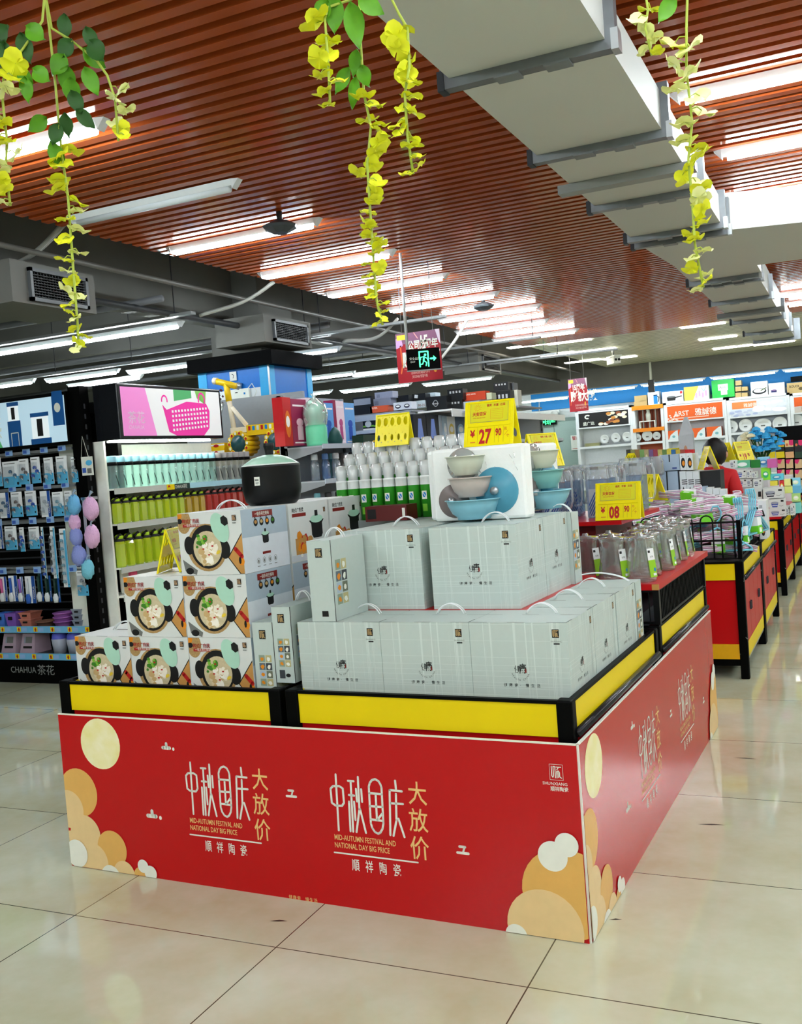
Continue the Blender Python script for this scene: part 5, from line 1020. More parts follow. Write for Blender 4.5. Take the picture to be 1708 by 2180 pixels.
for i, (u, v, yy, rz) in enumerate(((1528, 1140, 3.86, .15), (1575, 1135, 3.95, 1.5), (1602, 1120, 4.15, 1.35))):
    p = aty(u, v, yy); o = dup(hp0[2], ('blue hanger pack standing upright, hooks up, by the front grid', 'blue hanger pack standing upright, seen edge-on, second', 'blue hanger pack standing upright, seen edge-on, at the side grid')[i], (p.x, yy, .76+.04*i), None, None, (1, 1.45, 1.2)); o.rotation_euler = (pi/2-.08, 0, rz)
b = B(); b.box(-.92, .05, 0, -.02, 1.02, .06, C_('2A2226')); o = tag(b.build('basket_liner'), 'dark liner at the bottom of the hanger basket', 'liner'); o.location = (1.83, 3.70, .646); o.rotation_euler.z = I2
price_stand('yellow price stand tilted on the pink hanger heap', (1.22, 4.3, 1.07), 2.3, '10', '90', .2, .18, .06)
# cartons behind the hangers
cbl = C_('9FB2C6')
def pan(b, W_, H_): b.rect(0, 0, W_, H_, C_('D5DBDE'), .0006); b.ell(W_*.5, H_*.45, W_*.34, H_*.32, ink, .001, 12); b.ell(W_*.55, H_*.42, W_*.22, H_*.16, oran, .0014, 10); b.text('≡', W_*.2, H_*.78, H_*.12, ink, .001)
def lid_(b, W_, H_): b.rect(W_*.47, H_*.55, W_*.53, H_*1.0, ink, .001); b.rect(W_*.62, H_*.08, W_*.85, H_*.2, C_('4A5C94'), .001)
Y2 = 5.05
for i, q in enumerate(((1405, 968, 1447, 1002), (1398, 1004, 1444, 1046))):
    crate('cookware_carton', ('blue-grey carton lid end, upper of two, behind the hanger heap', 'blue-grey carton, lower of two, behind the tilted price stand')[i], 'carton', 'blue-grey cookware cartons', *q, Y2, .3, cbl, lid_, .736 if i else None)
for i in range(5):
    r_ = i // 2; a = 1448+14*(i % 2)+(0 if r_ < 2 else 28); crate('cookware_carton', 'slim white carton with black pan print, %s in the %s layer' % (('first', 'second')[i % 2] if i < 4 else 'third', ('upper', 'lower')[min(1, r_)]), 'carton', 'white pan-print cartons', a, (966, 1003)[min(1, r_)], a+13.5, (1001, 1045)[min(1, r_)], Y2, .3, cartw, pan, .736 if r_ else None)
t, z_ = crate('black_pan_set', 'black wrapped pan set lying before the person', 'pan set', None, 1491, 1002, 1534, 1032, Y2+.05, .25, C_('16171A'), art_ell('B06A2A', None, 2), .736)
for i in range(4): crate('cookware_carton', 'white pan-print carton in the near row behind the blue hangers, %s' % ORD[i], 'carton', 'white pan-print cartons', 1491+14*i, 1036+2*i, 1504+14*i, 1075, Y2-.12, .12, cartw if i else cbl, pan if i else None, .736)
crate('white_carton', 'long white carton lying at the far end of the wire basket', 'carton', None, 1560, 1080, 1612, 1096, 4.85, .5, C_('DEE1E3'), None, .736)
crate('cookware_carton', 'white pan-print carton standing on the counter edge by the basket', 'carton', 'white pan-print cartons', 1612, 1066, 1632, 1092, 4.85, .2, cartw, pan, .736); crate('leaflet_holder', 'small white leaflet holder on the red counter edge', 'holder', None, 1618, 1100, 1632, 1143, 4.83-.05, .02, C_('E6E8E8'), pan, .736)
b = B(); b.box(-.95, .03, 0, -.02, 1.07, .02, red); o = tag(b.build('shelf_board'), 'red board on the second counter of the second island', 'board'); o.location = (1.84, 4.82, .7148); o.rotation_euler.z = I2
for u, v, y, lb, r_ in ((1505, 992, 5.0, 'yellow price stand on the pan cartons, before the person', 1.9),): p = aty(u, v+8, y); price_stand(lb, (p.x, y+.1, p.z), r_, '59', '90', .19, .17, .06)
# glass jars and mixed goods between the jugs and the cartons
jar = clear('jar_glass', 'DDE2E4', .3)
for i in range(8):
    b = B(); b.lathe([(0, 0), (.05, 0), (.055, .02), (.055, .1), (.04, .13), (.045, .14)], jar, 12); b.lathe([(.02, .02), (.04, .03), (.04, .08), (0, .08)], C_('8A2F2C') if i % 2 == 0 else C_('4A4440'), 10)
    o = tag(b.build('glass_jar'), 'glass jar behind the blue water jugs, %s row, %s' % (('lower', 'upper')[i // 4], ORD[i % 4]), 'jar', 'glass jars beyond the water jugs'); p = aty(1358+14*(i % 4), 1042 if i < 4 else 1010, 4.95); o.location = (p.x-.03*(3-i % 4), 4.95, 1.08 if i < 4 else 1.2225)
b = B(); b.box(0, 0, 0, .34, .24, .36, C_('77726C')); o = tag(b.build('jar_stand'), 'grey stand box carrying the glass jars', 'box'); o.location = (.76, 4.84, .72)

# ------------------------------------------------------------------ the person in the red shirt
PX_, PY_ = 1.365, 6.45
skin = mat('skin', 'B98A6E', .5, noise=.03); shirt = mat('shirt_red', 'B3181C', .7, noise=.08, scale=12); trous = mat('trousers', '23252E', .8); hairm = mat('hair_black', '0C0A0A', .5, noise=.3, scale=120)
def skinned(name, V, E, rad, m, parent, lv=2):
    me = bpy.data.meshes.new(name); me.from_pydata(V, E, []); me.materials.append(m); o = bpy.data.objects.new(name, me); col.objects.link(o); o.parent = parent
    md = o.modifiers.new('skin', 'SKIN'); md.use_smooth_shade = True
    for i, r in enumerate(rad):
        sv = me.skin_vertices[0].data[i]; sv.radius = r if isinstance(r, tuple) else (r, r); sv.use_root = i == 0
    o.modifiers.new('sub', 'SUBSURF').levels = lv; o.modifiers['sub'].render_levels = lv; return o
def bake(o):
    dg = bpy.context.evaluated_depsgraph_get(); dg.update(); me = bpy.data.meshes.new_from_object(o.evaluated_get(dg)); o.modifiers.clear(); o.data = me
    for p in me.polygons: p.use_smooth = True
    return o
pe = thing('person', 'person with short black hair in a red printed shirt, back turned, behind the cartons', 'person', None, (PX_, PY_, 0), -.25)
J = [(0, 0, .78), (0, .0, .9), (0, .01, 1.02), (0, .02, 1.13), (0, .03, 1.2), (0, .045, 1.25), (0, .06, 1.33),            # 0-6 pelvis to head
     (-.15, .02, 1.14), (-.19, .02, .98), (-.19, .1, .84), (-.17, .2, .84), (.15, .02, 1.14), (.2, .0, .97), (.2, .1, .83), (.17, .21, .84),   # arms 7-14
     (-.085, 0, .72), (-.09, .01, .42), (-.09, -.01, .09), (-.09, .08, .035), (.085, 0, .72), (.09, .01, .42), (.09, -.01, .09), (.09, .08, .035)]
Ed = [(0, 1), (1, 2), (2, 3), (3, 4), (4, 5), (5, 6), (3, 7), (7, 8), (8, 9), (9, 10), (3, 11), (11, 12), (12, 13), (13, 14), (0, 15), (15, 16), (16, 17), (17, 18), (0, 19), (19, 20), (20, 21), (21, 22)]
Rd = [(.13, .1), (.12, .09), (.13, .1), (.12, .09), (.06, .055), (.048, .048), (.085, .098), .05, .04, .034, .026, .05, .04, .034, .026, .078, .052, .036, .03, .078, .052, .036, .03]
body = skinned('body', J, Ed, Rd, skin, pe)
bake(body)
def grow(name, m, keep, off):
    """clothing: the part of the body mesh inside keep, pushed outwards"""
    me = body.data; idx = [p.index for p in me.polygons if keep(p.center)]; used = {}; vs, fs = [], []
    for i in idx:
        f = []
        for v in me.polygons[i].vertices:
            if v not in used: used[v] = len(vs); q = me.vertices[v]; vs.append(tuple(q.co+q.normal*off))
            f.append(used[v])
        fs.append(tuple(f))
    b = B(); b.add(vs, fs, m, True); return b.build(name, pe)
sh = grow('shirt', shirt, lambda c: .74 < c.z < 1.215 and (abs(c.x) < .165 or c.z > .98), .014)
grow('trousers', trous, lambda c: .1 < c.z < .78 and abs(c.x) < .17, .012)
b = B(); vs, fs = [], []
n, kk = 22, 12
for i in range(kk+1):
    th = pi*i/kk
    for j in range(n):
        a = 2*pi*j/n; r_ = 1+.03*sin(a*7+i*2); vs.append((.104*r_*sin(th)*cos(a), .118*r_*sin(th)*sin(a), .125*r_*cos(th)))
for i in range(kk):
    for j in range(n):
        c_ = [vs[q] for q in (i*n+j, (i+1)*n+j)]; 
        if c_[0][1] > .06 and c_[0][2] < .03: continue
        fs.append((i*n+j, (i+1)*n+j, (i+1)*n+(j+1) % n, i*n+(j+1) % n))
b.at(0, .055, 1.345); b.add(vs, fs, hairm, True); b.build('hair', pe)
b = B(); b.tube([(0, .15, 1.345), (0, .168, 1.325), (0, .155, 1.32)], [.008, .014, .008], skin, 8)
for s in (-1, 1): b.at(.1*s, .06, 1.32).lathe([(0, -.03), (.012, -.015), (.014, .01), (0, .03)], skin, 10); b.at(.034*s, .145, 1.35).lathe([(0, -.008), (.011, 0), (0, .008)], ink, 10)
b.at(); b.tube([(-.022, .145, 1.288), (0, .152, 1.286), (.022, .145, 1.288)], .006, C_('9C5A50'), 6); b.build('face', pe)
for s in (-1, 1):
    b = B(); h = Vector((.17*s, .205, .84))
    b.tube([h, h+Vector((0, .045, -.004)), h+Vector((0, .075, -.008))], [.024, .03, .026], skin, 8)
    for f in range(4): q = h+Vector(((f-1.5)*.015, .075, -.006)); l = (.05, .058, .055, .042)[f]; b.tube([q, q+Vector((0, l*.5, -.006)), q+Vector((0, l*.85, -.022)), q+Vector((0, l, -.036))], [.008, .0078, .007, .006], skin, 6)
    q = h+Vector((-.026*s, .03, -.004)); b.tube([q, q+Vector((-.018*s, .025, -.004)), q+Vector((-.02*s, .05, -.012))], [.0095, .009, .007], skin, 6); b.build('hand', pe)
    b = B(); b.lathe([(0, 0), (.04, 0), (.045, .02), (.04, .06), (0, .07)], ink, 12, (.09*s, .04), 1, 2.2); b.build('shoe', pe)
b = B(); T0 = front(0, -.122, 1.0)
for i, ch in enumerate('天安百货超市'):
    a = radians(160-140*i/5); b.T = T0 @ Matrix.Translation((.085*cos(a), .06+.075*sin(a), 0)) @ Matrix.Rotation(a-pi/2, 4, 'Z'); b.text(ch, 0, 0, .017, mat('print_gold', 'E5B23A', .5), 0, .02, 1, 'c')
b.T = T0
for i in range(9): a = 2*pi*i/9; b.poly([(.018*cos(a-.3), .03+.018*sin(a-.3)), (.045*cos(a), .03+.045*sin(a)), (.018*cos(a+.3), .03+.018*sin(a+.3))], MATS['print_gold'], 0)
b.ell(0, .03, .022, .022, MATS['print_gold'], .0004, 14); b.build('shirt_print', sh)
bag = b

# ------------------------------------------------------------------ third island: bowl cartons and lunch boxes
G3C = 'promotion counters of the third island'
counter('red and yellow counter of the third island, nearest, under the bowl cartons', (1.872, 7.0, 0), I2, 1.0, 1.12, G3C, True, .68, True); counter('red and yellow counter of the third island, second along the aisle', (1.886, 8.13, 0), I2, 1.0, 1.12, G3C, True, .68, True); counter('red and yellow counter of the third island, third along the aisle', (1.9, 9.26, 0), I2, 1.0, 1.12, G3C, True, .68, True)
counter('inner red counter of the third island', (.85, 7.0, 0), I2, 1.0, 1.12, G3C, False, .68, True, False)
def bowlart(c_):
    def f(b, W_, H_):
        b.poly([(W_*.12, H_*.6), (W_*.6, H_*.6), (W_*.52, H_*.15), (W_*.2, H_*.15)], C_(c_), .0008); b.ell(W_*.36, H_*.6, W_*.25, H_*.13, C_('9AA0B0'), .0012, 14); b.rect(W_*.2, H_*.3, W_*.54, H_*.38, C_('DFE3E6'), .0014)
        b.rect(W_*.76, H_*.68, W_*.94, H_*.86, ink, .001); b.stroke([(W_*.65, H_*.3), (W_*.8, H_*.25), (W_*.9, H_*.35)], .003, inkg, .001)
    return f
Y3 = 7.08; k3 = [(1638, 1062, 1671, 1083, '4A5CA8'), (1638, 1083, 1674, 1104, '3F56A0'), (1625, 1039, 1668, 1061, '3A3E4C'), (1588, 1038, 1623, 1062, '5A4A5C'), (1570, 1019, 1590, 1037, '4656A0'), (1590, 1019, 1602, 1037, '8A8F98'), (1568, 1000, 1589, 1018, '4A5CB0'), (1590, 1000, 1600, 1018, '8A8F98'), (1601, 1004, 1611, 1018, '7A808A'), (1604, 1020, 1622, 1037, '5F6470'), (1554, 980, 1566, 997, '8C9098'), (1672, 1078, 1682, 1101, '8A9098'), (1683, 1074, 1692, 1097, '9AA0A6')]
nmz = ['upper front carton at the counter corner', 'lower front carton at the counter corner', 'wide carton with dark bowl above the corner ones', 'carton with violet bowl beside the person', 'carton with blue bowl, second layer from above, at the person', 'grey ended carton next to it, second layer', 'topmost carton with blue bowl by the red shirt', 'topmost grey ended carton, first', 'topmost grey ended carton, second', 'carton turned endways in the second layer', 'pale carton behind the red shirt', 'slim carton along the aisle edge, first', 'slim carton along the aisle edge, second']
for i, (a, v0, c_, v1, cc) in enumerate(k3):
    crate('bowl_carton', 'white carton with bowl print, '+nmz[i], 'carton', 'white bowl cartons on the third island', a, v0, c_, v1, Y3 if i < 3 else Y3+.03 if i == 3 else Y3+.06+.02*(i % 3), .2, cartw, bowlart(cc), .7155 if i in (1, 3, 11, 12) else None)
b = B(); b.box(-.98, .02, 0, -.02, 3.3, .02, red); o = tag(b.build('shelf_board'), 'red board along the third island under the bowl cartons', 'board'); o.location = (1.872, 7.0, .695); o.rotation_euler.z = I2
lb3 = [(1565, 980, 1597, 996, '5FB38A', 'green lunch box with swan print, on the bowl cartons', 'EAF0EA'), (1599, 979, 1619, 996, '1F7A2E', 'dark green lunch box next to the swan one', None), (1613, 973, 1638, 994, '8CC8E4', 'pale blue lunch box leaning', '4A90D0'), (1634, 977, 1654, 996, 'C05A9A', 'magenta lunch box beside the leaning pale blue one', None), (1621, 996, 1640, 1022, '8CE03A', 'lime green food box, tall', '3AB06A'), (1640, 1009, 1668, 1022, '5FC4D8', 'aqua food box, flat', '3A90C0'), (1640, 1024, 1656, 1034, 'E8D84A', 'small yellow food box', None), (1660, 1023, 1670, 1046, 'C82A2A', 'red spice packet standing among the food boxes', 'F0D04A'), (1670, 1020, 1688, 1034, 'E6E08A', 'pale yellow food box, upper', None), (1684, 1018, 1704, 1034, '7CC4DC', 'light blue food box, upper', 'D8E8C0'), (1671, 1035, 1688, 1050, 'D8E07A', 'yellow green food box, lower', None), (1688, 1034, 1706, 1050, '5FA8C8', 'blue food box, lower', None), (1686, 1050, 1704, 1068, 'A8D07A', 'green striped food box at the picture edge', 'E0E8C0'), (1688, 1070, 1706, 1090, '78C8C0', 'teal food box at the picture edge, bottom', None)]
for i, (a, v0, c_, v1, cc, lb, inner) in enumerate(lb3):
    o, zt = crate('lunch_box', lb, 'lunch box', 'plastic lunch boxes on the third island', a, v0, c_, v1, (Y3+.28+.03*(i % 3)) if i < 6 else Y3+.3, .14, C_(cc), art_ell(inner) if inner else None, .7155 if i == 13 else None)
# socks rack, bouquet and price stands beyond
YR = 10.65
t = thing('sock_rack', 'black rack hung with yellow and pink packets at the picture edge', 'rack', None, (1.6, YR, 0)); b = B(); b.box(0, .02, 0, 1.4, .06, 1.56, black); b.build('back_panel', t); b = B(); b.box(0, -.1, .6, 1.2, .02, .62, dgrey); b.box(0, -.25, 0, 1.2, .06, .1, black); b.build('base', t)
def sock(cc, tagc):
    def f(b, W_, H_): b.rect(0, H_*.35, W_, H_*.62, C_('15161A'), .001); b.rect(0, 0, W_, H_*.35, C_(cc), .0008); b.poly([(W_*.5, H_), (W_, H_), (W_, H_*.72), (W_*.75, H_*.68), (W_*.5, H_*.75)], C_('D82A6A'), .0014); b.ell(W_*.25, H_*.75, W_*.15, H_*.08, C_('D86A3A'), .0014, 8)
    return f
for i, a in enumerate((1632, 1652, 1672, 1692)): crate('sock_packet', '%s packet hanging on the black rack, %s along' % (('yellow and black', 'yellow and black', 'pale multicoloured', 'black and green')[i], ORD[i]), 'packet', 'packets on the black rack', a, 937, a+18, 975, YR-.03, .03, C_(('E8D81E', 'E8D81E', 'E0C88A', '1E2A22')[i]), sock(('E8D81E', 'E8D81E', 'E0B07A', '22402C')[i], 0))
for r_ in range(3):
    for i, a in enumerate((1656, 1674, 1693)): crate('snack_packet', 'tan packet with pink corner, %s row, %s along' % (('upper', 'middle', 'lower')[r_], ORD[i]), 'packet', 'tan packets on the black rack', a-3*(r_ == 0)*0, 978+22*r_, a+15, 997+22*r_, YR-.03, .025, C_('D8BC8E'), lambda b, W_, H_: b.poly([(0, H_), (W_*.7, H_), (W_*.4, H_*.5), (0, H_*.6)], C_('DE2E72'), .001))
p = aty(1622, 940, 9.4); t = thing('rose_bouquet', 'bouquet of blue and cream artificial roses over the socks rack', 'bouquet', None, (p.x, 9.4, p.z))
b = B(); rnd = random.Random(6); b2 = B(); 
for i in range(60):
    x, z = rnd.uniform(-.23, .23), rnd.uniform(-.12, .14); z = min(z, .14-2*x*x); m_ = C_('E9DFB4') if x < -.1 else C_('2FA5DC'); bb = b2 if x < -.1 else b
    yq = rnd.uniform(-.12, .1)
    for s in range(3): bb.at(x, yq-.012*s, z).lathe([(0, -.012), (.05-.012*s, -.004+.01*s), (.044-.012*s, .02+.008*s), (.012, .012+.008*s)], m_, 7, smooth=False)
b.at(); b.build('blossoms', t); b2.at(); b2.build('cream_blossoms', t)
b = B(); [b.tube([(rnd.uniform(-.03, .03), 0, -.25), (rnd.uniform(-.2, .2), rnd.uniform(-.08, .08), rnd.uniform(-.04, .1))], .006, C_('24501E'), 5) for _ in range(26)]; b.lathe([(0, -.4), (.06, -.4), (.08, -.2), (.06, -.2)], C_('D8DCE0'), 12); b.build('stems', t)
b = B(); b.box(-.2, -.15, 0, .3, .2, p.z-.4-.717, C_('DADDE0')); o = tag(b.build('pedestal'), 'pale display block under the rose bouquet', 'block'); o.location = (p.x, 9.4, .717)
for i, (u, v, y, r_, s) in enumerate(((1440, 950, 8.4, .9, 1), (1348, 985, 8.1, 2.2, .9), (1546, 975, 8.3, 2.2, 1.1), (1582, 975, 8.4, .9, 1.1), (1465, 0, 0, 0, 0))[:4]):
    p = aty(u, v, y); price_stand('small yellow price stand far back, '+('over the coloured packets', 'beside the blue tubs', 'first behind the black hair', 'second behind the black hair')[i], (p.x, y-.1 if y > 8 else y, 1.221 if y > 8 else p.z-.05), r_, '19', '90', .2*s, .18*s, .07)
b = B(); b.box(0, 0, 0, 1.75, .72, .503, C_('C9CDD0')); o = tag(b.build('display_block'), 'low white display block carrying coloured packets beyond the second island', 'block'); o.location = (-.1, 7.8, .7165)
cc8 = ['3A3A2C', '8A8A5A', '9A7A4A', '7AA05A', 'B0A070', '7A5A8A', 'A03A4A', 'C8B868', '6A8A4A', 'D8C84A', '2A6AA0', 'C8B040', 'A04A3A', 'C82222', 'C82222']
for i, cc in enumerate(cc8): a = 1334+9.6*i; crate('packet', '%s packet in the coloured row before the far shelves, %s from the jugs' % (('dark', 'olive', 'brown', 'green', 'tan', 'violet', 'maroon', 'sand', 'leaf green', 'yellow', 'blue', 'gold', 'rust', 'bright red', 'bright red')[i], ORD[i]), 'packet', 'coloured packets before the far shelves', a, 957, a+9.2, 984, 8.05, .1, C_(cc), art_ell('E0D8B0') if i % 3 == 1 else None, 1.221)
for i in range(2): p = aty(1372+20*i, 998, 7.9); b = B(); b.lathe([(0, 0), (.09, 0), (.1, .1), (.095, .1), (.085, .01)], C_('3F7FA8') if i == 0 else C_('3A3234'), 16); o = tag(b.build('tub'), ('blue round tub before the coloured packets', 'dark ribbed tub next to the blue one')[i], 'tub'); o.location = (p.x, 7.98, 1.221)
b = B(); b.lathe([(0, 0), (.05, 0), (.07, .12), (.07, .3), (.035, .42), (.03, .46)], C_('AEB4B6'), 14); b.rect(-.03, .1, .03, .2, C_('AEB4B6'))
p = aty(1462, 950, 8.25); t = thing('wrapped_bottle', 'tall silver wrapped bottle box standing before the orange sign', 'box', None, (p.x, 8.3, 1.221)); b = B(); b.add([(-.07, -.05, 0), (.07, -.05, 0), (.07, .05, 0), (-.07, .05, 0), (-.08, -.05, .3), (.07, -.05, .32), (.07, .05, .32), (-.08, .05, .3), (-.01, -.02, .5), (.02, -.02, .5), (.02, .02, .5), (-.01, .02, .5)], [(0, 1, 5, 4), (1, 2, 6, 5), (2, 3, 7, 6), (3, 0, 4, 7), (4, 5, 9, 8), (5, 6, 10, 9), (6, 7, 11, 10), (7, 4, 8, 11), (8, 9, 10, 11)], C_('B4B9BC')); b.T = front(-.02, -.051, .08); b.ell(.01, .06, .02, .06, C_('B88A6A'), .001); b.build('wrap', t)
# ------------------------------------------------------------------ far wall: blue band, door, lit shelves of tableware
YW = 19.8
b = B(); b.box(-4.5, 20.56, 2.5, 8, 20.6, 3.3, mat('band_blue', '1B86CC', .5)); struct(b, 'trim_7')
b = B(); m_ = mat('door_green', '9FB5AC', .5); x0 = aty(1128, 905, 20.5).x; x1 = aty(1232, 900, 20.5).x
b.box(x0, 20.5, 0, x1, 20.59, 2.2, m_); b.box(x0, 20.48, 2.2, x1, 20.5, 2.28, C_('7F938B')); b.box((x0+x1)/2-.01, 20.49, 0, (x0+x1)/2+.01, 20.5, 2.2, C_('6F837B')); struct(b, 'door_1')
def panel_at(name, label, cat, u0, v0, u1, v1, y, d, m, art, group=None):
    o, z = crate(name, label, cat, group, u0, v0, u1, v1, y, d, m, art); return o
glowg = mat('exit_green', (.25, 1, .55), emit=.7)
def runner(b, x, y, s, m):
    b.ell(x+.12*s, y+.88*s, .1*s, .1*s, m, .002, 10); b.stroke([(x+.02*s, y+.74*s), (x-.03*s, y+.42*s)], .13*s, m, .002); b.stroke([(x-.03*s, y+.42*s), (x+.2*s, y+.25*s), (x+.14*s, y)], .075*s, m, .002)
    b.stroke([(x-.03*s, y+.42*s), (x-.12*s, y+.15*s), (x-.36*s, y+.12*s)], .075*s, m, .002); b.stroke([(x, y+.74*s), (x+.24*s, y+.6*s), (x+.3*s, y+.45*s)], .06*s, m, .002); b.stroke([(x, y+.74*s), (x-.25*s, y+.7*s), (x-.28*s, y+.5*s)], .06*s, m, .002)
def ex1(b, W_, H_):
    b.ring(W_*.5, H_*.5, 0.001, .001, .001, glowg, .001, 4); b.stroke([(W_*.36, H_*.08), (W_*.36, H_*.9), (W_*.64, H_*.9), (W_*.64, H_*.08)], H_*.1, glowg, .002); runner(b, W_*.5, H_*.12, H_*.62, glowg)
    b.text('安全', W_*.06, H_*.35, H_*.28, glowg, .002, .02, .8); b.text('出口', W_*.7, H_*.35, H_*.28, glowg, .002, .02, .8)
panel_at('exit_sign', 'small green lit exit sign over the far door', 'sign', 1149, 890, 1184, 905, 20.4, .08, black, ex1)
p = aty(1166, 880, 20.45); t = thing('emergency_lamp', 'white twin-head emergency lamp above the far exit sign', 'lamp', None, (p.x, 20.45, p.z)); b = B(); b.box(-.3, -.05, -.02, .3, .05, .06, offw); b.build('housing', t)
for s in (-1, 1): b = B(); b.tube([(.2*s, -.12, -.04), (.2*s, -.02, .0)], [.09, .05], offw, 12); b.build('spot_head', t)
b = B(); b.tube([(-.2, 0, .06), (-.2, .05, .3), (.1, .05, .35)], .012, offw, 6); b.build('cable', t)
p = aty(1180, 930, 20.47); b = B(); b.box(0, 0, -.35, .32, .02, .0, pr_w); b.T = front(0, 0, -.35); b.text('警戒线', .03, .24, .07, digr, .001, .01); b.rect(.03, .03, .28, .04, digr, .001); o = tag(b.build('door_notice'), 'white notice with red writing on the far door', 'notice'); o.location = (p.x+.4, 20.47, p.z)
swh = mat('far_white', 'E4E8EA', .5)
def bay(label, u0, u1, vt, y, frame=swh, backc=swh, shelves=(1.87, 1.56, 1.16, .7), ztop=None, hd=None):
    a, c_ = aty(u0, vt, y), aty(u1, vt, y); zt = ztop or (a.z+c_.z)/2; W_ = c_.x-a.x; t = thing('tableware_bay', label, 'shelving', 'white tableware bays on the far wall', (a.x, y, 0))
    b = B(); b.box(0, .42, 0, W_, .45, zt, backc); b.build('back_panel', t)
    for x in (0, W_-.06): b = B(); b.box(x, 0, 0, x+.06, .42, zt, frame); b.build('side_panel', t)
    b = B(); b.box(.0, 0, zt-.05, W_, .42, zt, frame); b.build('top_board', t)
    for z in shelves: b = B(); b.box(.06, .0, z-.05, W_-.06, .42, z, frame); b.build('shelf', t)
    if hd: b = B(); b.box(.05, -.02, zt-.44, W_-.05, .0, zt-.06, frame); b.T = front(.08, -.021, zt-.41); hd(b, W_-.16, .32); b.build('header_sign', t)
    return t, a.x, W_, zt
def food(b, W_, H_):
    b.rect(0, 0, W_, H_, C_('14110F'), .001); rn = random.Random(2)
    for i in range(22): x = rn.uniform(.42, .95)*W_; b.ell(x, rn.uniform(.12, .85)*H_, .05*W_, .1*H_, C_(('E9DDC0', 'D08A3A', 'F4EEE0', '8A4A2A')[i % 4]), .0015+i*.0001, 12)
    b.ring(W_*.18, H_*.72, .06*W_, .16*H_, .03, pr_w, .002, 16, .6, 5.2); b.text('盛广达', W_*.08, H_*.15, H_*.2, pr_w, .002, .02)
def arst(sub):
    def f(b, W_, H_):
        b.rect(0, 0, W_, H_, C_('E8601E'), .001); b.text('ARST', W_*.12, H_*.3, H_*.34, pr_w, .002, .012, .9); b.text('雅誠德', W_*.5, H_*.28, H_*.38, pr_w, .002, .01, .9); b.rect(W_*.05, H_*.12, W_*.75, H_*.18, C_('F4C8B0'), .002)
        rn = random.Random(4); [b.ell(rn.uniform(0, .2)*W_, rn.uniform(0, .4)*H_, .02*W_, .05*H_, C_('F2D8CC'), .002+i*.0001, 8) for i in range(14)]
    return f
def dishes(b, W_, H_):
    b.rect(0, 0, W_, H_, C_('D8DEE8'), .001); b.rect(W_*.03, H_*.5, W_*.48, H_*.95, C_('EE8A4A'), .0015); b.text('雅誠德', W_*.24, H_*.6, H_*.2, pr_w, .002, .01)
    rn = random.Random(5); [b.ell(rn.uniform(.5, .95)*W_, rn.uniform(.2, .8)*H_, .11*W_, .14*H_, C_(('F6F8FA', 'E6EAF2', 'FFFFFF')[i % 3]), .002+i*.0002, 16) for i in range(12)]; [b.ell(rn.uniform(.02, .5)*W_, rn.uniform(.02, .35)*H_, .05*W_, .07*H_, C_(('AEB8D8', 'C6CCE0')[i % 2]), .002+i*.0002, 10) for i in range(14)]
def arst2(b, W_, H_): b.rect(0, H_*.4, W_, H_, C_('E8601E'), .001); b.text('ARST', W_*.2, H_*.55, H_*.28, pr_w, .002, .012, .9); b.rect(0, 0, W_, H_*.38, C_('CFC4BA'), .001); b.text('雅誠德', W_*.12, H_*.1, H_*.2, C_('9A3A1A'), .002)
bays = [bay('white tableware bay under the black food picture', 1224, 1345, 868, YW, hd=food, shelves=(1.55, 1.1, .6)), bay('orange-striped display bay beside the black picture', 1345, 1412, 866, YW, swh, C_('B5522A'), (1.84, 1.55, 1.1)), bay('tableware bay with the large orange header', 1412, 1546, 852, YW, hd=arst(0), shelves=(1.56, 1.16, .7)), bay('tableware bay with the dish picture header, plates on stands', 1546, 1681, 842, YW, swh, C_('C9CED2'), (1.6, 1.2, .7), hd=dishes), bay('tableware bay at the picture edge with cut orange header', 1681, 1816, 832, YW, swh, C_('C9CED2'), (1.6, 1.2, .7), hd=arst2)]
ob = bays[1][0]
b = B(); 
for i in range(8): b.box(.08+i*.07, .38, 1.86, .11+i*.07, .418, 2.3, C_('D8D0C4') if i % 2 else C_('7A2E16'))
b.build('slat_backing', ob); b = B(); b.box(.0, -.02, 1.78, bays[1][2], .0, 1.86, C_('F08A12')); b.box(0, -.02, 2.27, bays[1][2], 0, 2.36, C_('F08A12')); b.build('orange_trim', ob)
p = aty(1380, 890, YW+.1); t = thing('jar_display', 'white bottle on a small white stand in the orange bay', 'display', None, (p.x, YW+.15, 1.841)); b = B(); b.lathe([(0, .18), (.05, .18), (.055, .32), (.03, .38), (.04, .42), (0, .44)], pr_w, 12); b.build('bottle', t); b = B(); b.box(-.2, -.05, .16, .15, .1, .18, pr_w); b.box(-.2, -.05, 0, -.18, .1, .16, pr_w); b.box(.13, -.05, 0, .15, .1, .16, pr_w); b.build('stand', t)
plm = mat('porcelain', 'EEF1F1', .15, noise=.01)
def plate(label, u, v, r, y=YW+.12, z=None, sx=1.0):
    p = aty(u, v, y); k = 18.7/F_PX*1.1; R0 = r*k; t = thing('dinner_plate', label, 'plate', 'white plates on the far shelves', (p.x, y, p.z)); t.scale = (sx, 1, 1)
    b = B(); b.T = Matrix.Rotation(pi/2+.15, 4, 'X'); b.lathe([(0, .01), (R0*.6, .01), (R0*.68, .02), (R0, .035), (R0*1.0, .028), (R0*.66, .008), (0, 0)], plm, 28); b.build('dish', t)
    b = B(); b.T = Matrix.Rotation(pi/2+.15, 4, 'X'); b.rect(-R0*.25, -R0*.3, R0*.25, -R0*.1, inkg, .038); b.build('label', t)
    b = B(); b.tube([(-R0*.5, -.03, -R0*.95), (-R0*.45, .12, -R0*.9)], .01, offw, 5); b.tube([(R0*.5, -.03, -R0*.95), (R0*.45, .12, -R0*.9)], .01, offw, 5); b.build('easel', t)
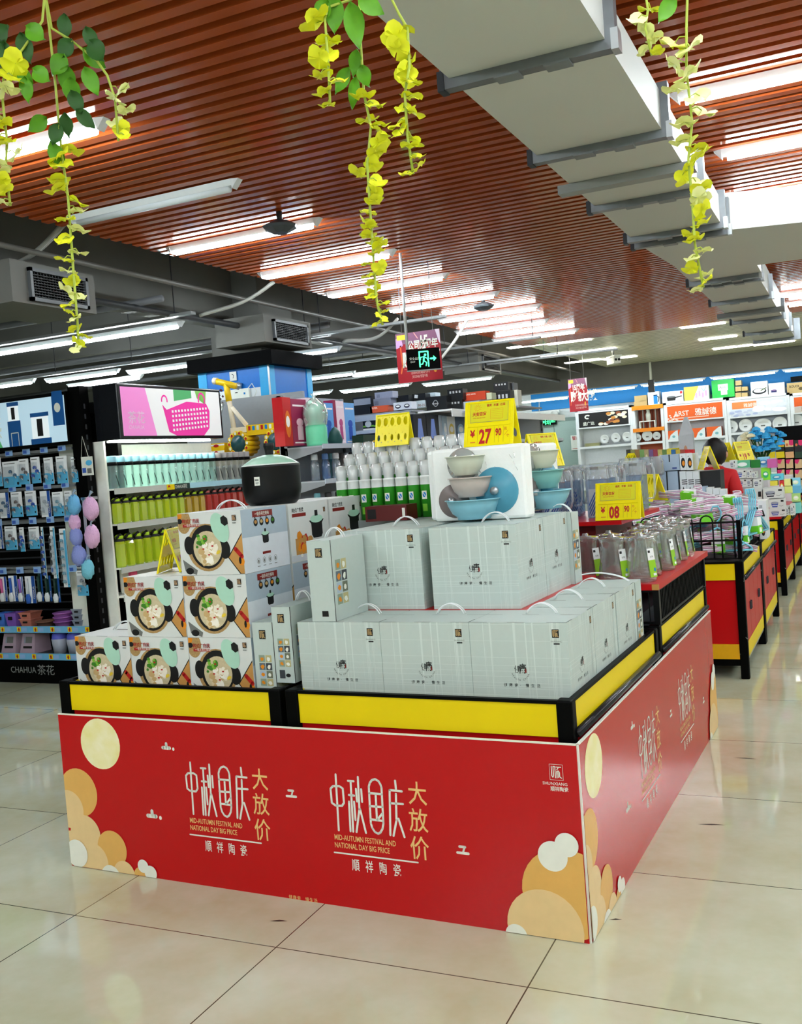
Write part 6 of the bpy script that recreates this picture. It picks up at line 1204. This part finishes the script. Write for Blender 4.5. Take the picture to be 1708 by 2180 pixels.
for i, (u, v, r) in enumerate(((1288, 934, 10), (1312, 931, 11), (1336, 929, 11))): plate('white plate on the upper shelf below the black food picture, '+ORD[i], u, v, r)
for i, (u, v, r) in enumerate(((1358, 931, 9), (1379, 927, 12), (1399, 927, 9))): plate('white plate under the orange-striped display, '+ORD[i], u, v, r)
for i, (u, v, r, sx) in enumerate(((1558, 908, 14, 1), (1588, 905, 14, 1), (1625, 903, 13, 1.35), (1661, 901, 15, 1), (1697, 896, 15, 1))): plate('white plate on a stand, upper row right of the orange header, '+ORD[i], u, v, r, YW+.12, None, sx)
for i, (u, v, r) in enumerate(((1553, 940, 12), (1582, 937, 13), (1697, 930, 14))): plate('square white dish on a stand, second row, %s' % ('beside the black hair', 'next along', 'over the socks rack')[i], u, v, r)
b = B(); [b.lathe([(0, .012*i), (.16, .012*i), (.2, .012*i+.01), (0, .012*i+.012)], C_('D8D8A8'), 16) for i in range(6)]; p = aty(1262, 945, YW+.2); o = tag(b.build('plate_stack'), 'stack of pale yellow plates in the bay below the black picture', 'plates'); o.location = (p.x, YW+.2, 1.551)
for i in range(4):
    a = (1416, 1444, 1474, 1505)[i]; crate('dish_carton', 'orange and white dish carton under the large orange header, %s' % ORD[i], 'carton', 'orange dish cartons on the far shelf', a, 917-3*i, a+(28, 14, 28, 32)[i], 943-2*i, YW+.02, .2, C_('E8601E'), lambda b, W_, H_: (b.poly([(W_*.3, 0), (W_, 0), (W_, H_), (W_*.8, H_*.9), (W_*.45, H_*.5)], C_('DCE8E8'), .001), b.ell(W_*.68, H_*.3, W_*.12, H_*.15, C_('7AB0B8'), .0015, 10)), 1.561)
ZT = [q[3] for q in bays]
def onbay(i, lb, u0, v0, u1, v1, m, art=None, dz=0, name='top_carton'): return crate(name, lb, 'carton', 'cartons on top of the far bays', u0, v0, u1, v1, YW+.08, .28, m, art, ZT[i]+.002+dz)
kraft = C_('B59A66')
onbay(1, 'brown carton pair, lower, on the orange bay', 1350, 855, 1363, 868, kraft); onbay(1, 'brown carton, lower, beside the kettle box', 1363, 853, 1378, 868, kraft)
za = aty(1360, 855, YW+.08).z-ZT[1]; onbay(1, 'open brown carton on the lower brown ones', 1351, 842, 1377, 853, kraft, None, za)
def kettle(b, W_, H_): b.rect(W_*.5, H_*.15, W_*.85, H_*.75, blueP, .001); b.stroke([(W_*.85, H_*.65), (W_*.97, H_*.6), (W_*.9, H_*.3)], .02, ink, .0015); b.rect(W_*.5, H_*.72, W_*.85, H_*.78, ink, .0015)
def panart(b, W_, H_): b.poly([(W_*.25, H_*.15), (W_*.62, H_*.15), (W_*.66, H_*.48), (W_*.22, H_*.48)], ink, .001); b.stroke([(W_*.64, H_*.42), (W_*.92, H_*.5)], .025, ink, .001); b.ell(W_*.44, H_*.5, W_*.2, H_*.08, C_('5A5C5E'), .0015, 14); b.rect(W_*.86, H_*.72, W_*.97, H_*.94, digr, .001)
def pump(b, W_, H_): b.poly([(0, 0), (W_*.35, 0), (W_*.6, H_), (0, H_)], C_('E6CC4A'), .001); [b.rect(W_*(.45+.13*i), H_*(.15+.1*(i % 2)), W_*(.53+.13*i), H_*(.5+.15*(i % 2)), C_('C49AC8'), .0015) for i in range(4)]; b.stroke([(W_*.7, H_*.85), (W_*.8, H_*.6), (W_*.9, H_*.9)], .015, C_('8FC0D8'), .0015)
def grc(b, W_, H_): b.rect(W_*.28, H_*.4, W_*.72, H_*.75, pr_w, .001); b.rect(W_*.4, H_*.15, W_*.68, H_*.4, pr_w, .001); b.text('Ank', W_*.33, H_*.5, H_*.16, inkg, .002)
def wokart(b, W_, H_): b.ell(W_*.5, H_*.3, W_*.42, H_*.22, ink, .001, 18); b.ell(W_*.5, H_*.34, W_*.34, H_*.15, C_('D8DADA'), .0015, 18); b.stroke([(W_*.6, H_*.35), (W_*.9, H_*.5)], .02, C_('4A5A2A'), .002)
def potart(b, W_, H_): b.rect(W_*.15, H_*.15, W_*.5, H_*.35, C_('2A2A5A'), .001); b.ell(W_*.32, H_*.36, W_*.18, H_*.06, C_('8A6A8A'), .0015, 12)
def bdk(b, W_, H_): b.text('B.DUCK', W_*.12, H_*.55, H_*.22, ink, .001, .02, .8); b.ell(W_*.7, H_*.4, W_*.15, H_*.15, C_('5A4A2A'), .001, 10)
onbay(1, 'white carton with blue thermos print on the orange bay', 1380, 834, 1404, 866, C_('DCE0E2'), kettle); onbay(2, 'white carton with black saucepan print', 1410, 833, 1455, 858, C_('E0E2E2'), panart); onbay(2, 'yellow and white carton with violet cups', 1457, 822, 1510, 856, C_('DADDDA'), pump); onbay(2, 'bright green carton with handwritten paper', 1515, 810, 1545, 853, C_('2FB04A'), None)
onbay(2, 'large bright green carton with white handwritten note', 1516, 808, 1564, 853, C_('2FB04A'), grc)
g_ = [o for o in sc.objects if o.get('label') == 'bright green carton with handwritten paper']
for o in g_: bpy.data.objects.remove(o)
zb = (aty(1570, 836, YW).z-ZT[3])
for i, (u, r_) in enumerate(((1566, 0), (1579.5, 0), (1566, 1), (1579.5, 1), (1566, 2))): onbay(3, 'small brown cube carton, %s of the %s' % (('bottom', 'middle', 'top')[r_], ('column by the green carton', 'shorter column')[int(u > 1570)]), u, 836-13*r_, u+12.5, 848-13*r_, kraft, None, r_*.128, 'top_carton')
onbay(3, 'white carton with wok print', 1599, 812, 1635, 847, C_('DEE0E2'), wokart); onbay(3, 'white carton with small dark pot print', 1637, 815, 1671, 845, C_('DEE0E4'), potart); onbay(4, 'kraft carton with black duck lettering at the picture edge', 1676, 814, 1720, 841, kraft, bdk)
t = thing('black_carton', 'black carton lying on the duck carton at the picture edge', 'carton'); b = B(); b.box(0, 0, 0, .5, .25, .1, black); b.build('shell', t); p = aty(1684, 813, YW+.1); t.location = (p.x, YW+.1, p.z+.005)

# ------------------------------------------------------------------ air duct along the ceiling
ductm = mat('duct_grey', 'C4C5C0', .55, noise=.03, scale=2); flm = mat('flange_steel', '7C8084', .35, .7, noise=.25, scale=12)
DZ = 2.8
t = thing('air_duct', 'long grey air duct with steel flanges hanging below the wooden slats', 'air duct', None, (0, 0, 0))
b = B(); b.box(1.23, -8, DZ, 1.79, 4.28, DZ+.17, ductm); b.build('main_run', t)
def flange(y, x0=1.23, x1=1.79, w_=.05, z=DZ):
    b = B(); b.box(x0-.035, y-w_/2, z-.035, x1+.035, y+w_/2, z+.2, flm)
    b.box(x0-.045, y-w_/2-.004, z-.04, x0-.02, y+w_/2+.004, z+.03, dgrey); b.box(x1+.02, y-w_/2-.004, z-.04, x1+.045, y+w_/2+.004, z+.03, steel)
    for k in (.3, .62): b.box(x0+(x1-x0)*k, y-w_/2-.008, z-.042, x0+(x1-x0)*(k+.16), y+w_/2+.008, z-.034, C_('74787C'))
    b.build('flange', t)
for y in (-1.2, -.1, .93, 2.01, 3.12, 4.1, 4.33): flange(y)
b = B(); b.box(1.17, 2.55, DZ-.045, 1.85, 2.63, DZ-.002, C_('8A8C8A')); b.build('strap', t)
b = B(); b.add([(1.23, 4.35, DZ), (1.79, 4.35, DZ), (3.6, 5.0, DZ+.02), (3.6, 6.2, DZ+.02), (1.86, 5.9, DZ), (1.86, 6.3, DZ), (1.3, 6.3, DZ), (1.3, 5.4, DZ)]+[(x, y, DZ+.24) for x, y in ((1.23, 4.35), (1.79, 4.35), (3.6, 5.0), (3.6, 6.2), (1.86, 5.9), (1.86, 6.3), (1.3, 6.3), (1.3, 5.4))], [tuple(range(8)), tuple(range(8, 16))]+[(i, (i+1) % 8, 8+(i+1) % 8, 8+i) for i in range(8)], ductm); b.build('branch', t)
b = B(); b.box(2.6, 5.0, DZ-.03, 2.66, 6.0, DZ+.25, flm); b.build('flange', t)
b = B(); b.box(1.3, 6.3, DZ, 1.82, 12.3, DZ+.24, ductm); b.build('far_run', t)
for y in (6.3, 6.5, 7.75, 9.6, 11.1): flange(y, 1.3, 1.82, .06)
b = B(); b.box(1.22, 8.7, DZ-.05, 1.9, 8.8, DZ-.002, C_('6E706E')); b.build('strap', t)
b = B(); b.box(1.28, 12.28, DZ-.04, 1.9, 12.36, DZ+.25, flm); b.box(1.4, 12.36, DZ+.05, 1.8, 12.7, DZ+.25, C_('6A6C66')); b.box(1.45, 12.4, DZ+.03, 1.75, 12.65, DZ+.05, dgrey); b.build('outlet', t)
# ------------------------------------------------------------------ services in the dark ceiling
def ac_vent(label, y0, y1, zt, zb, x=-2.62):
    t = thing('ceiling_vent', label, 'air vent', 'slatted vents under the dark ceiling', (x, y0, zb)); W_, H_ = y1-y0, zt-zb
    b = B(); b.box(-.6, -.15, -.02, -.03, W_+.1, H_+.04, conc); b.build('duct_box', t); b = B(); vg = C_('55575A'); b.box(-.03, 0, 0, 0, .025, H_, vg); b.box(-.03, W_-.025, 0, 0, W_, H_, vg); b.box(-.03, 0, 0, 0, W_, .025, vg); b.box(-.03, 0, H_-.025, 0, W_, H_, vg); b.build('frame', t)
    b = B(); b.box(-.035, .02, .02, -.03, W_-.02, H_-.02, ink)
    for i in range(9): z = .03+(H_-.06)*i/9; b.box(-.025, .025, z, -.005, W_-.025, z+.005, ink)
    for i in range(18): y = .03+(W_-.06)*i/18; b.box(-.028, y, .025, -.018, y+.004, H_-.025, ink)
    b.build('grille', t)
ac_vent('dark slatted air vent in the upper corner behind the flower strand', 2.76, 3.33, 3.0, 2.77); ac_vent('dark slatted air vent above the toy scooter', 5.93, 6.6, 2.97, 2.76); p = atx(1053, 775, -2.62); ac_vent('small slatted air vent over the stacked black cartons', p.y-.5, p.y+.3, p.z+.12, p.z-.12)
def conduit(label, pts, r, m, group='conduits and cables under the dark ceiling', n=8): o = tag(B().tube(pts, r, m, n).build('ceiling_pipe'), label, 'pipe', group); return o
conduit('long pipe running into the shop beside the slat edge', [(-2.5, -2, 3.08), (-2.5, 6, 3.06), (-2.5, 17.5, 3.06)], .02, C_('5C5954'))
conduit('second dark pipe running along the beam', [(-2.95, -2, 2.93), (-2.95, 17.5, 2.93)], .03, C_('3F4042'))
for i, (z, y, r) in enumerate(((2.98, 4.3, .03), (3.05, 7.2, .04), (2.98, 7.4, .02), (3.0, 9.4, .03))): conduit('cross pipe over the dark shelves, %s from the front' % ORD[i], [(-11, y, z), (-2.7, y, z)], r, C_(('6A6C70', '77787A', '55575A', '66686A')[i]))
def sag(label, a, c_, dip, r=.016):
    P = [a.lerp(c_, i/14)+Vector((0, 0, -dip*sin(pi*(i/14)**1.3))) for i in range(15)]; 
    t = thing('cable_loop', label, 'cable', 'white flexible cable loops at the slat edge', (0, 0, 0))
    for d in (0, .03): b = B(); b.tube([q+Vector((0, d, d*.4)) for q in P], r, C_('A9A9A2'), 8); b.build('cable', t)
sag('pale twin cable loop in the upper corner under the slats', aty(-60, 585, 2.9), aty(130, 480, 2.9), .09); sag('pale twin cable loop over the toy scooter', aty(425, 672, 4.9), aty(580, 602, 5.1), .05); sag('pale twin cable loop left of the hanging poster', aty(730, 728, 7.0), aty(845, 680, 7.0), .1); sag('pale twin cable loop right of the hanging poster', aty(930, 775, 8.6), Vector((aty(1005, 722, 8.8).x, 8.8, ZC+.06)), .05)
for i, (y, x0, x1) in enumerate(((4.72, -9, -2.7), (7.02, -9, -2.6), (6.9, -2.75, -1.2), (9.6, -6, -1.0), (11.8, -6.5, -1.4), (12.2, -4, -.6))):
    b = B(); b.box(x0, y-.035, ZD+.035, x1, y+.035, ZD+.06, C_('8A8C8C')); n_ = int((x1-x0)/1.2)+1; o = tag(b.build('light_rail'), 'grey mounting rail above the bare tube lights, %s line into the shop' % ORD[i], 'rail', 'rails carrying the bare tube lights')
    for k_ in range(n_): x = x0+.1+k_*1.2; b = B(); b.tube([(x, y, ZD+.06), (x, y, 3.9 if x < XS-.1 else ZC)], .005, dgrey, 5); b.build('hanger_wire', o)
# detector dome, camera, posters, exit sign
def dome(label, u, v, z): p = atz(u, v, z); t = thing('ceiling_speaker', label, 'detector', 'dark dome detectors on the slats', (p.x, p.y, z)); b = B(); b.lathe([(0, -.03), (.05, -.03), (.11, .0), (.12, .015), (.05, .05), (0, .055)], C_('3A3F42'), 8, smooth=False); b.build('dome', t); b = B(); b.tube([(0, 0, .05), (0, 0, ZC-z)], .02, C_('2A2C2E'), 8); b.build('stem', t)
dome('dark dome detector in front of the second tube light', 597, 487, 3.04); dome('dark dome detector among the far tube lights', 1030, 655, 3.04)
def hang_poster(label, u0, v0, u1, v1, y, kind):
    a, c_ = aty(u0, v0, y), aty(u1, v0, y); d = aty(u0, v1, y); W_, H_ = c_.x-a.x, (a.z+c_.z)/2-d.z; t = thing('hanging_poster', label, 'poster', 'anniversary posters hanging from the ceiling', ((a.x+c_.x)/2, y, d.z))
    b = B(); b.box(-W_/2, 0, 0, W_/2, .008, H_, mat('poster_red', 'A51E2A', .35)); b.T = front(-W_/2, -.0005, 0); X = lambda x: x*W_; Y = lambda q: q*H_
    b.rect(0, Y(.78), W_, H_, C_('8A5A78'), .0006); b.poly([(0, Y(.7)), (0, Y(.9)), (X(.12), Y(.95)), (X(.16), Y(.75))], C_('C9A0D0'), .001); b.poly([(X(.9), H_), (W_, H_), (W_, Y(.7)), (X(.97), Y(.75))], C_('D8C6D8'), .001)
    b.rect(X(.03), Y(.87), X(.28), Y(.97), C_('E8D83A'), .0012); b.stroke([(X(.42), Y(.99)), (X(.5), Y(.87))], X(.02), C_('E8A0A0'), .001); b.stroke([(X(.1), Y(.75)), (X(.12), Y(.35)), (X(.08), Y(.2))], X(.03), C_('E06A3A'), .001)
    if kind == 0:
        b.text('公司庆', X(.26), Y(.67), H_*.14, pr_w, .002, .03, .72); b.text('15', X(.53), Y(.68), H_*.24, pr_w, .002, .03, .6); b.text('周年', X(.66), Y(.67), H_*.14, pr_w, .002, .03, .72); b.text('购物大抽奖', X(.13), Y(.34), H_*.24, pr_w, .002, .04, .5)
        b.rect(X(.15), Y(.27), X(.88), Y(.275), C_('E8B0A0'), .001)
    else: b.text('15周年', X(.2), Y(.66), H_*.15, pr_w, .002, .04, .62); b.text('购物大抽奖', X(.1), Y(.34), H_*.24, pr_w, .002, .04, .5)
    b.text('活动期间消费满额即可参与', X(.3), Y(.16), H_*.05, C_('E8B8B0'), .002, 0, .5); b.text('多买多抽 惊喜不断', X(.32), Y(.08), H_*.05, C_('E8B8B0'), .002, 0, .6); b.ell(X(.85), Y(.22), X(.04), Y(.07), C_('E8A03A'), .002, 12)
    b.build('printed_board', t)
    zt = (ZC if y < 18 else 2.8)-d.z
    for s in (-.35, .35): b = B(); b.tube([(s*W_, 0, H_-.005), (s*W_, 0.004, zt)], .003, steel, 5); b.build('hanging_wire', t)
hang_poster('large red anniversary poster hanging behind the exit sign', 841, 706, 936, 818, 5.35, 0); hang_poster('small red anniversary poster hanging further into the shop', 1209, 806, 1249, 878, 13.2, 1)
p0e, p1e = aty(862, 745, 4.88), aty(909, 748, 5.0)
t = thing('exit_sign', 'black hanging exit sign with green running figure and arrow', 'sign', None, (p0e.x+.01, 4.88, p0e.z-.17), .42)
b = B(); b.box(0, 0, 0, .27, .04, .17, black); b.box(-.005, -.004, -.006, .275, .044, 0, C_('B8BABC')); b.build('case', t)
b = B(); b.T = front(0, -.0005, 0); b.stroke([(.105, .025), (.105, .145), (.175, .145), (.175, .025)], .011, glowg, .001); runner(b, .14, .03, .1, glowg); b.stroke([(.195, .085), (.222, .085)], .014, glowg, .001); b.poly([(.218, .062), (.242, .085), (.218, .108)], glowg, .0012); b.text('安全出口', .022, .085, .017, pr_w, .001, 0, .95); b.text('EXIT', .03, .06, .014, pr_w, .001); b.build('pictogram', t)
b = B(); b.tube([(.012, .02, .17), (.012, .02, ZC-(p0e.z-.17))], .012, C_('C9CCCC'), 8); b.build('pole', t)
p = aty(1305, 768, 14.5); t = thing('security_camera', 'white security camera hanging below the pale ceiling', 'camera', None, p, .6); b = B(); b.box(-.06, -.2, -.06, .06, .12, .06, offw); b.box(-.07, -.25, .05, .07, .12, .075, offw); b.build('case', t)
b = B(); [b.lathe([(0, -.0), (.025, 0), (.025, .02), (0, .02)], ink, 10) for _ in (0,)]; b2 = B(); b2.T = front(0, -.2, 0); b2.ell(-.025, 0, .022, .022, ink, .002, 12); b2.ell(.03, 0, .022, .022, ink, .002, 12); b2.build('lens', t)
b = B(); b.tube([(0, 0, .06), (0, 0, ZC+.015-p.z)], .012, C_('7A7C78'), 8); b.tube([(.02, 0, .06), (.05, .02, .3), (.0, .0, .5)], .008, dgrey, 6); b.build('pole', t)
p = aty(1388, 835, 18.0); t = thing('ceiling_pole', 'white pole dropping from the ceiling in front of the far bays', 'pole', None, (p.x, 18.0, p.z)); b = B(); b.tube([(0, 0, .0), (0, 0, ZC-p.z)], .025, offw, 10); b.build('tube', t); b = B(); b.box(-.06, -.03, 0, .06, .03, .25, dgrey); b.build('junction', t)

# ------------------------------------------------------------------ artificial flower strands hung before the camera
flw = mat('petal_yellow', 'E6E72E', .5, noise=.1, scale=40); flp = mat('petal_pale', 'EDF0A8', .5, noise=.08, scale=40); stm = mat('vine_stem', 'A9B84A', .6); lfm = mat('vine_leaf', '5C9A1E', .45, noise=.2, scale=40); lfd = mat('vine_leaf_dark', '2F5A22', .5, noise=.2, scale=40)
def leaf(par, p, ln, wd, ang, m):
    b = B(); n = 7; vs = []
    for i in range(n+1):
        s = i/n; w_ = wd*sin(pi*s**.8)*(1 if i < n else 0); vs += [(-w_, -ln*s, .004*sin(s*6)+.006), (0, -ln*s, 0), (w_, -ln*s, .004*cos(s*5)+.006)]
    fs = []
    for i in range(n): fs += [(3*i, 3*i+1, 3*i+4, 3*i+3), (3*i+1, 3*i+2, 3*i+5, 3*i+4)]
    b.T = Matrix.Translation(p) @ Matrix.Rotation(ang[2], 4, 'Z') @ Matrix.Rotation(ang[1], 4, 'Y') @ Matrix.Rotation(pi/2+ang[0], 4, 'X'); b.add(vs, fs, m, True); b.build('leaf', par)
def strand(label, px, d, s0, size, pale, leaves=(), seed=1):
    """px: pixel path of the stem from its hook to its tip, all at distance d; flowers start at fraction s0"""
    rnd = random.Random(seed); P = [atd(u, v, d) for u, v in px]; P[0] = Vector((P[0].x, P[0].y, max(P[0].z, P[0].z)))
    top = Vector((P[0].x, P[0].y, ZC)); o = P[-1].copy(); t = thing('flower_strand', label, 'flower strand', 'artificial yellow flower strands hung from the slats', top)
    Q = [q-top for q in [top]+P]; b = B(); b.tube(Q, .0026, stm, 6); b.build('stem', t)
    L_ = [0]
    for a, c_ in zip(P, P[1:]): L_.append(L_[-1]+(c_-a).length)
    tot = L_[-1]; s = s0*tot; k = 0; bb = B()
    while s < tot and k < 70:
        i = max(j for j in range(len(L_)) if L_[j] <= s) if s < tot else len(L_)-2; i = min(i, len(P)-2); f = (s-L_[i])/(L_[i+1]-L_[i]); q = P[i].lerp(P[i+1], f)-top; sz = 1.2*size*(1.15-.5*(s-s0*tot)/(tot-s0*tot+1e-6))
        a = rnd.uniform(0, 6.28); off = Vector((cos(a), sin(a), -.2))*sz*.7; b = B(); b.tube([q, q+off*.6+Vector((0, 0, .2*sz)), q+off], .0012, stm, 5); m_ = flp if pale and rnd.random() < pale else flw
        b.T = Matrix.Translation(q+off) @ Matrix.Rotation(rnd.uniform(0, 6.28), 4, 'Z') @ Matrix.Rotation(rnd.uniform(-.9, .9), 4, 'X'); n_ = 5
        for pt in range(4):
            a2 = 2*pi*pt/4+rnd.uniform(-.3, .3); vs = [(0, 0, 0)]; r_ = sz*(.95 if pt else .7)
            for j in range(n_+1): w2 = a2+(j/n_-.5)*1.9; rr = r_*(.75+.3*sin(pi*j/n_)+.06*rnd.uniform(-1, 1)); vs.append((rr*cos(w2), rr*sin(w2), -.25*sz+.35*sz*sin(pi*j/n_)))
            b.add(vs+[(v[0]*.55, v[1]*.55, v[2]*.2-.12*sz) for v in vs[1:]], [(0, n_+2+j, n_+3+j) for j in range(n_)]+[(n_+2+j, 1+j, 2+j, n_+3+j) for j in range(n_)], m_, True)
        b.at(); b.build('flower', t); s += sz*rnd.uniform(.6, .95); k += 1
    for (u, v, ln, w_, tilt, dark) in leaves: leaf(t, atd(u, v, d)-top, ln, w_, (rnd.uniform(-.2, .2), tilt, YAW+rnd.uniform(-.5, .5)), lfd if dark else lfm)
    return t
strand('yellow flower strand at the picture corner, hanging before the glowing tube', [(95, -10), (90, 45), (48, 105), (10, 150), (4, 200), (15, 300), (12, 360), (22, 438)], 1.9, .36, .024, .5, [(20, 55, .06, .018, .9, 1), (0, 80, .06, .018, .3, 1), (45, 70, .06, .016, -.2, 1), (10, 90, .055, .018, .2, 1), (60, 60, .05, .018, -.9, 0), (52, 140, .06, .016, 0, 0), (75, 150, .05, .016, -.9, 0), (55, 165, .055, .013, -.1, 0)], 2)
strand('long yellow flower strand ending above the pink basket sign', [(96, -10), (105, 60), (118, 180), (125, 260), (132, 330), (145, 420), (155, 560), (165, 690), (168, 748)], 2.0, .42, .022, .25, [(140, 30, .055, .016, .1, 1), (180, 60, .05, .016, -.4, 1), (155, 85, .05, .018, .7, 1), (195, 90, .06, .02, -.6, 1), (135, 118, .055, .018, .5, 0), (175, 105, .055, .02, -.9, 0), (145, 140, .055, .018, .2, 0), (150, 165, .055, .018, 0, 0), (178, 145, .06, .018, -.4, 0), (100, 250, .05, .016, .9, 0), (150, 195, .05, .016, -.4, 1), (160, 235, .05, .016, -.8, 1), (140, 240, .05, .014, 0, 1), (110, 300, .065, .016, -.3, 0), (125, 265, .05, .015, .3, 1)], 3)
strand('short yellow flower strand beside the long one, near the dark corner leaves', [(97, -10), (110, 60), (150, 85), (205, 128), (228, 160), (245, 210), (252, 300)], 2.0, .68, .022, .6, [], 4)
strand('short yellow flower strand under the bright leaves at the top', [(770, -10), (745, 0), (700, 15), (692, 40), (698, 120), (703, 218)], 1.9, .34, .026, 0, [(712, -10, .07, .02, .1, 0), (742, 5, .085, .024, -.25, 0), (700, 0, .05, .018, .6, 0), (760, -5, .06, .02, -1.0, 0)], 5)
strand('longest yellow flower strand, ending beside the hanging poster pole', [(765, -10), (768, 90), (775, 200), (790, 270), (782, 350), (788, 440), (796, 560), (802, 640), (815, 692)], 2.0, .3, .021, 0, [(762, 105, .055, .014, .3, 0), (745, 145, .06, .015, .6, 0), (770, 142, .055, .015, -.4, 0), (755, 165, .065, .013, .15, 0)], 6)
strand('yellow flower strand hanging in front of the duct edge', [(830, -10), (850, 30), (868, 60), (872, 140), (862, 200), (868, 290), (880, 370)], 1.9, .16, .024, 0, [], 7)
strand('short pale flower strand at the top over the slats right of the duct', [(1375, -10), (1380, 20), (1374, 60), (1388, 118)], 2.0, .12, .022, .6, [], 8)
strand('long pale flower strand crossing the bright tube light beyond the duct', [(1464, -10), (1462, 50), (1462, 150), (1474, 260), (1466, 340), (1474, 430), (1480, 520), (1498, 612)], 1.9, .14, .025, .35, [(1436, -5, .06, .016, .6, 0)], 9)
# scuffs on the floor
for i, (u, v, l, a) in enumerate(((594, 1960, .03, .2), (1587, 1614, .05, 0), (1515, 1755, .05, .1), (1311, 1957, .02, .2))):
    p = atz(u, v, .0006); b = B(); b.poly([(-l, -.004), (0, -.006), (l, 0), (0, .006)], C_('3A362C')); o = tag(b.build('floor_mark'), 'small dark scuff on the floor tiles, '+('before the front board', 'far along the aisle', 'near the side board', 'beside the island corner')[i], 'mark'); o.location = p; o.rotation_euler.z = a
